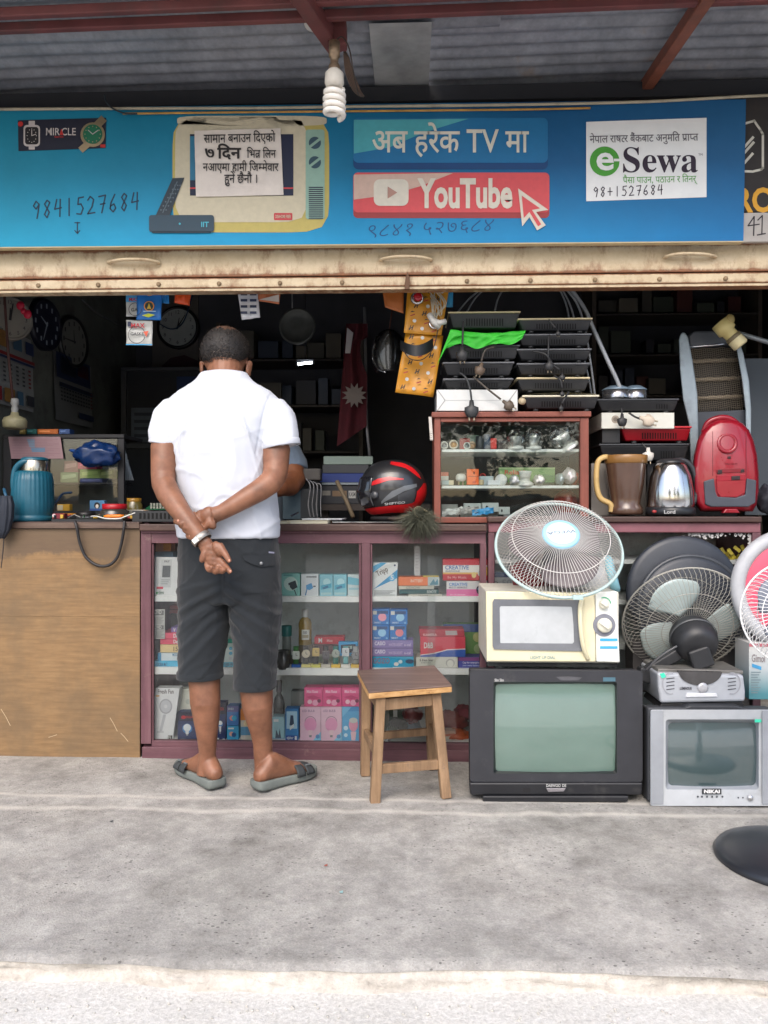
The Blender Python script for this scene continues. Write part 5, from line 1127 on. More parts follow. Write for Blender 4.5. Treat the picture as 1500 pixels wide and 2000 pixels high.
# plywood counter on the left
pl = thing('plywood_counter', 'scuffed brown plywood work counter at the left beside the glass counter', 'counter', (P(130, 1485, CY).x, CY + .25, 0))
def ply_mat(grime):
    m, t, b = nodes('weathered_plywood'); tc = N(t, 'ShaderNodeTexCoord'); mp = N(t, 'ShaderNodeMapping'); mp.inputs['Scale'].default_value = (7, 60, 80); t.links.new(tc.outputs['Object'], mp.inputs[0])
    n1 = noise_n(t, 1, 8, .65, vec=mp.outputs[0]); n2 = noise_n(t, 3.2, 8, .7); n3 = noise_n(t, 22, 8, .8)
    c = ramp(t, n1.outputs[0], [(.3, lin((116, 90, 60))), (.5, lin((134, 105, 71))), (.75, lin((148, 119, 83)))]).outputs[0]
    sx = N(t, 'ShaderNodeSeparateXYZ'); t.links.new(tc.outputs['Generated'], sx.inputs[0])
    ad = N(t, 'ShaderNodeMath', operation='MULTIPLY_ADD'); ad.inputs[1].default_value = .6; t.links.new(n2.outputs[0], ad.inputs[0]); t.links.new(sx.outputs['Z'], ad.inputs[2])
    st_ = ramp(t, ad.outputs[0], [(.95, (0, 0, 0)), (1.25, (.75, .75, .75))]); c = mixc(t, st_.outputs[0], c, lin((84, 70, 58))) if grime else c          # hand grime along the top edge
    r = ramp(t, n3.outputs[0], [(.68, (0, 0, 0)), (.72, (.5, .5, .5))]); c = mixc(t, r.outputs[0], c, lin((196, 170, 132)))
    r = ramp(t, n2.outputs[0], [(.42, (0, 0, 0)), (.68, (.9, .9, .9))]); c = mixc(t, r.outputs[0], c, lin((104, 86, 64)))
    t.links.new(c, b.inputs['Base Color']); b.inputs['Roughness'].default_value = .75; bumpn(t, b, n1.outputs[0], .15, .002); return m
PLM, PLL = ply_mat(1), ply_mat(0)
pb(pl, 'upper_sheet', -108, 1033, 273, 1203, CY, .015, PLM, .001); pb(pl, 'lower_sheet', -108, 1204, 273, 1476, CY + .001, .015, PLL, .001)
pb(pl, 'foot_board', -108, 1477, 188, 1486, CY + .004, .02, wood_mat((120, 96, 66), (150, 124, 90), (170, 146, 110), 'X'), .001)
pb(pl, 'edge_strip', -108, 1021, 272, 1032, CY - .012, .03, wood_mat((60, 46, 38), (84, 66, 56), (110, 92, 80), 'X', 30, .7, wear=(130, 116, 104)), .002)
a = P(-108, 1019, CY); b = P(272, 1022, CY); build('worktop', M().box((a.x, CY + .0, a.z - .02), (b.x, CY + .52, a.z)), CTOP, pl, bevel=.002)
me = M()
for x, y, dx, dy in ((2, 1385, 18, 32), (215, 1402, 14, 26), (95, 1440, 16, -5), (236, 1432, 14, 16)): me.pline([(x, y), (x + dx * .5, y + dy * .45), (x + dx, y + dy)], 1.3, CY - .0008)
build('scratches', me, mat((182, 160, 128), .8), pl, kind='stuff')
WTZ = a.z                                      # height of the work top
CTZ = P(600, 1024, CY - .022).z; CRZ = P(1200, 1009, CY - .02).z

# ---- goods: cartons with printed faces
DEC_MAT = {}
def carton(label, x0, y0, x1, y1, Y, d, c, dec=(), lean=0, nm='carton', cat='carton', rough=.5, grp=None):
    g = thing(nm, label, cat, P((x0 + x1) / 2, y1, Y), grp); me = M()
    pts = [(x0, y1), (x1, y1), (x1 + lean, y0), (x0 + lean, y0)]
    me.pprism(pts, Y, d); build('box_body', me, mat(c, rough, var=.05, vs=25), g, bevel=.0012, seg=1)
    if dec:
        cs = []; dm = M()
        def ci(q):
            if q not in cs: cs.append(q)
            return cs.index(q)
        X = lambda u_, v_: (lerp(x0, x1, u_) + lean * (1 - v_), lerp(y0, y1, v_)); Wp, Hp = x1 - x0, y1 - y0
        for i, q in enumerate(dec):
            Yd = Y - .0007 - .00025 * i; k = q[0]
            if k == 'r': dm.ppoly([X(q[1], q[4]), X(q[3], q[4]), X(q[3], q[2]), X(q[1], q[2])], Yd, ci(q[5]))
            elif k == 'p': dm.ppoly([X(*w_) for w_ in q[1]], Yd, ci(q[2]))
            elif k == 'c': xx, yy = X(q[1], q[2]); dm.pcirc(xx, yy, q[3] * Wp, Yd, ci(q[4]), n=18, ry=(q[5] * Hp if len(q) > 5 else None))
            elif k == 't': xx, yy = X(q[1], q[2]); dm.ptext(xx, yy, q[3] * Hp, q[4], Yd, ci(q[5]), wd=(q[6] * Wp if len(q) > 6 else None), bold=.02, rot=(q[7] if len(q) > 7 else 0))
            elif k == 'l':                      # grey lines of small print
                for n_ in range(q[5]): xx, yy = X(q[1], lerp(q[2], q[4], n_ / max(1, q[5] - 1))); dm.prect(xx, yy, xx + (q[3] - q[1]) * Wp * (1 - .25 * (n_ % 3) / 2), yy + max(.8, Hp * .015), Yd, ci(q[6]))
        build('print', dm, [mat(x, .5, var=.04) for x in cs], g, kind='stuff')
    return g
W_, K_, CYN, BLU, RED, PNK, ORG, YEL, GRN, NAV, GR = (222, 224, 222), (34, 34, 38), (60, 176, 210), (32, 96, 176), (188, 40, 52), (226, 110, 160), (232, 110, 50), (214, 186, 70), (86, 150, 74), (32, 44, 92), (130, 134, 136)
Y1 = CY + .045; b1, b2, b3 = 1165, 1306, 1449
# left bay, upper shelf
carton('blue-grey flat carton at the far left of the upper shelf, behind the payment card', 299, 1078, 338, b1 + 1, Y1 + .08, .10, (120, 160, 190))
carton('small orange and pink packet resting on top behind the payment card', 304, 1058, 334, 1077, Y1 + .08, .06, (226, 150, 120), [('r', .5, .1, 1, .9, (222, 140, 40))])
carton('white payment card on a stand with green lettering and red label, left upper shelf', 300, 1088, 352, 1164, Y1, .006, (226, 228, 228), [('r', .22, .06, .62, .78, (206, 208, 208)), ('r', .28, .22, .58, .52, (96, 98, 100)), ('t', .34, .14, .05, 'PAY', (80, 80, 84), .2), ('l', .26, .58, .58, .68, 3, GR), ('r', .1, .76, .34, .82, (214, 70, 90)), ('c', .12, .92, .04, (60, 170, 90)), ('t', .18, .94, .07, 'eSewa', (90, 120, 100), .2)], 4, 'payment_card', 'card')
carton('teal charger box with a black plug picture, leftmost of the charger boxes', 550, 1120, 586, b1, Y1, .05, (140, 196, 188), [('c', .5, .45, .38, (196, 220, 212)), ('p', [(.42, .4), (.75, .3), (.86, .6), (.6, .72), (.45, .6)], (40, 52, 60)), ('p', [(.36, .42), (.44, .4), (.46, .5), (.38, .52)], (40, 52, 60)), ('p', [(.66, .7), (.72, .7), (.82, .95), (.78, .96)], (40, 52, 60)), ('r', .1, .05, .6, .1, (90, 150, 150))])
carton('white charger box with a blue plug picture beside the teal box', 588, 1121, 622, b1, Y1, .05, (216, 222, 224), [('p', [(.28, .5), (.6, .4), (.7, .62), (.5, .72), (.3, .68)], (50, 140, 196)), ('p', [(.7, .52), (.84, .52), (.84, .58), (.7, .58)], (40, 60, 70)), ('r', .3, .1, .9, .16, GR), ('p', [(.3, .68), (.36, .7), (.28, .95), (.22, .94)], (50, 120, 170))])
for i, (a0, a1) in enumerate(((624, 650), (651, 677))): carton(('left' if i == 0 else 'right') + ' of the pair of pale cyan see-through boxes on the upper shelf', a0, 1122, a1, b1, Y1, .05, (134, 196, 210), [('c', .55, .35, .28, (180, 224, 230)), ('p', [(.1, .5), (.9, .4), (.9, .6), (.1, .7)], (70, 168, 196)), ('p', [(.2, .6), (.6, .5), (.7, .58), (.3, .68)], (40, 110, 150)), ('r', .1, .82, .9, .92, (170, 210, 214))])
carton('faded cyan and white box beside the post on the upper shelf', 679, 1122, 703, b1, Y1 + .01, .05, (196, 212, 214), [('p', [(0, .1), (1, .2), (1, .5), (0, .45)], (110, 186, 206)), ('r', .1, .6, .9, .7, (150, 196, 206))])
# left bay, middle shelf
def flat(label, x0, y0, x1, y1, c, dec=(), Y=Y1, d=.12): return carton(label, x0, y0, x1, y1, Y, d, c, dec)
flat('cyan flat carton, lowest of the stack left of the customer', 300, 1291, 356, b2, (70, 176, 214), [('t', .12, .66, .4, 'DORA M-7', (30, 70, 110), .36)])
flat('white flat carton with blue end, above the cyan carton in the left stack', 308, 1275, 356, 1290.5, (206, 218, 222), [('r', 0, 0, .14, 1, (50, 140, 186)), ('t', .6, .4, .3, 'MODEL', (60, 120, 160), .3)], Y1 + .005)
flat('pale yellow carton with 15 written on it in the left stack', 313, 1259, 356, 1274.5, (222, 196, 140), [('t', .6, .8, .5, '15', (110, 84, 60), .2)], Y1)
flat('lower pink-red carton in the left stack', 313, 1248, 356, 1258.5, (214, 74, 100), [('t', .6, .8, .6, 'Deer', W_, .35)])
flat('upper pink-red carton in the left stack', 313, 1236, 356, 1247.5, (222, 84, 110), [('t', .6, .8, .6, 'Deer', W_, .35)])
flat('small purple packet on top of the left stack', 334, 1225, 356, 1235.5, (120, 100, 160), [('t', .2, .8, .6, 'V', W_, .2)], Y1 + .02, .08)
flat('small red case standing on black stands behind the left stack', 331, 1183, 356, 1198, (176, 70, 66), [('r', 0, .45, 1, .55, (120, 40, 40))], Y1 + .16, .08)
flat('black display stand under the small red case', 334, 1198.5, 356, 1224, (60, 62, 66), (), Y1 + .16, .08)
carton('grey printed paper strip hanging inside the glass at the far left', 300, 1190, 322, 1248, Y1 - .008, .002, (178, 178, 174), [('r', .05, .04, .9, .2, (110, 110, 108)), ('t', .1, .16, .12, 'DVD', (206, 206, 200), .6), ('l', .08, .26, .9, .46, 6, (120, 120, 118)), ('r', .05, .54, .9, .68, (110, 110, 108)), ('t', .1, .66, .1, 'DVD', (206, 206, 200), .6), ('l', .08, .72, .9, .95, 7, (120, 120, 118))], 0, 'paper_strip', 'paper')
carton('white and cyan box with round blue icons seen between the customer\'s knees', 428, 1248, 462, b2, Y1, .06, (196, 216, 212), [('r', 0, 0, 1, .14, (50, 160, 140)), ('c', .66, .32, .10, CYN), ('c', .66, .48, .10, CYN), ('r', .56, .6, .76, .7, (190, 200, 204)), ('r', 0, .78, 1, 1, (60, 176, 206)), ('t', .3, .9, .08, '1000 W', (30, 60, 90), .5), ('t', .34, .98, .06, 'IN-65', (30, 60, 90), .4)])
flat('red carton with a white M lying behind the watches', 614, 1244, 672, 1258, (186, 44, 58), [('t', .14, .8, .6, 'M', W_, .12), ('t', .42, .7, .35, 'Max', (230, 180, 180), .2)], Y1 + .08, .06)
flat('dim green and cream books under the red carton with a white M', 606, 1258.5, 690, b2, (150, 150, 128), [('r', 0, 0, 1, .4, (110, 80, 80)), ('r', 0, .5, 1, .7, (110, 124, 96))], Y1 + .09, .06)
flat('bright blue boxed digital timer tilted among the watches', 661, 1254, 699, 1281, (46, 150, 206), [('p', [(.12, .2), (.88, .15), (.9, .75), (.14, .82)], (30, 44, 60)), ('r', .26, .28, .7, .5, (150, 176, 170)), ('t', .3, .46, .14, '12:08', (40, 50, 50), .3), ('r', .2, .6, .3, .7, W_), ('r', .64, .84, .94, .96, K_)], Y1 + .02, .03)
flat('white carton behind the tilted blue timer', 664, 1282, 703, b2, (196, 200, 196), (), Y1 + .06, .05)
def bottle(label, x, y0, y1, r, Y, c, cap, capc, neck=.42, trn=0, nm='bottle'):
    g = thing(nm, label, 'bottle', P(x, y1, Y)); k = S(Y); q = P(x, y1, Y); H = (y1 - y0) * k; r *= k
    build('bottle_body', M().lathe([(0, 0), (r * .92, 0), (r, H * .03), (r, H * .62), (r * .8, H * .72), (r * neck, H * .78), (r * neck, H * (1 - cap))], q, n=20), mat(c, .25, var=.1, coat=.3), g)
    build('cap', M().lathe([(r * neck * 1.25, H * (1 - cap) - .001), (r * neck * 1.25, H * .985), (r * neck * 1.1, H), (0, H)], q, n=18), mat(capc, .4), g); return g
bottle('small clear bottle with teal cap beside the customer on the middle shelf', 560, 1221, 1284, 9, Y1 + .06, (120, 128, 124), .32, (24, 104, 100), .9)
bottle('amber oil bottle with white label and white cap on the middle shelf', 596, 1190, 1260, 13, Y1 + .10, (150, 124, 60), .2, (196, 196, 190))
carton('white bottle label on the amber oil bottle', 589, 1230, 604, 1250, Y1 + .10 - .030, .002, (206, 206, 196), [('t', .2, .4, .25, '500', (90, 90, 90), .5), ('r', .1, .5, .9, .8, (160, 150, 120))], 0, 'bottle_label', 'label')
carton('dim box under the two bottles on the middle shelf', 546, 1284.5, 612, b2, Y1 + .07, .06, (92, 90, 82)); carton('dim carton under the amber bottle', 583, 1260.5, 610, 1284, Y1 + .07, .06, (104, 96, 80))
build('tumbler', M().lathe([(0, 0), (12 * S(Y1), 0), (14 * S(Y1), .02), (14 * S(Y1), 36 * S(Y1)), (12.5 * S(Y1), 36 * S(Y1)), (12.5 * S(Y1), .006), (0, .006)], P(553, b2, Y1 + .005), n=24), mat((70, 70, 68), .15, coat=.5), label='dark glass tumbler beside the customer\'s leg on the middle shelf', cat='tumbler')
WC = [('green strap watch with square white face', (60, 120, 60), (206, 214, 206), BLU, 1), ('round cream watch with dark strap', (60, 58, 54), (206, 196, 170), (206, 196, 110), 0), ('square yellow-faced watch with dark strap', (48, 46, 46), (196, 170, 100), (206, 200, 90), 1), ('black watch with striped dark dial', (46, 46, 48), (80, 76, 80), (196, 190, 176), 1), ('small watch with teal strap', (40, 120, 110), (150, 160, 150), (214, 176, 40), 0), ('pale cyan strap watch with silver bezel', (110, 176, 180), (190, 196, 198), (206, 204, 196), 1), ('grey square watch next to the post', (150, 156, 158), (120, 124, 126), (206, 170, 60), 1)]
for i, (lb, cs, cf, cb, sq) in enumerate(WC):
    x = 578 + i * 19.4; g = thing('wristwatch', lb + ' standing on a small box in the watch row', 'watch', P(x, b2, Y1), 'watches on small boxes in the display counter'); k = S(Y1); yc = 1280 - (i % 3) * 3
    pb(g, 'small_box', x - 9, 1298, x + 9, b2 - .5, Y1, .03, mat(cb, .5, var=.05), .001)
    me = M(); me.grid(lambda u_, v_: P(x + (u_ - .5) * 10, lerp(1298, 1262, v_), Y1 + .012 - .014 * sin(pi * v_)), 3, 10); o = build('strap', me, mat(cs, .6), g); q = o.modifiers.new('s', 'SOLIDIFY'); q.thickness = .0025
    me = M()
    if sq: me.pprism(rrect(x - 7, yc - 8, x + 7, yc + 8, 2), Y1 - .008, .008)
    else: me.pprism([(x + 8 * cos(2 * pi * n_ / 20), yc + 8 * sin(2 * pi * n_ / 20)) for n_ in range(20)], Y1 - .008, .008)
    build('watch_case', me, mat(cf, .3, .4), g, bevel=.001)
    me = M(); me.pcirc(x, yc, 5.4, Y1 - .0086, 0); me.pline([(x, yc), (x, yc - 4)], .9, Y1 - .009, 1); me.pline([(x, yc), (x + 3, yc + 1)], .9, Y1 - .009, 1); build('dial', me, [mat(tuple(min(255, int(z * .9 + 20)) for z in cf), .4), ink(30, 30, 32)], g)
# left bay, floor
carton('leaning white handheld fan box with a fan picture and Fresh Fan lettering', 290, 1344, 337, b3, Y1, .05, (222, 224, 226), [('t', .12, .1, .07, 'Fresh Fan', (110, 104, 106), .66), ('r', .05, .13, .2, .16, (226, 170, 90)), ('c', .52, .34, .27, (170, 172, 178), .14), ('c', .52, .34, .22, (196, 198, 204), .115), ('c', .52, .34, .07, (214, 214, 218), .035), ('p', [(.46, .49), (.58, .49), (.50, .80), (.40, .80)], (188, 190, 196)), ('p', [(.3, .8), (.58, .8), (.58, .83), (.3, .83)], (196, 198, 202)), ('r', .78, .88, .96, .96, K_), ('t', .81, .945, .05, 'F1', W_, .1)], 14)
carton('plain white bulb box standing behind the blue bulb box', 352, 1346, 378, 1395, Y1 + .05, .05, (214, 216, 204), [('c', .6, .5, .2, (190, 196, 186)), ('l', .2, .8, .8, .92, 2, GR)])
carton('grey carton under the plain white bulb box', 352, 1395.5, 378, b3, Y1 + .05, .05, (120, 124, 126))
def bulbbox(label, x0, y0, x1, y1, Y, c=(30, 48, 96)): return carton(label, x0, y0, x1, y1, Y, .045, c, [('r', 0, 0, 1, .3, (24, 30, 58)), ('c', .3, .17, .12, (190, 40, 52), .06), ('t', .42, .2, .07, 'ERGUA', (190, 60, 60), .4), ('c', .5, .55, .26, (70, 130, 190)), ('c', .5, .52, .2, (222, 228, 232)), ('p', [(.4, .6), (.6, .6), (.57, .74), (.43, .74)], (214, 218, 222)), ('r', .45, .74, .55, .79, (150, 156, 160)), ('r', .1, .9, .4, .95, W_), ('r', .7, .92, .92, .96, W_)])
bulbbox('dark blue bulb box with white bulb picture beside the white fan box', 347, 1391, 384, b3, Y1 - .01)
bulbbox('dark blue bulb box seen between the customer\'s calves', 419, 1372, 441, b3, Y1)
carton('upper blue and pink sponge box between the calves', 443, 1379, 466, 1417, Y1, .05, (64, 120, 186), [('r', 0, 0, 1, .3, (96, 96, 150)), ('c', .45, .62, .22, (226, 140, 130)), ('c', .62, .62, .22, CYN), ('t', .1, .2, .1, 'SINEX', (190, 200, 214), .5)])
carton('lower cyan sponge box between the calves', 443, 1418, 466, b3, Y1, .05, (60, 160, 206), [('c', .4, .5, .2, (226, 170, 150)), ('c', .6, .55, .2, (40, 90, 150)), ('r', .1, .1, .6, .2, W_)])
carton('orange and white box just left of the right calf', 470, 1384, 492, b3, Y1, .05, (206, 200, 190), [('r', 0, 0, 1, .35, (226, 140, 70)), ('r', 0, .55, 1, .8, (90, 150, 190)), ('c', .5, .45, .25, (236, 214, 170))])
carton('teal and blue box with dark plant picture right of the calf', 532, 1400, 556, b3, Y1 + .02, .05, (140, 186, 196), [('p', [(.2, 1), (.3, .5), (.5, .75), (.6, .45), (.75, 1)], (40, 66, 90)), ('r', 0, .85, 1, 1, (40, 130, 190)), ('r', .1, .1, .5, .2, W_)])
carton('blue and white spiral lamp box left of the pink bulb boxes', 557, 1384, 583, b3 + .5, Y1, .045, (56, 126, 186), [('r', .1, .08, .9, .6, (170, 206, 226)), ('p', [(.4, .2), (.6, .2), (.68, .5), (.32, .5)], (50, 70, 96)), ('p', [(.35, .55), (.65, .45), (.65, .55), (.35, .65)], W_), ('r', .06, .8, .94, .95, (24, 70, 150)), ('t', .12, .91, .08, 'elphor', W_, .5), ('r', .72, .82, .88, .93, W_)])
for i, (a0, a1, lb) in enumerate(((586, 626.5, 'left'), (627, 667.5, 'right'))): carton('pale pink bulb box, ' + lb + ' one of the pair with grey bulb outlines', a0, 1381, a1, b3 + .5, Y1, .05, (222, 186, 206), [('t', .1, .14, .06, 'LED BULB', (150, 120, 150), .6), ('c', .5, .42, .28, (150, 120, 140), .16), ('c', .5, .42, .25, (226, 194, 210), .14), ('c', .5, .5, .3, (222, 150, 190), .2), ('p', [(.38, .66), (.62, .66), (.58, .8), (.42, .8)], (226, 196, 206)), ('p', [(.55, 1), (1, .7), (1, 1)], (130, 196, 226)), ('c', .85, .84, .1, (90, 140, 190)), ('r', .44, .8, .56, .86, GR)])
carton('sky blue bulb box with a pink figure next to the post', 668, 1381, 705, b3 + .5, Y1, .05, (84, 164, 214), [('r', 0, 0, 1, .12, (60, 140, 200)), ('c', .6, .5, .24, (220, 150, 176), .2), ('c', .6, .38, .22, (196, 200, 196), .08), ('p', [(.45, .7), (.75, .7), (.7, .95), (.5, .95)], (226, 190, 200)), ('c', .2, .6, .12, (190, 220, 236)), ('c', .2, .8, .1, (190, 220, 236)), ('p', [(0, 0), (.5, 0), (0, .3)], (110, 180, 222))])
for i in range(3): carton(('left', 'middle', 'right')[i] + ' pink floral foil pack lying on the bulb boxes', 594 + i * 37, 1343, 630.5 + i * 37, 1380, Y1 + .006, .06, (216, 74, 134), [('c', .3, .75, .12, (236, 190, 206)), ('c', .6, .8, .16, (230, 160, 190)), ('c', .8, .7, .1, (120, 40, 80)), ('r', .1, .1, .9, .3, (230, 104, 156)), ('t', .14, .28, .14, 'Mist Rose', (240, 200, 220), .6), ('p', [(.1, .5), (.5, .4), (.9, .55), (.5, .62)], (190, 50, 110))], rough=.3, nm='foil_pack', cat='packet', grp='pink foil packs')
carton('grey tin behind the pink foil packs', 568, 1350, 594, 1383, Y1 + .12, .05, (130, 136, 134)); carton('dim grey carton under the grey tin', 568, 1383.5, 584, b3, Y1 + .12, .05, (100, 104, 104))
bottle('dark pump bottle behind the customer\'s right calf', 545, 1328, b3, 11, Y1 + .10, (48, 54, 54), .18, (60, 62, 64), .4, nm='pump_bottle')
# right bay, upper shelf
carton('white and blue box with a slanting blue stripe and Tripp lettering', 727, 1099, 775, b1 - 1, Y1, .05, (216, 220, 220), [('p', [(0, .28), (.7, 0), (1, 0), (1, .0), (.0, .52)], (206, 210, 208)), ('p', [(0, .82), (1, .2), (1, .46), (.08, .78)], (46, 140, 190)), ('p', [(0, .1), (.3, 0), (.55, 0), (0, .3)], (60, 156, 200)), ('t', .2, .42, .15, 'Tripp', (110, 100, 96), .5, -.5), ('t', .7, .5, .13, '5', W_, .16), ('c', .78, .46, .13, (80, 170, 216)), ('t', .72, .51, .12, '5', W_, .13), ('l', .08, .84, .92, .96, 4, GR), ('c', .88, .08, .04, NAV)], 2)
carton('orange and white long box with a picture at its end', 778, 1127, 858, 1144, Y1, .07, (226, 120, 66), [('r', .72, 0, 1, 1, (190, 200, 200)), ('p', [(.76, .9), (.86, .2), (.9, .6), (.96, .2), (.98, .9)], (70, 130, 150)), ('t', .3, .6, .3, 'BATTERY', (240, 210, 190), .3), ('r', .6, -.18, .98, 0, (206, 180, 60))])
carton('white flat box below the orange long box', 779, 1144.5, 848, 1151, Y1, .07, (196, 194, 178), [('t', .2, .85, .7, 'GRHOW', (140, 136, 124), .4)])
carton('dark teal flat box in the stack beside the Tripp box', 780, 1151.5, 857, 1160, Y1, .07, (40, 86, 88), [('t', .7, .8, .55, 'REMOTE', (190, 200, 196), .24)])
carton('pale flat box, lowest of the stack beside the Tripp box', 797, 1160.5, 863, 1166, Y1 - .008, .08, (190, 188, 176), [('t', .3, .8, .5, 'UNIVER', (130, 128, 118), .3)])
carton('narrow white card standing upright behind the flat box stack', 809, 1066, 821, 1127, Y1 + .1, .003, (206, 210, 210), [('l', .2, .1, .8, .8, 8, (170, 174, 174))], 0, 'card', 'card')
carton('red and white box with blue CREATIVE lettering and yellow buds, upper one', 865, 1092, 957, 1134, Y1, .08, (188, 34, 48), [('r', 0, .28, 1, .66, (224, 222, 216)), ('t', .05, .48, .17, 'CREATIVE', (30, 96, 170), .5), ('t', .06, .6, .07, 'EARPHONE', (80, 90, 120), .3), ('r', 0, .62, 1, .7, (222, 176, 90)), ('c', .66, .74, .05, (214, 190, 120), .14), ('c', .8, .66, .06, (206, 204, 200), .15), ('c', .92, .56, .07, (222, 180, 70), .2), ('t', .1, .9, .1, 'Be My Music', (226, 150, 150), .4)])
carton('white and pink box with CREATIVE lettering and dark pendants, lower one', 872, 1135, 957, b1 + .5, Y1, .07, (214, 214, 214), [('r', 0, .52, 1, 1, (222, 110, 166)), ('t', .06, .3, .18, 'CREATIVE', (46, 120, 190), .42), ('t', .06, .46, .1, 'MULTI / MEMORY', (120, 120, 130), .42), ('c', .74, .56, .055, (40, 50, 70), .26), ('c', .9, .56, .055, (40, 50, 70), .26), ('c', .74, .5, .025, (120, 160, 200)), ('c', .9, .5, .025, (120, 160, 200)), ('t', .08, .9, .08, 'for all devices', (240, 200, 220), .35)])
# right bay, middle shelf
def sponge(label, x0, y0, x1, y1, cc): carton(label, x0, y0, x1, y1, Y1, .06, (36, 116, 190), [('c', .58, .52, .24, cc, .26), ('r', .04, .1, .26, .34, (206, 206, 196)), ('r', .28, .1, .9, .3, (26, 70, 120)), ('t', .1, .92, .1, 'SMART', (190, 214, 230), .4), ('c', .86, .88, .06, (120, 180, 220))])
sponge('small blue bulb box with pink dome, top left of the four', 727, 1190, 761, 1220, (226, 150, 166)); sponge('small blue bulb box with pale dome, top right of the four', 762, 1191, 796, 1220, (150, 200, 230)); sponge('small blue bulb box with pale dome, bottom left of the four', 727, 1220.5, 760, 1250, (150, 200, 230)); sponge('small blue bulb box with pink dome, bottom right of the four', 761, 1220.5, 794, 1250, (226, 130, 140))
for i, (y0, y1) in enumerate(((1250.5, 1266), (1266.5, 1282))): carton('lilac calculator box with white CASIO lettering, ' + ('upper' if i == 0 else 'lower') + ' of two', 727, y0, 807, y1, Y1 - .005, .08, (134, 120, 176), [('t', .06, .62, .42, 'CASIO', (220, 214, 230), .26), ('t', .4, .72, .3, 'WATER-RESIST', (190, 176, 214), .34), ('t', .78, .72, .3, 'a-cal', (200, 190, 220), .16), ('r', 0, .92, 1, 1, (110, 96, 150))])
carton('cyan box with faded red GOZO lettering at the bottom of its stack', 727, 1282.5, 808, b2, Y1 - .006, .08, (40, 160, 200), [('t', .02, .56, .4, 'GOZO', (150, 110, 130), .4), ('c', .58, .62, .06, W_, .16), ('c', .68, .42, .05, (200, 222, 230), .16), ('c', .9, .4, .1, (60, 80, 110), .18), ('r', .5, .86, .92, .96, W_)])
carton('big red carton with white D&B lettering and blue wave', 821, 1244, 909, 1283, Y1 - .004, .10, (206, 52, 74), [('p', [(0, .92), (.3, .84), (.6, .66), (1, .62), (1, 1), (0, 1)], (40, 84, 170)), ('p', [(0, .89), (.3, .80), (.6, .62), (1, .58), (1, .63), (.6, .67), (.3, .85), (0, .93)], (230, 220, 224)), ('t', .08, .56, .26, 'D&B', W_, .2)])
carton('red carton top flap with grey seal above the D&B face', 820, 1229, 908, 1243.5, Y1 + .004, .09, (170, 36, 56), [('r', .58, .2, .84, .8, (170, 160, 160)), ('t', .08, .9, .3, 'KAMERA', (230, 190, 190), .3)], -2)
carton('green and blue box with animal pictures behind the D&B carton', 866, 1219, 946, 1283, Y1 + .10, .06, (96, 140, 70), [('r', 0, 0, 1, .24, (40, 70, 130)), ('c', .84, .4, .12, (170, 170, 110)), ('c', .86, .75, .12, (150, 170, 120)), ('r', .55, .9, 1, 1, (50, 90, 60))])
carton('white box with black lettering and an earphone outline below the D&B carton', 813, 1283.5, 894, b2 + .5, Y1 - .006, .09, (206, 206, 196), [('t', .08, .34, .18, '5 Hot Star', (40, 36, 36), .34), ('t', .12, .52, .1, 'in ear 5 star', GR, .24), ('c', .82, .5, .11, (170, 170, 164), .36), ('c', .82, .55, .08, (210, 210, 200), .3), ('r', 0, .9, 1, 1, (70, 70, 64))])
carton('indigo box with small white lettering at the right end of the middle shelf', 895, 1284, 948, b2 + .5, Y1, .08, (74, 80, 160), [('r', 0, 0, 1, .3, (130, 70, 130)), ('t', .16, .52, .14, 'Cap for smartphone', (220, 220, 240), .7), ('t', .16, .76, .14, 'your every battery', (190, 200, 236), .62)])
def bunch(label, x, y, rx, ry, Y, c, nm, cat, sd, sheen=.3): return build(nm, bag(M(), P(x, y, Y), (rx * S(Y), .05, ry * S(Y)), sd, .3), mat(c, sheen, var=.2, vs=20), label=label, cat=cat)
bunch('pale blue plastic wrapped bundle in the lower right bay', 806, 1428, 18, 20, Y1 + .10, (140, 160, 176), 'plastic_bundle', 'bundle', 3); bunch('dull red wrapped bundle above the pale blue one', 806, 1395, 18, 18, Y1 + .10, (130, 52, 56), 'plastic_bundle', 'bundle', 8)
bunch('rust-red fabric bundle low beside the television', 880, 1410, 32, 20, Y1 + .12, (120, 44, 36), 'cloth_bundle', 'bundle', 5, .8); bunch('orange plastic bundle low beside the television', 892, 1436, 26, 13, Y1 + .06, (190, 88, 40), 'plastic_bundle', 'bundle', 9); bunch('navy and red cap bundle at the top of the pile beside the television', 905, 1392, 20, 14, Y1 + .16, (110, 40, 52), 'cloth_bundle', 'bundle', 2, .8)
carton('salmon and white box under the rust-red bundle', 866, 1428, 890, b3, Y1 + .02, .05, (206, 170, 150), [('r', 0, .5, 1, 1, (206, 204, 190)), ('p', [(.1, .3), (.9, .2), (.9, .4), (.1, .5)], (200, 110, 80))])
g = thing('coiled_cable', 'silver coil of flexible pipe with green packet in the lower right bay', 'coil', P(770, b3, Y1 + .05))
me = M()
for i in range(6): F = fan_frame(P(768 + i * 3.4, 1425, Y1 + .05), (.8, -.6, 0)); me.tube([F((20 - i * .6) * S(Y1), 2 * pi * k / 30, 0) for k in range(31)], .0035, 6, caps=False)
build('coil', me, mat((150, 154, 152), .3, .7), g); me = bag(M(), P(766, 1428, Y1 + .04), (.022, .02, .018), 6); build('green_packet', me, mat((70, 140, 50), .5), g)
bunch('small white tissue lump beside the coil of pipe', 757, 1438, 8, 10, Y1 + .02, (190, 194, 200), 'tissue', 'tissue', 1); carton('dark green bottle crate behind the coil of pipe', 760, 1380, 800, b3 - .5, Y1 + .16, .06, (70, 84, 74), [('r', .2, .1, .4, .3, W_)])
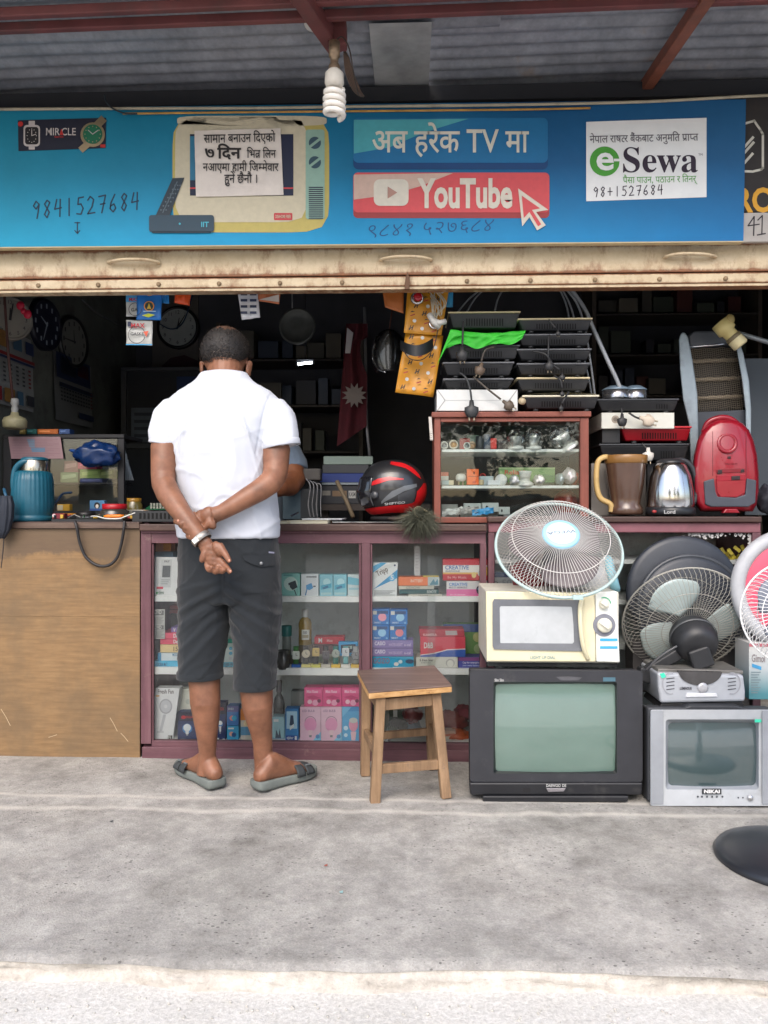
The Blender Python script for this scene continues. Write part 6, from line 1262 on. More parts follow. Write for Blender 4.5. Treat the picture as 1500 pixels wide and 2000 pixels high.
# goods in the right counter
g = thing('tag_pile', 'heap of yellow cable tags on the top shelf of the right counter', 'tags', P(1430, 1094, CY + .1)); rnd = random.Random(5)
for i in range(16):
    x, y = rnd.uniform(1402, 1452), 1091 - rnd.random() ** 2 * 26 * (1 - abs(1428 - 1428) / 30); q = P(x, y if i > 5 else 1089, CY + rnd.uniform(.06, .12)); build('tag', M().obox(q, (.030, .006, .014), Matrix.Rotation(rnd.uniform(-1.2, 1.2), 3, 'Y') @ Matrix.Rotation(rnd.uniform(-.6, .6), 3, 'Z')), mat((206, 186, 60), .5, var=.12), g, bevel=.001)
carton('grey and blue box with a round seal behind the fan head', 957, 1118, 1004, 1171, CY + .06, .06, (176, 182, 188), [('r', 0, 0, 1, .18, (56, 80, 120)), ('c', .24, .42, .1, (60, 64, 70)), ('c', .24, .42, .08, (186, 190, 196)), ('t', .5, .52, .24, '50', (150, 154, 160), .4), ('l', .3, .8, .9, .9, 2, GR)])
carton('white label card low in the right counter beside the fan', 1325, 1275, 1440, 1330, CY + .1, .05, (150, 148, 138), [('l', .1, .2, .9, .8, 6, (120, 118, 110))])
# things hanging over the edges of the work counter
ptube([(146, 1018, 3.07), (150, 1030, 3.06), (156, 1060, 3.066), (168, 1088, 3.07), (190, 1104, 3.07), (212, 1104, 3.07), (228, 1090, 3.07), (237, 1062, 3.066), (242, 1032, 3.06), (243, 1018, 3.07)], 3.06, .0062, mat((34, 32, 34), .5), 'cable', 'thick black cable looping down over the plywood counter front', 'cable')
ptube([(8, 1045, 3.06), (6, 1075, 3.06), (2, 1110, 3.06)], 3.06, .002, mat((40, 36, 36), .6), 'string', 'thin dark string hanging at the far left of the plywood counter', 'string')
# ============================================================ ON THE COUNTERS
# --- small glass case
KY_ = 3.13
RBW = wood_mat((104, 52, 40), (128, 68, 54), (146, 86, 70), 'X', 26, .5); RBV = wood_mat((104, 52, 40), (128, 68, 54), (146, 86, 70), 'Z', 26, .5)
gc = thing('glass_case', 'small red-brown glass case of electrical fittings standing on the counter', 'glass case', P(1000, 1021, KY_))
pb(gc, 'top_board', 843, 803, 1155, 815, KY_ - .012, .36, RBW, .003); pb(gc, 'bottom_rail', 861, 1010, 1133, 1021, KY_ + .001, .03, RBW); pb(gc, 'top_rail', 861, 815.5, 1133, 824, KY_ + .001, .03, RBW)
pb(gc, 'stile', 848, 815.5, 860.5, 1021, KY_, .035, RBV); pb(gc, 'stile', 1133.5, 815.5, 1150, 1021, KY_, .035, RBV)
xl, xr = P(848, 1000, KY_).x, P(1150, 1000, KY_).x; zb, zt2 = P(750, 1021, KY_).z, P(750, 816, KY_).z
for x in (xl + .001, xr - .013): build('side_panel', M().box((x, KY_ + .036, zb), (x + .012, KY_ + .33, zt2)), RBV, gc)
build('back_panel', M().box((xl + .014, KY_ + .315, zb), (xr - .014, KY_ + .328, zt2)), mat((52, 60, 60), .7, var=.15), gc); build('floor_board', M().box((xl + .014, KY_ + .032, zb), (xr - .014, KY_ + .31, zb + .008)), SHW, gc)
for y0, y1 in ((877, 883), (948, 954)):
    a, b = P(863, y1, KY_ + .03), P(1131, y0, KY_ + .03); build('shelf', M().box((a.x, KY_ + .03, a.z), (b.x, KY_ + .31, b.z)), SHW, gc, bevel=.001)
pb(gc, 'glass_pane', 861, 824.5, 1133, 1009.5, KY_ + .012, .004, glass_mat(k=.8), 0)
IY = KY_ + .05; WH = (214, 214, 208)
def cyl(label, x, y0, y1, r, Y, c, nm, cat, r2=None, rough=.4, metal=0):
    k = S(Y); return build(nm, M().lathe([(0, 0), (r * k, 0), (r * k * 1.02, .002), ((r2 or r) * k, (y1 - y0) * k - .002), ((r2 or r) * k * .9, (y1 - y0) * k), (0, (y1 - y0) * k)], P(x, y1, Y), n=22), mat(c, rough, metal, var=.06), label=label, cat=cat)
def socket(label, x, y, r, Y, c, ci, nm='bulb_socket', grp=None):     # short tube facing the viewer
    g = thing(nm, label, 'socket', P(x, y + r, Y), grp); k = S(Y) * r; F = fan_frame(P(x, y, Y), (-.1, -1, .1))
    me = M(); me.loft([[F(q * k, 2 * pi * n_ / 24, h) for n_ in range(24)] for q, h in ((.8, -.03), (1, -.01), (1, .012), (.82, .012), (.78, -.004))], caps=False); build('shell', me, mat(c, .4, var=.06), g)
    me = M(); me.loft([[F(q * k, 2 * pi * n_ / 18, h) for n_ in range(18)] for q, h in ((.78, -.004), (.5, -.002), (.2, .004), (.001, .004))], caps=False); build('contact', me, mat(ci, .3, .6), g)
socket('white bulb socket lying at the left end of the top case shelf', 868, 870, 7, IY, WH, (150, 154, 156)); socket('white socket with brass inside on the top case shelf', 886, 868.5, 8.5, IY, (214, 204, 184), (190, 140, 70)); socket('small white socket in front of the red packet', 912, 871, 6.5, IY, WH, (150, 154, 156)); socket('brass-lined socket behind the small white socket', 922, 870, 7, IY + .03, (176, 140, 100), (190, 140, 70))
carton('red box behind the small sockets on the top case shelf', 898, 856, 918, 877, IY + .06, .04, (176, 44, 44)); carton('pale green paper box behind the red box', 912, 850, 935, 877, IY + .09, .03, (150, 176, 160))
cyl('left black round battery holder on the top case shelf', 937, 852, 877, 8, IY + .01, (44, 46, 52), 'round_holder', 'holder'); cyl('right navy round battery holder on the top case shelf', 951, 849, 877, 7, IY + .01, (44, 60, 84), 'round_holder', 'holder'); carton('small bright red box on the top case shelf', 958, 856, 970, 876.5, IY + .01, .03, (206, 52, 44)); carton('grey carton behind the wrapped sockets on the top case shelf', 972, 858, 992, 876.5, IY + .08, .03, (96, 84, 84), [('t', .1, .4, .2, 'SLIMER', (190, 190, 190), .7)])
def lampholder(label, x, y1, s_, Y, tilt=0):
    g = thing('lamp_holder', label, 'lamp holder', P(x, y1, Y), 'white ceiling lamp holders'); k = S(Y) * s_; ax = V((sin(tilt), -.15, cos(tilt)))
    build('base', M().lathe([(0, 0), (17, 0), (17, 5), (11, 8)], (0, 0, 0), n=2 + 22) if 0 else M().lathe([(a * k, b * k) for a, b in ((.01, 0), (17, 0), (17, 4), (12, 7), (9, 9))], P(x, y1, Y), ax, 24), mat((216, 216, 212), .35), g)
    build('socket', M().lathe([(a * k, b * k) for a, b in ((9, 8), (9.5, 14), (12, 24), (12.5, 27), (11, 27), (10, 14), (.01, 12))], P(x, y1, Y), ax, 24), mat((220, 220, 216), .35), g); return g
lampholder('left white lamp holder wrapped in clear plastic on the top case shelf', 1008, 876.5, .9, IY); lampholder('right white lamp holder wrapped in clear plastic on the top case shelf', 1042, 876.5, .9, IY); lampholder('tilted white lamp holder at the right end of the top case shelf', 1113, 875.5, 1.15, IY, -.6)
clearm = glass_mat((.93, .95, .95), 3.0)
for i, (x, y, rx, ry) in enumerate(((1008, 858, 17, 20), (1042, 858, 18, 19), (1098, 856, 24, 22))): build('plastic_wrap', bag(M(), P(x, y, IY - .002), (rx * S(IY), .035, ry * S(IY)), i * 3 + 1, .35, 18), clearm, label='clear crumpled plastic wrap round the ' + ('left', 'right', 'tilted')[i] + ' white lamp holder', cat='wrap', shade=False)
carton('orange two-piece plug box standing on the middle case shelf', 912, 916, 935, 946.5, IY, .03, (236, 104, 40), [('c', .6, .25, .05, (60, 30, 20), .1), ('r', .1, .46, .95, .49, (150, 60, 24)), ('c', .62, .84, .16, (200, 60, 30), .06), ('r', .6, .2, .66, .3, (70, 40, 24))])
def plug(label, x, y1, Y, c=WH):
    g = thing('plug', label, 'plug', P(x, y1, Y)); k = S(Y); build('plug_body', M().lathe([(a * k, b * k) for a, b in ((.01, 0), (8, 0), (10, 3), (10, 9), (7, 13), (.01, 14))], P(x, y1 - 8, Y), (0, -.2, 1), 20), mat(c, .4), g)
    for dx in (-4, 4): build('pin', M().lathe([(1.4 * k, -8 * k), (1.4 * k, 1 * k)], P(x + dx, y1 - 8, Y), (0, 0, 1), 8), mat((180, 170, 140), .3, .8), g)
plug('white plug standing on its pins beside the orange box', 900, 947, IY); plug('grey plug behind the standing white plug', 905, 945, IY + .05, (120, 112, 104))
carton('small green box under the white plug', 898, 938, 911, 947, IY + .03, .02, (40, 150, 60)); carton('pale blue and white pack at the left end of the middle case shelf', 863, 938, 886, 947, IY + .02, .03, (170, 190, 196), [('r', .6, 0, 1, 1, (206, 196, 170))]); carton('salmon topped box behind the left end of the middle case shelf', 861, 922, 876, 937.5, IY + .06, .03, (206, 110, 90), [('r', 0, .5, 1, 1, WH)]); carton('white strip box under the salmon box', 860, 938, 884, 947.5, IY + .06, .03, (190, 196, 196))
carton('pale blue-white adapter on the middle case shelf', 936, 930, 964, 947, IY + .06, .03, (186, 200, 206)); carton('white junction block at the front of the middle case shelf', 952, 938, 977, 947, IY - .004, .03, (206, 212, 220), [('r', .1, .3, .9, .4, (190, 196, 204))]); cyl('beige thimble connector beside the orange box', 940, 937, 947, 5, IY, (196, 176, 140), 'connector', 'connector'); socket('small red round cap behind the beige connector', 943, 931, 6, IY + .10, (206, 60, 50), (160, 40, 40), 'cap_nut')
g = thing('round_timer', 'white round timer with black rim on the middle case shelf', 'timer', P(980, 947, IY)); F = fan_frame(P(979, 937, IY + .01), (-.1, -1, .25)); k = S(IY)
me = M(); me.loft([[F(q * k, 2 * pi * n_ / 28, h) for n_ in range(28)] for q, h in ((11, -.03), (13, -.02), (13, -.008), (12, -.006))], caps=False); build('rim', me, mat((40, 40, 44), .4), g); me = M(); me.loft([[F(q * k, 2 * pi * n_ / 28, h) for n_ in range(28)] for q, h in ((12, -.007), (11, .004), (.01, .006))]); build('face', me, mat((214, 216, 216), .4), g)
carton('green box with red Reliable lettering lying behind the lamp holder', 975, 913, 1084, 945, IY + .07, .05, (124, 160, 100), [('r', 0, 0, 1, .1, (160, 186, 130)), ('t', .1, .42, .24, 'Reliable', (196, 70, 50), .42), ('p', [(.5, .9), (.8, .4), (1, .5), (1, .9)], (100, 140, 90)), ('l', .64, .55, .96, .8, 4, (90, 110, 80)), ('r', 0, .9, 1, 1, (70, 90, 70))])
carton('dim grey carton under the green Reliable box', 976, 945.5, 1082, 948, IY + .07, .05, (80, 80, 76)); lampholder('white lamp holder standing in front of the green box', 1025, 947.5, 1.0, IY)
bunch('clear bag of small white parts left of the standing lamp holder', 1004, 938, 9, 10, IY, (190, 194, 194), 'parts_bag', 'bag', 4); bunch('white wrapped part right of the standing lamp holder', 1052, 938, 10, 11, IY, (206, 206, 200), 'parts_bag', 'bag', 7); bunch('white shade wrapped in plastic on the orange bag, right end of the middle case shelf', 1112, 930, 14, 15, IY + .01, (222, 214, 214), 'parts_bag', 'bag', 12); bunch('grey-white small bag beside the wrapped white shade', 1093, 936, 8, 11, IY + .01, (170, 184, 184), 'parts_bag', 'bag', 14); bunch('orange plastic bag in the right end of the middle case shelf', 1122, 935, 10, 13, IY + .06, (222, 96, 70), 'plastic_bag', 'bag', 15)
bunch('orange-red translucent bag on the floor of the glass case', 1106, 985, 24, 28, IY + .08, (150, 56, 40), 'plastic_bag', 'bag', 17)
for i, (x0, y0, x1, y1, Y, lb) in enumerate(((906, 983, 940, 1000, IY + .02, 'left'), (942, 982, 974, 1000, IY, 'middle'), (974, 990, 996, 1005, IY - .004, 'right'))): carton(lb + ' pale switch box with a black round hole on the case floor', x0, y0, x1, y1, Y, .04, (184, 190, 188), [('c', .28, .5, .08, (40, 40, 42), .2)], 0, 'switch_box', 'switch box', grp='pale switch boxes in the glass case')
carton('grey base box under the pale switch boxes', 900, 1000.5, 972, 1010, IY + .03, .04, (150, 152, 150)); carton('dim pale box at the left of the case floor', 862, 985, 894, 1000, IY + .05, .04, (150, 152, 148)); carton('lower dim box at the left of the case floor', 862, 1000.5, 896, 1010, IY + .05, .04, (120, 120, 116)); carton('grey flat box at the right of the switch boxes', 985, 1005, 1020, 1010, IY, .04, (150, 152, 154))
for i, (x0, x1, y, c, lb) in enumerate(((863, 905, 1004, (206, 206, 204), 'white'), (890, 935, 1002, (176, 172, 168), 'grey'), (922, 964, 1004, (60, 160, 222), 'bright blue'))): me = M(); me.grid(lambda u_, v_: P(lerp(x0, x1, u_), y + 4 - 12 * v_ - u_ * 6 + 3 * noise.noise((u_ * 5, v_ * 4, i)), IY - .012 + .012 * noise.noise((u_ * 6, v_ * 6, i + 4))), 16, 6); build('cable_pack', me, mat(c, .25, var=.15), label=lb + ' plastic packet of cable clips on the case floor', cat='packet')
carton('thin paper slip hanging on the left side of the case', 840, 814, 846, 860, KY_ - .016, .001, (190, 184, 176), [('l', .1, .7, .9, .95, 4, (120, 116, 110))], -3, 'paper_slip', 'paper')

# --- hot plates
HPB = mat((40, 41, 44), .5, var=.15, bump=.1, dirt=.2, dc=(88, 84, 80))
def hotplate(label, x0, x1, y0, y1, Y, lip, d=.26, vents=(.25, .8), bulge=0, feet=True, body=HPB):
    g = thing('hot_plate', label, 'hot plate', P((x0 + x1) / 2, y1, Y), 'stacked electric hot plates'); h = y1 - y0; fy = y1 - (h * .14 if feet else 0)
    a = [P(x0 + 10, fy, Y + .03), P(x1 - 10, fy, Y + .03)]; ly = y0 + min(5, h * .22)
    b = [P(x0 + 2, ly, Y + .004), P(x1 - 2, ly, Y + .004)]
    me = M(); me.hexa([a[0], a[1], a[1] + V((-.005, d - .06, 0)), a[0] + V((.005, d - .06, 0)), b[0], b[1], b[1] + V((0, d - .01, 0)), b[0] + V((0, d - .01, 0))]); build('tray', me, body, g, bevel=.004)
    me = M(); p, q = P(x0, ly - .3, Y), P(x1, y0, Y); me.box((p.x, Y, p.z), (q.x, Y + d, q.z)); build('rim', me, lip, g, bevel=.003)
    if bulge: me = M(); me.grid(lambda u_, v_: V((lerp(p.x, q.x, u_), Y + v_ * d, q.z + bulge * sin(pi * u_) ** .6 * sin(pi * min(1, v_ + .12)) ** .5)), 16, 8); build('cover', me, lip, g)
    vm = M(); n_ = int((x1 - x0) * (vents[1] - vents[0]) / 5)
    for i in range(n_):
        x = lerp(x0, x1, vents[0]) + i * 5; yb, yt = lerp(ly, fy, .85), lerp(ly, fy, .35)
        vm.add([P(x + sx, yy, lerp(Y + .004, Y + .03, (yy - ly) / (fy - ly)) - .0016) for sx, yy in ((0, yb), (2.2, yb), (2.2, yt), (0, yt))], [(0, 1, 2, 3)])
    build('vent_slots', vm, mat((10, 10, 11), .9), g, kind='stuff')
    if feet:
        for x in (x0 + 26, x1 - 26): build('foot', M().lathe([(.011, 0), (.012, (fy - y1) * S(Y) * -1 + .004)], P(x, y1, Y + .045), n=12), mat((52, 53, 55), .6), g)
    return g
lipc = mat((190, 176, 140), .5, .2, var=.12, dirt=.25); lipg = mat((92, 94, 98), .45, .3, var=.2, dirt=.2); lipk = mat((58, 60, 64), .45, .2, var=.2)
wb = carton('white carton under the left stack of hot plates, on the glass case', 853, 761, 1011, 802.5, 3.135, .26, (206, 208, 206), [('p', [(0, 0), (.012, 0), (.11, .5), (.1, .52)], (150, 150, 148)), ('p', [(0, 1), (.012, 1), (.11, .5), (.1, .48)], (150, 150, 148)), ('p', [(.1, .49), (.9, .49), (.9, .51), (.1, .51)], (176, 178, 176)), ('p', [(1, 0), (.988, 0), (.89, .5), (.9, .52)], (150, 150, 148)), ('p', [(1, 1), (.988, 1), (.89, .5), (.9, .48)], (150, 150, 148))])
hotplate('black hot plate, lowest of the left stack, on the white carton', 865, 1003, 738, 760.5, 3.14, lipg); hotplate('black hot plate, second from the bottom of the left stack', 864, 1005, 706, 737.5, 3.14, lipg); hotplate('black hot plate, third in the left stack under the green cloth', 872, 1016, 673, 705.5, 3.14, lipk)
hotplate('hot plate with cream rim on top of the left stack, above the green cloth', 875, 1017, 607, 641, 3.15, lipc, feet=False)
gcl = M()
def cloth(u_, v_):
    tx, ty = lerp(880, 1027, u_), 644 + 4 * sin(u_ * 4) + 5 * u_; bx_, by = lerp(850, 1020, u_), (722 - u_ / .12 * 46 if u_ < .12 else 676 + 5 * sin(u_ * 16) - 14 * max(0, u_ - .7) / .3)
    t_ = min(1, v_ * 1.5); dpt = 3.126 + max(0, v_ - .66) * .5 + .012 * noise.noise((u_ * 9, v_ * 5, 1)) - .004 * sin(u_ * 22)
    return P(lerp(bx_, tx, t_), lerp(by, ty, t_) + 2 * noise.noise((u_ * 8, v_ * 5, 3)), dpt)
gcl.grid(cloth, 40, 20); build('green_cloth', gcl, mat((46, 176, 40), .6, var=.18, vs=10, bump=.25, bs=30), label='bright green plastic cloth squeezed between hot plates of the left stack', cat='cloth'); 
for (x0, x1, y0, y1, lp, lb, bl) in ((1011, 1158, 620, 650, lipc, 'top', 0), (1010, 1156, 651, 679, lipg, 'second', .008), (1009, 1156, 680, 707, lipg, 'third', 0), (1009, 1153, 708, 735.5, lipg, 'fourth', 0), (1009, 1153, 736, 766, lipc, 'fifth', 0)): hotplate('black hot plate, ' + lb + ' from the top in the right stack', x0, x1, y0, y1, 3.14, lp, bulge=bl)
g = hotplate('hot plate with white domed cover, lowest of the right stack', 1020, 1171, 771, 802.5, 3.14, mat((206, 200, 178), .5, var=.08, dirt=.25), bulge=.014); build('knob', M().lathe([(0, .02), (.011, .02), (.014, .014), (.014, 0)], P(1021, 784, 3.15), (-.5, -.8, 0), 16), mat((176, 160, 130), .5), g)
def cord(label, pts, plugpos, c=(34, 34, 36), s_=1.0, pc=None, ang=0):
    g = thing('power_cord', label, 'cord', P(plugpos[0], plugpos[1] + 18, plugpos[2])); build('wire', M().tube(smoothpath([P(*p) for p in pts], 6), .0042, 7), mat(c, .5), g)
    k = S(plugpos[2]) * s_; q = P(*plugpos); rot = Matrix.Rotation(ang, 3, 'Y')
    me = M(); me.loft([[q + rot @ V((cos(2 * pi * n_ / 12) * a * k, sin(2 * pi * n_ / 12) * b * k, h * k)) for n_ in range(12)] for h, a, b in ((14, 3.5, 3.5), (5, 4.5, 4), (2, 12, 6), (-6, 12, 7), (-14, 8, 6), (-15, 6, 4))]); build('plug', me, mat(pc or c, .5, var=.1, dirt=.2), g)
    for dx in (-4, 4): build('prong', M().lathe([(1.6 * k, 0), (1.6 * k, 8 * k)], q + rot @ V((dx * k, 0, -14 * k)), rot @ V((0, -.5, -1)), 8), mat((170, 160, 140), .3, .8), g)
cord('black cord with plug hanging over the green cloth', [(905, 628, 3.12), (904, 650, 3.09), (903, 676, 3.09)], (903, 690, 3.09)); cord('short cord with brown pronged plug in the left stack', [(966, 678, 3.12), (948, 684, 3.10), (940, 706, 3.10)], (938, 720, 3.10), (60, 52, 46), .85, (92, 76, 62), .3)
cord('long grey cord with big black plug hanging over the white carton', [(898, 728, 3.12), (910, 738, 3.105), (918, 760, 3.10), (921, 782, 3.10)], (921, 798, 3.09), (46, 48, 50), 1.15); cord('slanting cord with brown round plug on the white carton', [(925, 736, 3.12), (950, 758, 3.10), (978, 780, 3.10)], (991, 790, 3.10), (70, 62, 54), .85, (84, 72, 60), -.9)
cord('black cord with two bright prongs hanging in the right stack', [(1072, 655, 3.125), (1071, 680, 3.10), (1071, 700, 3.10)], (1073, 712, 3.10), s_=.8); cord('thin black cord curling over the fourth hot plate', [(1040, 686, 3.12), (1065, 692, 3.10), (1080, 712, 3.10), (1092, 722, 3.10)], (1098, 735, 3.10), s_=.5); cord('thin black cord looping over the fifth hot plate', [(1082, 734, 3.12), (1094, 742, 3.10), (1098, 758, 3.10)], (1098, 768, 3.10), s_=.4); cord('thin black cord crossing the white domed cover', [(1111, 765, 3.12), (1102, 780, 3.10), (1098, 788, 3.10)], (1096, 796, 3.10), s_=.4); cord('thin black cord over the top hot plate of the right stack', [(1072, 625, 3.12), (1084, 640, 3.10)], (1090, 650, 3.10), s_=.4)
# third stack, at the right
carton('grey steel box under the hot plates behind the blender jug', 1155, 905, 1262, 1007, 3.30, .2, (120, 116, 112), [('r', 0, 0, .3, 1, (140, 136, 132))], rough=.4); carton('dark low box behind the kettle and vacuum cleaner', 1264, 905, 1352, 1007, 3.32, .2, (34, 34, 36))
hotplate('wide black hot plate under the red one, behind jug and kettle', 1170, 1347, 866, 904.5, 3.25, lipk, vents=(.68, .86)); g = hotplate('red hot plate in the right-hand pile above the black one', 1212, 1352, 832, 865.5, 3.25, mat((176, 24, 36), .35, var=.08, coat=.3), vents=(.3, .8), body=mat((150, 20, 32), .35, var=.08))
carton('white carton with hanging plugs under the two-burner hot plate', 1175, 806, 1317, 837, 3.24, .24, (206, 206, 196), [('c', .19, .42, .055, (150, 140, 126)), ('c', .19, .42, .03, (110, 100, 90))]); carton('dark carton beside the red hot plate under the white carton', 1176, 838, 1211, 865, 3.26, .2, (30, 30, 32))
g = hotplate('two-burner black hot plate with steel burners on top of the right pile', 1165, 1327, 778, 805.5, 3.22, lipk, vents=(.72, .9))
for x, r in ((1204, 27), (1240, 22)):
    k = S(3.28); me = M(); me.lathe([(r * k, 0), (r * k, 16 * k), (r * .9 * k, 17 * k)], P(x, 779, 3.30), n=26); bn = build('burner', me, mat((160, 160, 164), .2, .9), g); build('burner_cap', M().lathe([(r * 1.02 * k, 16 * k), (r * 1.02 * k, 18 * k), (r * .5 * k, 25 * k), (.001, 26 * k)], P(x, 779, 3.30), n=26), mat((120, 140, 156), .35, .3), bn)
cord('black two-pin plug hanging over the white carton of the right pile', [(1214, 797, 3.21), (1215, 810, 3.20)], (1215, 820, 3.20), s_=.8); cord('clear round plug with brass prongs on the white carton of the right pile', [(1228, 806, 3.21), (1240, 814, 3.20), (1250, 818, 3.20)], (1262, 820, 3.20), s_=1.0, pc=(196, 182, 164), ang=-1.2); cord('white plug lying in front of the black hot plate behind the kettle', [(1254, 866, 3.23), (1262, 876, 3.22)], (1266, 887, 3.20), s_=.9, pc=(200, 196, 188))
# hoses
HOS = mat((150, 154, 158), .4, var=.1)
for i, (pts, r, lb) in enumerate((([(1108, 555, 3.3), (1140, 600, 3.28), (1158, 640, 3.26), (1185, 700, 3.25), (1206, 745, 3.25), (1217, 776, 3.25)], .0085, 'thickest pale hose curving down to the burners'), ([(1094, 552, 3.35), (1125, 590, 3.36), (1142, 640, 3.36), (1155, 720, 3.36), (1164, 790, 3.38)], .005, 'outer thin pale hose behind the right stack'), ([(1090, 552, 3.4), (1115, 600, 3.42), (1135, 680, 3.42), (1150, 740, 3.42), (1158, 790, 3.42)], .004, 'middle thin pale hose behind the right stack'), ([(1086, 552, 3.45), (1104, 590, 3.46), (1112, 630, 3.46), (1118, 700, 3.46)], .004, 'inner thin pale hose behind the right stack'), ([(950, 556, 3.4), (915, 585, 3.4), (892, 612, 3.4)], .004, 'short pale hose above the left stack, left one'), ([(958, 556, 3.42), (930, 580, 3.42), (910, 612, 3.42)], .004, 'short pale hose above the left stack, middle one'), ([(988, 556, 3.45), (972, 585, 3.45), (966, 612, 3.45)], .004, 'short pale hose above the left stack, right one'))): ptube(pts, 3.3, r, HOS, 'hose', lb, 'hose')
# heater
g = thing('quartz_heater', 'pale blue upright quartz heater with wire mesh front behind the vacuum cleaner', 'heater', P(1400, 985, 3.48)); HY_ = 3.42
def side(pts):
    me = M(); me.loft([[P(x, y, yy) for x, y in pts] for yy in (HY_ - .035, HY_ + .03, HY_ + .09)], sm=False); build('side_panel', fixo(me), mat((150, 164, 172), .4, var=.12, dirt=.25, dc=(90, 92, 96)), g, bevel=.008, seg=3)
side([(1362, 985), (1364, 840), (1362, 770), (1352, 700), (1344, 660), (1338, 649), (1330, 650), (1326, 664), (1328, 720), (1334, 780), (1346, 830), (1352, 985)]); side([(1466, 985), (1467, 800), (1463, 745), (1452, 690), (1442, 662), (1436, 660), (1440, 690), (1450, 745), (1456, 800), (1458, 985)])
build('reflector', M().pprism([(1362, 985), (1458, 985), (1446, 700), (1436, 662), (1345, 660), (1356, 720)], HY_ + .06, .02), mat((60, 56, 52), .3, .7, var=.2, vs=18), g); build('head', M().pprism([(1348, 676), (1440, 672), (1434, 652), (1424, 645), (1356, 646), (1346, 655)], HY_ - .01, .08), mat((70, 74, 80), .45), g, bevel=.01); build('foot_panel', M().pprism([(1364, 985), (1460, 985), (1460, 800), (1362, 805)], HY_ - .005, .05), mat((60, 64, 72), .5), g, bevel=.004)
me = M()
for i in range(30): y = 682 + i * 4; me.tube([P(1348 + i * .5 + 26 * t_ / 6 * 3.55, y - 3 * t_ / 6 + (1.6 if t_ % 2 else -1.6), HY_ + .005) for t_ in range(7)], .0011, 4, caps=False)
for i in range(22): me.tube([P(1348 + i * 4.2, 680, HY_ + .006), P(1362 + i * 4.2, 802, HY_ + .006)], .0009, 4, caps=False)
build('wire_mesh', me, mat((118, 108, 94), .3, .6), g)
for i in range(3): build('heating_tube', M().tube([P(1352 + i * 3, 706 + i * 36, HY_ + .04), P(1446 + i * 3, 702 + i * 36, HY_ + .04)], .009, 10), mat((176, 160, 136), .3), g)
me = M(); me.tube([P(1444, 676, HY_ - .012), P(1457, 795, HY_ - .012)], .007, 8); me.tube([P(1345, 678, HY_ - .008), P(1438, 670, HY_ - .008)], .005, 8); build('chrome_edge', me, mat((200, 200, 204), .15, .95), g)
# lamp on an arm
g = thing('clamp_lamp', 'cream cylindrical lamp head on a grey arm reaching in from the right', 'lamp', P(1428, 690, 3.3)); ax = (P(1450, 678, 3.28) - P(1405, 630, 3.30)).normalized(); o = P(1405, 630, 3.30); k = S(3.3)
build('lamp_head', M().lathe([(0, -.002), (17 * k, 0), (18 * k, .05), (13 * k, .055), (13 * k, .08)], o, ax, 24), mat((196, 180, 120), .4, var=.1, dirt=.25), g); build('band', M().lathe([(14 * k, .079), (15 * k, .08), (15 * k, .095), (14 * k, .096)], o, ax, 24), mat((110, 98, 70), .5), g); build('collar', M().lathe([(15 * k, .096), (15 * k, .13), (12 * k, .135), (.001, .135)], o, ax, 24), mat((206, 194, 150), .4), g); build('knob', M().ell(P(1425, 625, 3.28), (.02, .02, .025)), mat((150, 134, 84), .5), g)
build('arm', M().tube([P(1440, 650, 3.30), P(1500, 668, 3.30), P(1580, 700, 3.30)], .010, 10), mat((120, 126, 130), .4, .5), g)
# blender jug, kettle, vacuum cleaner
JY = 3.20; k = S(JY); g = thing('blender_jug', 'smoky brown blender jug with yellow handle on the right counter', 'jug', P(1222, 1005, JY)); q = P(1222, 1005, JY); JM = mat((84, 62, 50), .2, var=.1, coat=.4)
build('jug_body', M().lathe([(a * k, b * k) for a, b in ((.01, 2), (30, 0), (33, 4), (31, 14), (27, 20), (29, 34), (34, 60), (38, 96), (40, 112), (38, 112), (35, 90), (.01, 40))], q, n=32), JM, g); build('rim_band', M().lathe([(a * k, b * k) for a, b in ((38.5, 98), (39.5, 99), (41, 113), (40, 114), (38, 113))], q, n=32), mat((134, 96, 50), .3), g)
me = M(); me.tube(smoothpath([P(1196, 896, JY - .01), P(1180, 893, JY - .02), P(1167, 905, JY - .02), P(1165, 945, JY - .02), P(1172, 972, JY - .02), P(1190, 983, JY - .02), P(1194, 990, JY - .02), P(1194, 1000, JY - .02)], 6), .0115, 10); build('handle', me, mat((190, 160, 104), .4, var=.1, dirt=.15), g)
KTY = 3.17; k = S(KTY); q = P(1309, 1006, KTY); g = thing('electric_kettle', 'shiny steel electric kettle with black handle between jug and vacuum cleaner', 'kettle', q)
build('base_plate', M().lathe([(a * k, b * k) for a, b in ((.01, 0), (44, 0), (46, 3), (46, 12), (43, 15))], q, n=40), mat((32, 34, 38), .35), g); build('steel_body', M().lathe([(a * k, b * k) for a, b in ((43, 15), (44, 20), (43, 45), (38, 75), (31, 94), (26, 101), (24, 102))], q, n=48), mat((196, 196, 196), .14, 1.0, var=.05), g)
build('lid', M().lathe([(a * k, b * k) for a, b in ((27, 100), (26, 104), (18, 108), (.01, 109))], q, n=32), mat((40, 41, 44), .35), g)
me = M(); me.tube(smoothpath([P(1316, 900, KTY), P(1336, 900, KTY), P(1352, 915, KTY), P(1360, 945, KTY), P(1357, 975, KTY), P(1345, 990, KTY), P(1338, 985, KTY)], 6), [.014] * 37, 12, flat=.8); build('handle', me, mat((48, 50, 54), .45, dirt=.15), g); build('spout_panel', M().lathe([(a * k, b * k) for a, b in ((44.6, 18), (44, 45), (39, 75), (32, 94))], q, n=48), mat((196, 196, 196), .14, 1.0, var=.05), g) if 0 else None
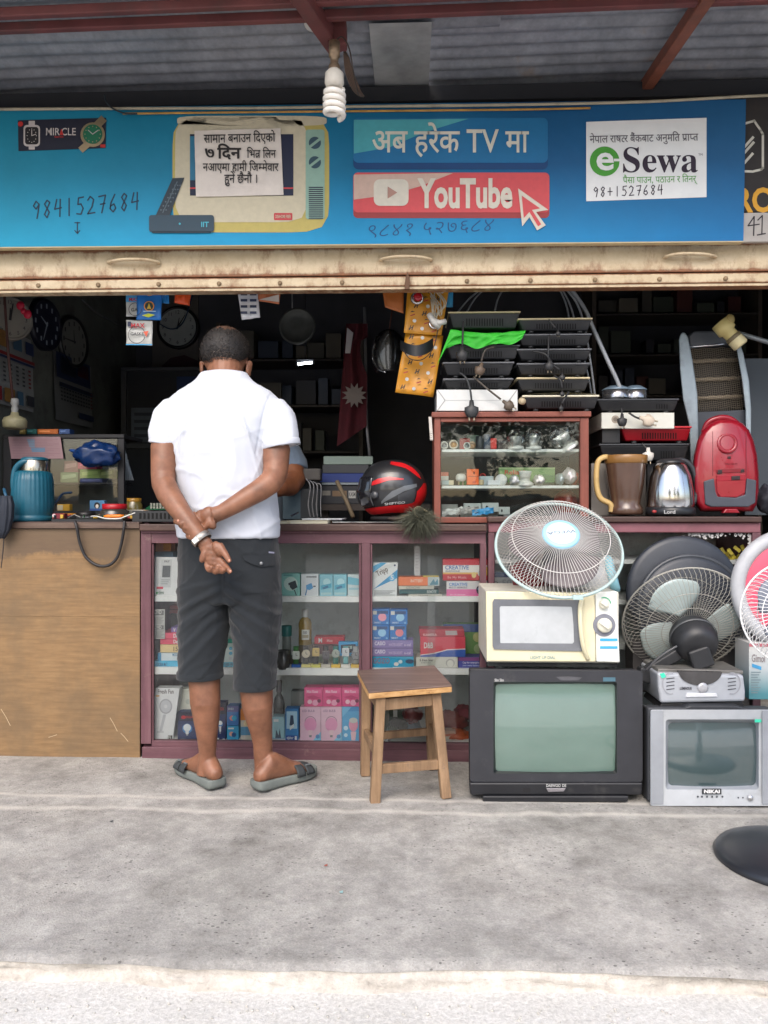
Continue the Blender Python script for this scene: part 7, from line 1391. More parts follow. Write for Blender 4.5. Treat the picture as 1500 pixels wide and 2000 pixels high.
me = M(); me.ell(P(1278, 999, KTY - .13 + .002), (.010, .004, .006), None, 8); build('switch', me, mat((150, 40, 40), .4), g); me = M(); me.ptext(1297, 1003, 6, 'Lord', KTY - .0985, wd=22, bold=.02); build('lettering', me, ink(170, 170, 170), g)
VY = 3.22; g = thing('vacuum_cleaner', 'red vacuum cleaner standing upright at the right end of the counter', 'vacuum cleaner', P(1418, 1000, VY)); RDM = mat((138, 16, 34), .28, var=.08, coat=.4)
def vshape(k_, dy=0):
    pts = []
    for y, hl, hr in ((999, 50, 52), (985, 60, 60), (960, 65, 64), (925, 66, 64), (890, 63, 61), (860, 56, 54), (840, 46, 45), (826, 32, 32), (818, 14, 14)): pts.append((y, hl, hr))
    return [(1418 - hl * k_, 910 + (y - 910) * (1 if k_ == 1 else .5 + k_ * .5) + dy) for y, hl, hr in pts] + [(1418 + hr * k_, 910 + (y - 910) * (1 if k_ == 1 else .5 + k_ * .5) + dy) for y, hl, hr in reversed(pts)]
me = M(); me.loft([[P(*p, yy) for p in vshape(k_)] for k_, yy in ((.80, VY - .072), (.92, VY - .062), (.98, VY - .04), (1.0, VY), (.96, VY + .10), (.8, VY + .13))]); build('shell', fixo(me), RDM, g)
me = M(); me.tube(smoothpath([P(1374, 845, VY - .02), P(1382, 826, VY - .03), P(1400, 817, VY - .035), P(1420, 816, VY - .035), P(1438, 826, VY - .03), P(1446, 842, VY - .02)], 6), .011, 10); build('carry_handle', me, RDM, g)
me = M(); F = fan_frame(P(1420, 866, VY - .070), (0, -1, .12)); k = S(VY); me.loft([[F(a * k, 2 * pi * n_ / 30, h) for n_ in range(30)] for a, h in ((20, -.002), (19, .006), (15, .008), (12, .002), (11.5, -.02))], caps=False); build('hose_port', me, RDM, g); me = M(); me.loft([[F(a * k, 2 * pi * n_ / 30, -.001) for n_ in range(30)] for a in (14, .01)], caps=False); build('port_hole', me, mat((30, 14, 16), .5), g)
def vp(pts, dep, m_, nm, bv=.002): build(nm, M().pprism(pts, VY - .0725 - dep, dep + .004), m_, g, bevel=bv)
vp([(1375, 940), (1395, 934), (1398, 960), (1402, 970), (1438, 972), (1456, 966), (1459, 934), (1478, 938), (1476, 982), (1462, 990), (1390, 990), (1378, 985)], .006, mat((62, 66, 76), .5, var=.1), 'grey_bumper', .004); vp([(1399, 934), (1457, 932), (1455, 962), (1440, 971), (1408, 971), (1401, 962)], .004, RDM, 'lower_door')
vp([(1399, 916), (1456, 914), (1456, 922), (1399, 924)], .003, mat((120, 16, 30), .35), 'latch_bar'); vp([(1400, 928), (1456, 926), (1456, 938), (1400, 940)], .005, mat((140, 18, 36), .3), 'latch'); vp([(1429, 930), (1446, 929), (1446, 937), (1429, 938)], .008, mat((40, 24, 28), .4), 'switch'); vp([(1402, 918), (1411, 917), (1411, 925), (1402, 926)], .005, mat((36, 18, 22), .4), 'latch_hole'); vp([(1447, 917), (1454, 916), (1454, 922), (1447, 923)], .005, mat((36, 18, 22), .4), 'latch_hole'); vp([(1421, 891), (1428, 891), (1428, 896), (1421, 896)], .002, mat((50, 16, 22), .4), 'indicator')
me = M()
for x in (1391.5, 1457): me.prect(x, 842, x + 1, 930, VY - .0732)
me.ptext(1416, 908, 3.5, 'VACUUM', VY - .0735, wd=24); build('seams', me, ink(96, 12, 26), g)
me = M(); me.pprism([(1412, 1002), (1446, 1002), (1440, 994), (1418, 994)], VY - .075, .03); build('toe', me, RDM, g, bevel=.003)
carton('blue-grey panel leaning behind the vacuum cleaner at the right edge', 1455, 700, 1560, 1006, 3.55, .03, (58, 66, 74), rough=.5); bunch('dark bundle beside the vacuum cleaner at the right edge', 1500, 975, 22, 28, 3.3, (36, 40, 50), 'dark_bundle', 'bundle', 21, .7)

# --- helmet, duster, papers
g = thing('motorcycle_helmet', 'black and red full-face helmet on the counter left of the glass case', 'helmet', P(765, 1016, 3.24)); HC_ = P(767, 958, 3.26); k = S(3.26)
BKM = mat((34, 35, 38), .32, var=.12, coat=.5); RDH = mat((190, 24, 30), .35, coat=.4, var=.08); GRH = mat((58, 60, 64), .4, coat=.3)
def hs(a, e, kk=1.0):                         # shell: a azimuth (pi = faces left), e latitude
    ca, sa = cos(a), sin(a); ce, se = cos(e), sin(e); front = max(0, -ca)
    rx = 66 * (1 + .04 * front * (se < 0)); z = se * 60 if se > 0 else se * 57 * (1 - .10 * (1 - front)); sh_ = 1.0 if se > 0 else 1 - .10 * se * se * (1.2 - front)
    return HC_ + V((ca * ce ** .82 * rx * k * kk * sh_, sa * ce ** .82 * 52 * k * kk, z * k * kk))
me = M(); me.grid(lambda u_, v_: hs(2 * pi * u_, lerp(-1.25, pi / 2 - .001, v_)), 48, 28); build('shell', me, BKM, g); me = M(); me.lathe([(.085, -.001), (.10, 0), (.10, .012), (.085, .014)], P(772, 1015, 3.26), n=30, sx=1.05); build('neck_roll', me, mat((24, 24, 26), .9), g)
me = M(); me.grid(lambda u_, v_: hs(lerp(-pi * .70, -pi * 1.22, u_), lerp(-.62, .42, v_) + .12 * u_ * (1 - v_) , 1.018), 24, 14); VS = build('visor', me, mat((30, 31, 36), .12, var=.1, coat=1), g); VS.modifiers.new('s', 'SOLIDIFY').thickness = .003
pv = hs(-pi * .66, -.18, 1.04); me = M(); me.lathe([(0, .010), (.012, .009), (.017, .003), (.017, 0)], pv, (-.35, -1, 0), 20); build('visor_pivot', me, GRH, g)
def hband(pa, nm, m_, kk=1.012):              # painted bands following the shell
    me = M(); n_ = len(pa) - 1
    me.grid(lambda u_, v_: (lambda i, f: hs(lerp(pa[i][0], pa[i + 1][0], f), lerp(lerp(pa[i][1], pa[i + 1][1], f), lerp(pa[i][2], pa[i + 1][2], f), v_), kk))(min(n_ - 1, int(u_ * n_)), u_ * n_ - min(n_ - 1, int(u_ * n_))), n_ * 6, 6); build(nm, me, m_, g)
A_ = lambda d: -R(d)
hband([(A_(170), -.95, -.70), (A_(140), -.98, -.66), (A_(100), -.98, -.62), (A_(60), -1.0, -.55), (A_(20), -.95, -.30), (A_(0), -.9, -.1)], 'red_chin_band', RDH); hband([(A_(45), -.45, -.05), (A_(25), -.45, .22), (A_(0), -.4, .25)], 'red_rear_patch', RDH); hband([(A_(130), .12, .22), (A_(115), .18, .36), (A_(95), .30, .42), (A_(70), .32, .36)], 'red_side_flash', RDH); hband([(A_(95), .95, 1.15), (A_(60), .75, 1.05), (A_(40), .45, .8), (A_(30), .35, .5)], 'red_top_stripe', RDH)
hband([(A_(110), -.52, -.44), (A_(90), -.30, -.05), (A_(70), -.05, .12), (A_(45), .10, .20)], 'grey_side_flash', mat((96, 100, 104), .35, coat=.4)); hband([(A_(80), -.50, -.20), (A_(60), -.55, .0), (A_(48), -.5, .05)], 'grey_panel', GRH)
vs, fs, W2 = text2d('SHIFTGO', .02); me = M(); me.add([hs(A_(lerp(104, 66, a_ / W2)), -.58 + b_ * .085 + .06 * a_ / W2, 1.022) for a_, b_ in vs], fs); build('lettering', me, ink(190, 190, 190), g)
me = M(); me.obox(P(795, 912, 3.22), (.05, .03, .012), Matrix.Rotation(R(28), 3, 'Y')); build('vent', me, GRH, g, bevel=.004)
# duster
g = thing('duster', 'grey-green fibre duster hanging over the counter edge below the helmet', 'duster', P(820, 1068, 3.05)); rnd = random.Random(11); me = M(); dc_ = P(820, 1024, 3.06)
for i in range(1500):
    th = rnd.random() * 2 * pi; ph = math.acos(rnd.uniform(-1, 1)); d = V((sin(ph) * cos(th), sin(ph) * sin(th), cos(ph))); d.y = d.y * .7 - .1
    L_ = rnd.uniform(.06, .105) * (1.05 if d.z < .3 else .85); s0 = dc_ + V((rnd.gauss(0, .012), rnd.gauss(0, .01), .02)); mid = s0 + d * L_ * .55; tip = s0 + d * L_ + V((0, 0, -.020)); sd = d.orthogonal().normalized() * .0008
    me.add([s0 - sd, s0 + sd, mid + sd, mid - sd, tip], [(0, 1, 2, 3), (3, 2, 4)])
build('fibres', me, mat((74, 76, 62), .8, var=.35, vs=40), g, kind='stuff'); me = M()
for i in range(9): F = fan_frame(P(818 + i * 1.5, 1000 + i, 3.055), (.3, -1, .2 + i * .1)); me.tube([F(.022 + .001 * i, pi * (.1 + 1.4 * n_ / 14), 0) for n_ in range(15)], .0012, 4)
build('binding', me, mat((150, 140, 112), .7), g); build('stick', M().tube([P(815, 1005, 3.06), P(790, 1010, 3.18), P(764, 1012, 3.36)], .008, 8), mat((110, 86, 60), .7), g)
build('rag', bag(M(), P(782, 1014, 3.12), (.05, .05, .010), 31), mat((62, 52, 46), .9), label='small brown rag on the counter in front of the helmet', cat='rag')
def slab(label, pts, y, hgt, c, nm, cat, Y0=3.10, Y1_=3.28, dec=None):
    g = thing(nm, label, cat, P((pts[0] + pts[1]) / 2, y, Y0)); a, b = P(pts[0], y, Y0), P(pts[1], y, Y0); z = CTZ + hgt[0]; me = M(); me.box((a.x, Y0, z), (b.x, Y1_, z + hgt[1])); build('pages', me, mat(c, .7, var=.05), g, bevel=.001)
    me = M(); me.box((a.x - .002, Y0 - .002, z + hgt[1] + .0004), (b.x + .002, Y1_ + .002, z + hgt[1] + .0016)); build('cover', me, mat(tuple(min(255, int(v_ * 1.04)) for v_ in c), .6, var=.06), g); return g
slab('open notebook with cream pages on the counter beside the customer', (566, 640), 1018, (.001, .012), (206, 200, 176), 'notebook', 'notebook'); slab('small cream notepad at the left of the open notebook', (545, 566), 1018, (.001, .010), (196, 190, 164), 'notebook', 'notepad', 3.11, 3.24); slab('loose stack of white papers lying over the notebook', (590, 668), 1012, (.0165, .004), (214, 216, 222), 'paper_stack', 'papers', 3.16, 3.36)
build('pen', M().tube([P(569, 1013, 3.14) + V((0, 0, .012)), P(582, 1007, 3.2) + V((0, 0, .012))], .004, 8), mat((30, 32, 44), .4), label='dark pen lying on the notebook', cat='pen')
# ============================================================ INSIDE THE SHOP
# hanging packets under the shutter
def hang(label, pts, Y, c, dec, nm='packet', cat='packet', rough=.35, amp=.006):
    g = thing(nm, label, cat, P((pts[0][0] + pts[1][0]) / 2, max(p[1] for p in pts), Y)); sd = len(label) * .37
    def f(u_, v_):
        a = [lerp(lerp(pts[0][i], pts[1][i], u_), lerp(pts[3][i], pts[2][i], u_), v_) for i in (0, 1)]; return P(*a, Y) + V((0, amp * noise.noise((u_ * 3 + sd, v_ * 3, sd)), 0))
    me = M(); me.grid(f, 10, 12); o = build('pouch', me, mat(c, rough, var=.08, vs=20), g); o.modifiers.new('s', 'SOLIDIFY').thickness = .002
    cs = []; dm = M()
    for i, q in enumerate(dec):
        Yd = Y - amp - .001 - .0004 * i
        if q[-1] not in cs: cs.append(q[-1])
        m_ = cs.index(q[-1])
        if q[0] == 'r': dm.prect(q[1], q[2], q[3], q[4], Yd, m_)
        elif q[0] == 'c': dm.pcirc(q[1], q[2], q[3], Yd, m_)
        elif q[0] == 'o': dm.pring(q[1], q[2], q[3], 1.2, Yd, m_)
        elif q[0] == 'p': dm.ppoly(q[1], Yd, m_)
        elif q[0] == 't': dm.ptext(q[1], q[2], q[3], q[4], Yd, m_, bold=.02)
    if dec: build('print', dm, [mat(x, .5) for x in cs], g, kind='stuff')
    return g
PY = 3.14
BL2, SILV = (24, 110, 190), (176, 178, 176)
hang('silver gasket packet at the left of the hanging blue packets', [(246, 618), (268, 618), (268, 552), (246, 552)], PY + .01, SILV, [('r', 246, 577, 268, 590, (70, 150, 200)), ('t', 252, 588, 6, 'MAX', (190, 40, 50)), ('o', 264, 604, 13, (60, 60, 64)), ('t', 256, 608, 6, 'GA', (60, 60, 64))])
hang('blue packet with round orange badge hanging under the shutter', [(266, 624), (314, 625), (318, 548), (268, 548)], PY, BL2, [('c', 291, 598, 10, (226, 150, 60)), ('c', 291, 598, 8, (40, 60, 60)), ('p', [(287, 603), (295, 603), (291, 592)], (226, 190, 60)), ('c', 292, 568, 10, (226, 150, 60)), ('c', 292, 568, 8, (40, 60, 60)), ('p', [(277, 616), (290, 612), (303, 615), (290, 620)], (196, 206, 50)), ('r', 280, 607, 304, 609, (170, 200, 226))])
hang('blue packet behind, right of the badge packet', [(315, 592), (330, 593), (330, 548), (315, 548)], PY + .015, (36, 130, 200), [])
hang('silver gasket packet with black circle below the blue packets', [(246, 671), (297, 675), (298, 627), (247, 625)], PY, (186, 186, 180), [('r', 249, 628, 256, 638, (30, 40, 70)), ('t', 256, 640, 8, 'MAX', (190, 40, 50)), ('o', 267, 654, 17, (50, 50, 54)), ('t', 255, 655, 5.5, 'GASKET', (50, 50, 54)), ('p', [(280, 648), (290, 646), (286, 658)], (210, 90, 60)), ('r', 246, 672, 297, 674, (50, 150, 200))])
hang('orange-red plastic packet hanging under the shutter left of the customer', [(341, 592), (370, 597), (375, 548), (340, 548)], PY, (222, 84, 36), [], amp=.012)
hang('white sachet strip with dark pills printed in rows', [(472, 625), (508, 620), (502, 550), (462, 556)], PY, (206, 206, 210), [('r', 470 + 18 * j, 572 + 12 * i, 483 + 18 * j, 577 + 12 * i, (40, 50, 80)) for i in range(4) for j in range(2)], 'sachet_strip', 'sachets')
hang('orange and white pouch under the shutter beside the sachet strip', [(504, 588), (545, 594), (551, 548), (504, 548)], PY, (190, 110, 70), [('r', 528, 566, 540, 573, W_), ('p', [(506, 585), (545, 575), (545, 590)], (200, 190, 180))])
YEL2 = (196, 134, 28)
def strip(label, pts, Y, sd):
    rnd = random.Random(sd); dec = []
    for r_ in range(7):
        for c_ in range(3):
            v_ = .06 + r_ * .14; u_ = .12 + c_ * .3 + (r_ % 2) * .08; x = lerp(lerp(pts[0][0], pts[1][0], u_), lerp(pts[3][0], pts[2][0], u_), v_); y = lerp(lerp(pts[0][1], pts[1][1], u_), lerp(pts[3][1], pts[2][1], u_), v_); t_ = (r_ + c_) % 3
            if t_ == 0: dec += [('p', [(x, y), (x + 3, y - 9), (x + 5, y - 9), (x + 2, y)], (40, 32, 24)), ('p', [(x + 5, y), (x + 8, y - 9), (x + 10, y - 9), (x + 7, y)], (40, 32, 24)), ('p', [(x, y - 3), (x + 9, y - 7), (x + 9, y - 5), (x, y - 1)], (40, 32, 24))]
            elif t_ == 1: dec.append(('c', x + 4, y - 4, 3.5, (176, 176, 170)))
            else: dec += [('p', [(x, y), (x + 9, y - 3), (x + 10, y - 1), (x + 1, y + 2)], (150, 50, 30)), ('p', [(x, y - 6), (x + 4, y - 9), (x + 10, y - 7)], (40, 32, 24))]
    return hang(label, pts, Y, YEL2, dec, 'blister_card', 'card', .4, .016)
strip('upper yellow printed blister card hanging under the shutter', [(789, 650), (862, 655), (880, 548), (797, 548)], PY + .02, 1); strip('lower yellow printed blister card hanging beside the hot plates', [(772, 766), (846, 776), (866, 655), (792, 650)], PY + .04, 2)
hang('plain brown-orange card hanging left of the yellow cards', [(752, 600), (788, 612), (789, 548), (744, 548)], PY + .03, (166, 92, 36), [])
for x, y, r, lb in ((815, 583, 13, 'upper'), (848, 633, 11, 'lower')):
    g = thing('push_button', lb + ' chrome push button with red centre on the yellow cards', 'button', P(x, y + r, PY)); k = S(PY) * r; build('chrome_ring', M().lathe([(k, -.002), (k, .006), (k * .7, .012), (k * .66, .008)], P(x, y, PY + .0), (0, -1, .1), 24), mat((196, 196, 198), .15, .95), g); build('red_cap', M().lathe([(k * .64, .006), (k * .62, .016), (k * .3, .019), (.001, .019)], P(x + 1, y - 1, PY), (0, -1, .1), 20), mat((176, 24, 36), .3, coat=.3), g)
me = M()
for i in range(14): a = random.random() * 6.28; me.tube(smoothpath([P(850 + 10 * cos(a), 565 + i * 2, PY - .01), P(858 + 14 * cos(a + 1), 590 + i * 2, PY - .015), P(854 + 8 * cos(a + 2), 606 + i * 2, PY - .01)], 4), .0026, 5)
build('wire_tangle', me, mat((170, 160, 140), .5, var=.3), label='tangle of pale wires and sockets hanging right of the yellow cards', cat='wires')
for i, (a, b, lb) in enumerate((((838, 614), (858, 640), 'upper'), ((846, 626), (870, 628), 'lower'))): build('elbow_pipe', M().tube([P(*a, PY - .02), P((a[0] + b[0]) / 2, (a[1] + b[1]) / 2 + 4, PY - .03), P(*b, PY - .02)], .012, 10), mat((176, 174, 168), .4), label=lb + ' short grey pipe piece hanging by the yellow cards', cat='pipe')
hang('blue packet edge behind the wire tangle', [(872, 600), (884, 600), (886, 548), (872, 548)], PY + .05, (60, 150, 196), [])
# black helmets hanging in the dark
def hangvisor(label, x, y, rx, ry, Y, chrome):
    g = thing('hanging_helmet', label, 'helmet', P(x, y + ry, Y)); k = S(Y)
    me = M(); me.grid(lambda u_, v_: P(x, y, Y) + V((cos(pi * u_) * rx * k * sin(lerp(.25, 2.6, v_)) ** .6, -sin(pi * u_) * rx * .8 * k, cos(lerp(.25, 2.6, v_)) * ry * k)), 20, 14); o = build('shell', me, mat((16, 16, 18), .25, coat=.6), g); o.modifiers.new('s', 'SOLIDIFY').thickness = .005
    if chrome: build('chrome_trim', M().tube(smoothpath([P(x - rx * .8, y - ry * .5, Y - .06), P(x - rx * .95, y, Y - .07), P(x - rx * .7, y + ry * .6, Y - .10), P(x - rx * .2, y + ry * .8, Y - .13)], 5), .004, 8), mat((214, 214, 216), .12, .95), g)
    build('strap', M().tube([P(x, y - ry, Y), P(x + 6, y - ry - 45, Y)], .003, 6), mat((90, 50, 40), .6), g)
hangvisor('black open helmet with chrome trim hanging in the middle of the shop', 760, 692, 34, 44, 3.55, True)
g = thing('hanging_visor', 'black curved visor hanging in front of the yellow card', 'visor', P(816, 690, 3.12)); me = M(); me.grid(lambda u_, v_: P(lerp(782, 846, u_), lerp(664, 684, v_) + 12 * sin(pi * u_) - 4 * u_ * (1 - v_), 3.14 - .05 * sin(pi * u_)), 16, 6); build('peak', me, mat((18, 18, 20), .4), g); build('cord', M().tube(smoothpath([P(786, 680, 3.13), P(800, 700, 3.11), P(825, 702, 3.11), P(846, 680, 3.12), P(856, 640, 3.13)], 5), .002, 5), mat((30, 26, 26), .6), g)
# flag
g = thing('hanging_flag', 'dark red cloth flag with white star hanging on a pole in the dark shop', 'flag', P(700, 905, 3.9)); FY = 3.9
me = M(); fo_ = [(682, 632), (716, 640), (700, 700), (716, 770), (712, 830), (672, 868), (660, 820), (668, 720), (672, 660)]
me.grid(lambda u_, v_: P(lerp(lerp(676, 658, v_), lerp(718, 716, v_), u_) - (14 * sin(pi * v_ * 2) if .15 < v_ < .5 else 0) * u_, lerp(632, lerp(872, 832, u_), v_), FY + .02 * sin(u_ * 9 + v_ * 2)), 20, 30); build('cloth', me, mat((74, 16, 26), .9, var=.2), g)
me = M(); me.ppoly([(692 + (25 if i % 2 else 15) * cos(2 * pi * i / 24), 772 + (25 if i % 2 else 15) * sin(2 * pi * i / 24)) for i in range(24)], FY - .024); build('star', me, mat((120, 110, 104), .8), g); me = M(); me.ppoly([(678, 640), (690, 650), (684, 690), (674, 690)], FY - .024); build('pale_edge', me, mat((170, 166, 166), .8), g); build('pole', M().tube([P(712, 600, FY + .03), P(716, 830, FY + .03), P(724, 910, FY + .03)], .008, 8), mat((150, 150, 152), .4, .5), g)
# dim shelf things behind the counter
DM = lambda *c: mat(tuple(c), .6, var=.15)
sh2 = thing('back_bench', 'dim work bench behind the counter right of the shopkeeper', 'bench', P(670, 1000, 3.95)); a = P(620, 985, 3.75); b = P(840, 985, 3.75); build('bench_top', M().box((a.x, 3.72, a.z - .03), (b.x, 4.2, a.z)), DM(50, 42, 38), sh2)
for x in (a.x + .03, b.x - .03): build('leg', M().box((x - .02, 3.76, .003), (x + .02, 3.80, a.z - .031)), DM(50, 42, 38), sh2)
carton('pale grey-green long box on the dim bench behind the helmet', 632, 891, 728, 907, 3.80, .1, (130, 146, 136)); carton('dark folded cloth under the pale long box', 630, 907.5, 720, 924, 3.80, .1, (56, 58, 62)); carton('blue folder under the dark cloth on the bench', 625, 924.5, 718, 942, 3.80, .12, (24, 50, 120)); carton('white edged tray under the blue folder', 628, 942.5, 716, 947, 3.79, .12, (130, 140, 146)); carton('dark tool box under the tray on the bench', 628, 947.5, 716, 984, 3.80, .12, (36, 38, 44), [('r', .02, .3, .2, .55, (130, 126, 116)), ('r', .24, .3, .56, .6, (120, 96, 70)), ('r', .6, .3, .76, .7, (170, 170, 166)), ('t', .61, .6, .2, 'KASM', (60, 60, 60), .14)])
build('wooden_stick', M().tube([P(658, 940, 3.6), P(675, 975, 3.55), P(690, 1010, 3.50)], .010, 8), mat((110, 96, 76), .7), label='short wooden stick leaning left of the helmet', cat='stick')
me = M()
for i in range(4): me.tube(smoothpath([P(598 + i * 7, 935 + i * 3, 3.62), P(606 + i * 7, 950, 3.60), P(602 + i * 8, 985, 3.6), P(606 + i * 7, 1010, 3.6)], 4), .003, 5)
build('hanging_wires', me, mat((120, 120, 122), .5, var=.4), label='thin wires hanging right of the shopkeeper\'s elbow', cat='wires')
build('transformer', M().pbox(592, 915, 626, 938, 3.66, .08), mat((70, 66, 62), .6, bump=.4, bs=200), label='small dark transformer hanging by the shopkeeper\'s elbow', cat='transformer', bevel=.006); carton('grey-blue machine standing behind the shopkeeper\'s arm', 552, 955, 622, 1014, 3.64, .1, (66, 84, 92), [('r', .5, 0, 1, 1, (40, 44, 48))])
# lit tube and hanging disc
TLM = mat((240, 246, 255), .3, var=.02, emit=12); g = thing('tube_light', 'short lit tube light glowing in the dark shop right of the customer\'s head', 'light', P(595, 712, 4.6)); build('tube', M().tube([P(582, 711, 4.6), P(610, 708, 4.6)], .0065, 10), TLM, g); build('end_cap', M().tube([P(578, 711.4, 4.6), P(581.5, 711, 4.6)], .011, 10), DM(120, 120, 120), g); build('end_cap', M().tube([P(610.5, 708, 4.6), P(614, 707.6, 4.6)], .011, 10), DM(120, 120, 120), g); build('bracket', M().obox(P(596, 706, 4.64), (.10, .03, .02)), DM(40, 42, 46), g)
build('wire', M().tube([P(596, 708, 4.66), P(596, 560, 4.9)], .003, 5), DM(40, 42, 46), g)
g = thing('hanging_pan', 'dark round metal pan hanging from a thin cord behind the customer', 'pan', P(581, 674, 4.2)); F = fan_frame(P(581, 638, 4.2), (0, -1, .05)); k = S(4.2); me = M(); me.loft([[F(r * k, 2 * pi * i / 40, h) for i in range(40)] for r, h in ((36, 0), (36, .014), (32, .016), (30, .006), (15, .004), (.01, .004))]); build('disc', me, mat((84, 86, 82), .5, .4, var=.2), g); build('cord', M().tube([P(571, 605, 4.2), P(570, 555, 4.2)], .003, 5), DM(140, 140, 140), g)
# clocks and calendars on the left wall and the back wall
def wallpt(px, py, off=0): return P(px, py, PX(px, WX + off))
def clock(label, c, n, r, rimm, facec, num=True, hands=(60, 150)):
    g = thing('wall_clock', label, 'clock', c - V((0, 0, r))); F = fan_frame(c, n); n = V(n).normalized(); ux = V((0, 0, 1)).cross(n).normalized(); FF = lambda x, y, h: c + ux * x + V((0, 0, 1)) * y + n * h
    me = M(); me.loft([[F(q, 2 * pi * i / 44, h) for i in range(44)] for q, h in ((r, -.02), (r, .012), (r * .94, .022), (r * .86, .012))], caps=False); build('rim', me, rimm, g); me = M(); me.loft([[F(q, 2 * pi * i / 44, .010) for i in range(44)] for q in (r * .88, .0001)], caps=False); build('face', me, mat(facec, .5, var=.08), g)
    me = M(); dk = 0
    for i, h_ in enumerate(hands):
        a = R(h_); L_ = r * (.45, .68)[i]; d = V((sin(a), cos(a))); me.add([FF(d.x * t_ * L_ - d.y * s_ * .006, d.y * t_ * L_ + d.x * s_ * .006, .0135 + .001 * i) for t_, s_ in ((-.15, 1), (1, .4), (1, -.4), (-.15, -1))], [(0, 1, 2, 3)])
    HN = (36, 34, 36) if sum(facec) > 200 else (150, 160, 170)
    build('hands', me, mat(HN, .5), g)
    me = M()
    for i in range(1, 13):
        a = 2 * pi * i / 12; x, y = sin(a) * r * .70, cos(a) * r * .70
        if num:
            vs, fs, W3 = text2d(str(i), 0); h = r * .15; me.add([FF(x + (a_ - W3 / 2) * h, y + (b_ - .5) * h, .0125) for a_, b_ in vs], fs)
        else: me.add([FF(x + dx * .006, y + dy * .012, .0125) for dx, dy in ((-1, -1), (1, -1), (1, 1), (-1, 1))], [(0, 1, 2, 3)])
    build('numerals', me, mat(HN, .5), g, kind='stuff'); return g
BKR = mat((22, 22, 24), .35, var=.1)
NL = (1, -.12, 0)
clock('white round wall clock at the far left with cartoonish dark dots and red ribbon', wallpt(18, 622, .03), (.75, -.66, 0), .105, mat((120, 116, 108), .5, dirt=.2), (130, 126, 116), True, (0, 10))
me = M(); 
for x, y, r in ((40, 597, 7), (46, 608, 5), (54, 614, 7)): me.ell(P(x, y, PX(40, WX + .05) - .12), (r * .0028, .012, r * .0030), None, 12)
build('ribbon', me, mat((190, 30, 60), .5), label='small red ribbon bow on the far left white clock', cat='ribbon')
clock('dark blue round wall clock second on the left wall', wallpt(87, 634, .02), NL, .135, mat((18, 20, 34), .4), (22, 24, 44), False, (300, 200)); clock('round wall clock with black rim, pale face, third on the left wall', wallpt(141, 668, .02), NL, .145, BKR, (112, 112, 106), False, (355, 270))
pst = carton('grey backing card with dark red curve behind the back wall clock', 297, 575, 387, 716, WBY - .02, .01, (104, 98, 92), [('p', [(.2, 1), (.4, .88), (.7, .84), (1, .92), (1, 1)], (70, 36, 42))], 0, 'poster', 'poster'); clock('round black-rimmed clock with numerals on the back wall, left of the head', P(348, 640, WBY - .045), (0, -1, 0), .148, BKR, (168, 172, 168), True, (10, 32))
build('wire', M().tube(smoothpath([P(311, 632, WBY - .09), P(330, 642, WBY - .09), P(346, 640, WBY - .09), P(360, 625, WBY - .09), P(372, 590, WBY - .1), P(380, 560, WBY - .1)], 5), .004, 6), DM(30, 60, 90), label='thin wire dangling across the back wall clock', cat='wire')
def calendar(label, y0, y1, z0, z1, rows, cols_, head, dark=1.0, off=.012):
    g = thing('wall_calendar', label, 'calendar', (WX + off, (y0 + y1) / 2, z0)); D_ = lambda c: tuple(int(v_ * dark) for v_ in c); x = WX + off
    me = M(); me.grid(lambda u_, v_: V((x + .012 * noise.noise((u_ * 2, v_ * 3, y0)) + .012 * (1 - v_), lerp(y0, y1, u_), lerp(z0, z1, v_))), 10, 14); o = build('sheet', me, mat(D_((190, 192, 190)), .6, var=.06), g)
    me = M(); pt = lambda u_, v_, l=0: V((x + .027 + .001 * l - .012 * v_, lerp(y0, y1, u_), lerp(z0, z1, v_)))
    def rc(u0, v0, u1, v1, m_, l=0): me.add([pt(u0, v0, l), pt(u1, v0, l), pt(u1, v1, l), pt(u0, v1, l)], [(0, 1, 2, 3)], m_)
    for h_ in head: rc(*h_)
    for r_ in range(rows):
        for c_ in range(cols_): rc(.08 + c_ * .88 / cols_, .30 + r_ * .055, .08 + c_ * .88 / cols_ + .05, .325 + r_ * .055, 4 if c_ < cols_ - 1 else 0, 1)
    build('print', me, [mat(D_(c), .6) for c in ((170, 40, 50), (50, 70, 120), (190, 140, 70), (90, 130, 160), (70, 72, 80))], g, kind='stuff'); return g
ya, yb = PX(-30, WX + .012), PX(64, WX + .012); zz = lambda py, px: wallpt(px, py, .012).z
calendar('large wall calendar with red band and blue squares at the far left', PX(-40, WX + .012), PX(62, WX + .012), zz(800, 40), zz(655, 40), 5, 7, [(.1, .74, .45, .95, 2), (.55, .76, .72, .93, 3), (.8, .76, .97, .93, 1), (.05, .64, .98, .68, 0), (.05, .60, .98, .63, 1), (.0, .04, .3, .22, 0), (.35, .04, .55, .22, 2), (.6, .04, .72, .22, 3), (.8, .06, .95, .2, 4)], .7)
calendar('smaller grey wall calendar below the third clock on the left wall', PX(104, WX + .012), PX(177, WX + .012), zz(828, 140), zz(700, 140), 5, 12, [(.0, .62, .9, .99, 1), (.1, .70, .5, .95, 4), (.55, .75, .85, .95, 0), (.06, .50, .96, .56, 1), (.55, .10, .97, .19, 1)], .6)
me = M(); me.tube(smoothpath([wallpt(160, 585, .01), wallpt(190, 612, .01), wallpt(220, 628, .01), wallpt(238, 638, .01)], 4), .004, 5); build('cable', me, DM(120, 122, 124), label='pale cable tacked slanting along the left wall', cat='cable')
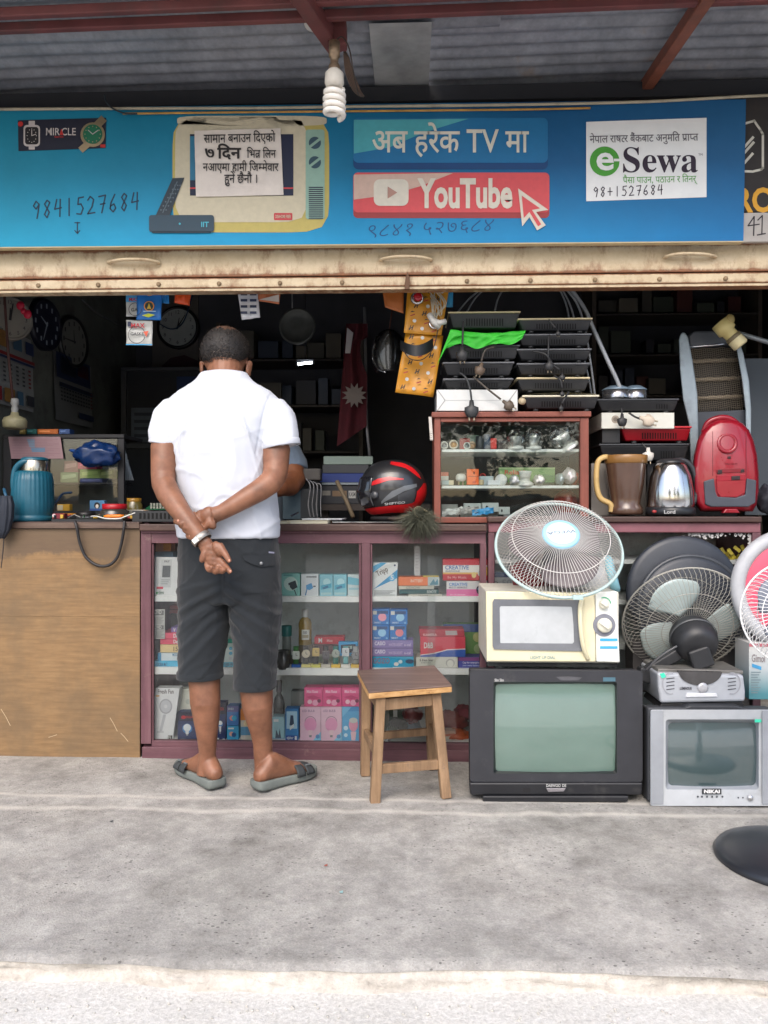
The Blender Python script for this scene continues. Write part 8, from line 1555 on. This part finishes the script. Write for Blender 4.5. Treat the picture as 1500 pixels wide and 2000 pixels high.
# lamp hanging at far left
g = thing('hanging_lamp', 'dusty cream lamp shade hanging on a dark cord at the far left', 'lamp', P(30, 838, 3.45)); k = S(3.45); build('shade', M().lathe([(a * k, b * k) for a, b in ((.1, 34), (7, 33), (8, 27), (20, 22), (23, 16), (22, 4), (17, 0), (.1, 2))], P(29, 838, 3.45), n=30), mat((150, 144, 112), .5, var=.12, dirt=.3), g); build('holder', M().lathe([(a * k, b * k) for a, b in ((6, 33), (7, 40), (5, 46), (8, 50), (7, 60), (.1, 62))], P(29, 838, 3.45), n=18), mat((150, 150, 146), .5), g); build('cord', M().tube([P(25, 780, 3.45), P(16, 690, 3.45), P(10, 600, 3.45), P(6, 540, 3.45)], .006, 8), mat((70, 40, 36), .6), g)
# back cabinet with a frame
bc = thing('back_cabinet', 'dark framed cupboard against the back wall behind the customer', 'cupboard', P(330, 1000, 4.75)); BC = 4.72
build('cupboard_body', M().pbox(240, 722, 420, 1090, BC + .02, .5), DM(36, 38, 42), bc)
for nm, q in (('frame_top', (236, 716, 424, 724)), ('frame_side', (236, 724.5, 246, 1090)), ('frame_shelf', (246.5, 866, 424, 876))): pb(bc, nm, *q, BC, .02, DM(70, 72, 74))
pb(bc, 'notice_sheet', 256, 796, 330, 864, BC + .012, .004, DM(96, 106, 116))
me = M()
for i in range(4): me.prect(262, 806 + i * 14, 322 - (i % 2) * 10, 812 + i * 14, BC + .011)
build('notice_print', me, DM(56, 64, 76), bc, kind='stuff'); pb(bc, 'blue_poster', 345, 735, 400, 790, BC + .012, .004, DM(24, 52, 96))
# glass show box on the work counter
sb = thing('show_box', 'dark-framed glass show box on the left work counter behind the teal flask', 'show box', P(125, 1000, 3.55)); SBY = 3.52; DKM = DM(32, 32, 34)
pb(sb, 'frame_top', 6, 848, 242, 856, SBY, .25, DKM); pb(sb, 'frame_side', 6, 856.5, 22, 1008, SBY, .02, DKM); pb(sb, 'frame_side', 230, 856.5, 242, 1008, SBY, .02, DKM); pb(sb, 'back_panel', 8, 857, 240, 1008, SBY + .235, .012, DM(74, 78, 74)); pb(sb, 'glass_pane', 23, 857, 229, 1007, SBY + .006, .004, GLASS, 0)
carton('faded pink paper money sheet taped inside the show box', 22, 853, 124, 896, SBY - .004, .001, (150, 120, 124), [('p', [(.35, .1), (.5, .1), (.48, .5), (.38, .45)], (110, 140, 160)), ('p', [(.4, .5), (.68, .5), (.66, .7), (.42, .7)], (80, 130, 160)), ('l', .05, .1, .95, .9, 12, (136, 104, 112))], -6, 'paper_sheet', 'paper')
for x0, x1, c, lb in ((38, 49, (150, 130, 70), 'brass'), (52, 71, (40, 96, 90), 'teal'), (73, 113, (176, 92, 30), 'orange'), (115, 136, (40, 70, 120), 'blue')): carton('small ' + lb + ' box standing on top of the show box', x0, 838, x1, 848 - .3, SBY + .04, .05, c, [('r', .1, .3, .6, .6, tuple(min(255, v_ + 50) for v_ in c))])
build('blue_plastic_bag', bag(M(), P(190, 888, SBY - .05), (.105, .04, .058), 52, .30, 36), mat((14, 44, 90), .25, var=.2), label='blue plastic bag hanging on the front of the show box', cat='bag')
me = M(); me.tube(smoothpath([P(140, 880, SBY - .04), P(160, 884, SBY - .05), P(180, 892, SBY - .05)], 4), .018, 8, flat=.5); build('bag_handle', me, mat((24, 66, 124), .3), bpy.data.objects['blue_plastic_bag'])
TY = 3.38
for x0, y0, x1, y1, c, lb in ((125, 900, 152, 922, (130, 86, 80), 'salmon soap packet at the left of the show box shelf'), (152, 896, 190, 916, (186, 40, 84), 'bright pink packet inside the show box'), (118, 922.5, 152, 942, (110, 130, 90), 'dull green packet inside the show box'), (156, 916.5, 195, 934, (120, 150, 60), 'lime green packet under the pink one in the show box'), (195, 916.5, 222, 934, (96, 116, 40), 'olive packet beside the lime green one'), (156, 934.5, 200, 942, (50, 60, 110), 'navy packet under the lime green one')): carton(lb, x0, y0, x1, y1, SBY + .05, .06, c, [('p', [(.1, .3), (.9, .15), (.9, .5), (.1, .7)], tuple(min(255, v_ + 40) for v_ in c))])
pb(sb, 'shelf', 24, 942.5, 228, 946, SBY + .02, .2, DKM)
# clutter on the work counter, each thing standing on the top
def ontop(px, Y): q = P(px, 1000, Y); return V((q.x, Y, WTZ))
def wbox(label, x0, x1, Y, h, d, c, dec=(), lift=0, nm='carton', cat='carton'):
    a, b = ontop(x0, Y), ontop(x1, Y); z0 = WTZ + lift; y1 = 1000 - (z0 - 1) * FP / Y; y0 = 1000 - (z0 + h - 1) * FP / Y; return carton(label, x0, y0, x1, y1, Y, d, c, dec, 0, nm, cat)
tf = thing('vacuum_flask', 'teal plastic vacuum flask with steel lid on the left work counter', 'flask', ontop(62, 3.20)); o = ontop(64, 3.20); k = S(3.20); TL_ = mat((20, 84, 104), .4, var=.08, dirt=.12, dc=(60, 100, 110)); H0 = 1
def ribbed(prof, o, n, amp, ribs):
    me = M(); me.loft([[o + V((cos(2 * pi * i / n) * (r + (amp if h > 30 and h < 112 else 0) * cos(2 * pi * i / n * ribs)) * k, sin(2 * pi * i / n) * (r + (amp if h > 30 and h < 112 else 0) * cos(2 * pi * i / n * ribs)) * k, h * k)) for i in range(n)] for r, h in prof]); return me
build('flask_body', ribbed([(38, 0), (40, 3), (40, 10), (38, 12), (39.5, 14), (39.5, 40), (38, 80), (35, 96), (27, 100)], o, 120, .5, 30), TL_, tf); build('steel_lid', M().lathe([(a * k, b * k) for a, b in ((24, 99), (24, 122), (22, 124))], o + V((4 * k, 0, 0)), n=36), mat((176, 168, 150), .2, .9), tf); build('lid_top', M().lathe([(a * k, b * k) for a, b in ((25, 121), (25, 125), (20, 127), (.1, 127))], o + V((4 * k, 0, 0)), n=36), TL_, tf)
me = M(); me.tube(smoothpath([P(64, 902, 3.17), P(46, 902, 3.16), P(31, 916, 3.16), P(27, 945, 3.16), P(32, 966, 3.16), P(44, 974, 3.17)], 6), [.016] * 31, 12, flat=.8); build('handle', me, TL_, tf)
um = thing('umbrella', 'folded navy umbrella hanging over the counter at the far left edge', 'umbrella', P(8, 1052, 3.05)); me = M()
F0 = [(12, 968, 10), (12, 985, 14), (11, 1010, 14), (8, 1035, 11), (4, 1052, 5)]
me.loft([[P(x + cos(2 * pi * i / 30) * r * (1 + .18 * cos(i * 2 * pi / 30 * 8)), y, 3.055 + sin(2 * pi * i / 30) * r * S(3.05) * (1 + .18 * cos(i * 2 * pi / 30 * 8))) for i in range(30)] for x, y, r in F0]); build('folded_cloth', me, mat((28, 34, 46), .7, var=.15), um); build('shaft', M().tube([P(12, 970, 3.055), P(8, 955, 3.10)], .006, 8), DM(30, 80, 110), um)
def jar(label, x, Y, r, h, c, capc, caph=.02): 
    g = thing('jar', label, 'jar', ontop(x, Y)); o = ontop(x, Y); build('jar_body', M().lathe([(0, 0), (r, 0), (r * 1.03, h * .1), (r, h * .8), (r * .75, h)], o, n=24), mat(c, .2, var=.15, coat=.4), g); build('lid', M().lathe([(r * .82, h * .96), (r * .84, h), (r * .84, h + caph), (0, h + caph)], o, n=24), mat(capc, .4), g)
jar('squat clear jar with bright red lid among the clutter', 224, 3.30, .062, .055, (58, 54, 50), (170, 22, 34)); jar('yellowish jar with amber lid at the end of the show box', 262, 3.42, .038, .09, (96, 86, 44), (150, 110, 30), .012)
def roll(label, x, Y, r, h, c, lift=0):
    o = ontop(x, Y) + V((0, 0, lift)); build('tape_roll', M().lathe([(r * .55, 0), (r, 0), (r, h), (r * .55, h), (r * .55, 0)], o, n=26), mat(c, .4, var=.08), label=label, cat='tape')
roll('left green roll of tape on the work counter', 132, 3.34, .034, .016, (30, 110, 50)); roll('right green roll of tape on the work counter', 166, 3.34, .034, .016, (34, 120, 54)); roll('yellow roll of tape stacked on the left green roll', 133, 3.34, .033, .018, (196, 130, 30), .0165); roll('black roll of tape stacked on the right green roll', 168, 3.34, .042, .024, (24, 24, 26), .0165)
wbox('small yellow label box standing in front of the show box', 112, 136, 3.45, .03, .03, (196, 150, 40), [('r', 0, .1, .45, .9, (190, 180, 150))], .045); wbox('dark tool tray under the yellow label box', 100, 190, 3.45, .044, .06, (40, 40, 42)); wbox('blue matchbox-like packet with penguin-coloured print in front of the show box', 175, 204, 3.44, .046, .03, (70, 120, 160), [('c', .5, .5, .2, (24, 26, 30), .32), ('c', .5, .58, .1, (206, 200, 190), .2), ('r', 0, .8, 1, 1, (40, 70, 130))], .046); wbox('dark block under the blue packet', 160, 214, 3.445, .045, .05, (30, 30, 34)); wbox('small green and clear packet right of the blue packet', 214, 244, 3.47, .04, .03, (96, 120, 80), [('c', .35, .4, .2, (176, 180, 180))], .02); wbox('grey packet under the green and clear packet', 212, 250, 3.47, .019, .04, (70, 72, 72))
wbox('dark red pocket radio lying at the left front of the work counter', 102, 126, 3.14, .022, .03, (110, 22, 36), [('c', .14, .4, .14, (206, 190, 190))], .012); bl = wbox('black laptop base lying along the front edge of the work counter', 100, 240, 3.11, .011, .15, (34, 35, 38)); wbox('black circuit chassis lying on the laptop base', 130, 232, 3.16, .012, .08, (28, 29, 32), [('r', .3, .3, .42, .7, (90, 92, 96)), ('r', .6, .2, .66, .8, (120, 120, 122))], .012)
sd = thing('screwdriver', 'orange-handled screwdriver with white wire on the work counter', 'screwdriver', ontop(222, 3.13)); zz_ = V((0, 0, .022)); me = M(); me.tube([ontop(203, 3.12) + zz_, ontop(210, 3.12) + zz_, ontop(232, 3.12) + zz_, ontop(242, 3.12) + zz_ + V((0, 0, .003))], [.004, .008, .009, .004], 10); build('handle', me, mat((222, 120, 20), .35), sd); build('blade', M().tube([ontop(242, 3.12) + zz_, ontop(262, 3.14) + zz_ + V((0, 0, .012))], .002, 6), mat((170, 166, 160), .3, .8), sd)
build('white_wire', M().tube(smoothpath([ontop(178, 3.14) + zz_, ontop(190, 3.10) + zz_, ontop(205, 3.09) + V((0, 0, .014)), ontop(232, 3.09) + V((0, 0, .013)), ontop(243, 3.10) + V((0, 0, .02)), ontop(262, 3.12) + V((0, 0, .035)), ontop(280, 3.14) + V((0, 0, .045))], 5), .0028, 6), mat((206, 204, 198), .5), label='white wire curling along the front of the work counter', cat='wire')
cb_ = wbox('black slotted power supply case beside the customer\'s arm', 258, 352, 3.12, .045, .16, (36, 37, 40)); me = M(); y0_ = 1000 - (WTZ + .036 - 1) * FP / 3.12; y1_ = 1000 - (WTZ + .012 - 1) * FP / 3.12
for i in range(10): me.prect(272 + i * 8, y0_, 276 + i * 8, y1_, 3.1185)
build('slots', me, mat((12, 12, 13), .9), cb_, kind='stuff'); pc = thing('circuit_board', 'green circuit board lying on the black slotted case', 'circuit board', ontop(308, 3.18) + V((0, 0, .05))); build('board', M().obox(ontop(310, 3.2) + V((0, 0, .062)), (.09, .10, .002), Matrix.Rotation(R(14), 3, 'X')), mat((20, 80, 50), .4, var=.2), pc); me = M()
for i in range(14): me.obox(ontop(296 + (i % 5) * 6, 3.16 + (i // 5) * .035) + V((0, 0, .058 + (i // 5) * .008)), (.008, .010, .008))
build('components', me, mat((120, 120, 110), .4, var=.4), pc, kind='stuff')
wbox('white power strip lying behind the circuit board', 246, 290, 3.36, .014, .05, (150, 148, 140), [('r', .5, .3, .9, .7, (110, 108, 100))], .036); wbox('grey stack of boxes under the white power strip', 240, 292, 3.36, .035, .05, (84, 82, 78)); wbox('amber capped pot in front of the power strip', 254, 274, 3.30, .024, .03, (150, 92, 40))
me = M()
for i in range(7): a = random.random() * 3; me.tube(smoothpath([ontop(244 + i * 3, 3.15) + V((0, 0, .02 + .01 * sin(a))), ontop(258 + i * 4, 3.17) + V((0, 0, .03 + .012 * cos(a * 2))), ontop(282 + i * 4, 3.2) + V((0, 0, .052))], 4), .0016, 5)
build('thin_wires', me, mat((150, 120, 96), .5, var=.4), label='tangle of thin coloured wires by the circuit board', cat='wires')
me = M()
for i in range(5): me.tube([P(240 + i * 3, 862 + i * 12, 3.62), P(246 + i * 3.5, 938, 3.60)], .004, 5, flat=.5)
build('plastic_strips', me, mat((130, 138, 144), .4, var=.2), label='bundle of pale plastic strips standing beside the show box', cat='strips')
ptube([(100, 986, 3.24), (112, 978, 3.3), (122, 965, 3.36), (140, 962, 3.4)], 3.3, .005, mat((20, 60, 96), .4), 'marker', 'blue and black marker slanting beside the flask', 'marker')
# dim stock on shelves along the back wall
ORD = ' first second third fourth fifth sixth seventh eighth ninth tenth eleventh twelfth thirteenth fourteenth'.split(' ')
for x0, x1, ys, lb in ((430, 700, (700, 790, 880), 'middle'), (1165, 1480, (610, 690, 770), 'right')):
    g = thing('back_shelves', 'dim wooden shelves along the back wall, ' + lb + ' unit', 'shelves', P((x0 + x1) / 2, 1190, 5.1)); rnd = random.Random(x0)
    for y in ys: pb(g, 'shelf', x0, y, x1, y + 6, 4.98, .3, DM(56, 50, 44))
    for x in (x0 - 8, x1 + 1): q = P(x, 1000, 4.98); build('upright', M().box((q.x, 4.98, .003), (q.x + .025, 5.28, P(x, ys[0] - 70, 4.98).z)), DM(80, 70, 60), g)
    for y in ys:
        x = x0 + 4; no = 0
        while x < x1 - 24:
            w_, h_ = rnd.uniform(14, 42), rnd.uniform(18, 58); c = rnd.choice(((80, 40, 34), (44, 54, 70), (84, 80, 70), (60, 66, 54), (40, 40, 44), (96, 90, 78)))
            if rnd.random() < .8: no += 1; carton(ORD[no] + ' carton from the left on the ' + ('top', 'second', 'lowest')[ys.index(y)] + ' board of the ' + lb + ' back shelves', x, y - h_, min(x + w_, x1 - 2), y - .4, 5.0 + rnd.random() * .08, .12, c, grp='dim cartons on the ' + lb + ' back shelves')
            x += w_ + rnd.uniform(1, 9)
for lb, x, y, c in (('red', 637, 1690, (150, 84, 70)), ('pale cyan', 667, 1742, (140, 176, 176)), ('grey', 218, 1604, (70, 72, 72))):
    q = onz(x, y, .004); build('floor_fleck', M().prism([q + V((cos(a) * r_, sin(a) * r_ * 1.4, 0)) for a, r_ in ((0, .004), (1, .006), (2.2, .003), (3.3, .006), (4.4, .004), (5.5, .005))], (0, 0, .001)), mat(c, .8), label='small ' + lb + ' fleck stuck on the concrete floor', cat='fleck')
me = M(); rnd = random.Random(77); pal = [(150, 150, 146), (34, 34, 38), (150, 40, 36), (40, 100, 60), (196, 160, 60), (40, 80, 140)]
for i in range(110):
    Yq = rnd.uniform(3.13, 3.40); q = ontop(rnd.uniform(104, 300), Yq); h_ = rnd.uniform(.006, .016)
    if i % 3: me.obox(q + V((0, 0, h_ / 2 + .014)), (rnd.uniform(.006, .026), rnd.uniform(.006, .02), h_), Matrix.Rotation(rnd.random() * 3, 3, 'Z'), i % 6)
    else: a = rnd.random() * 6.28; d = V((cos(a) * .04, sin(a) * .02, 0)); me.tube([q - d + V((0, 0, .018)), q + V((0, 0, .018 + h_)), q + d + V((0, 0, .016))], .0016, 5, i % 6)
build('small_parts', me, [mat(c, .5, var=.2) for c in pal], label='scatter of tiny screws, chips and wire ends on the left work counter', cat='small parts', kind='stuff')
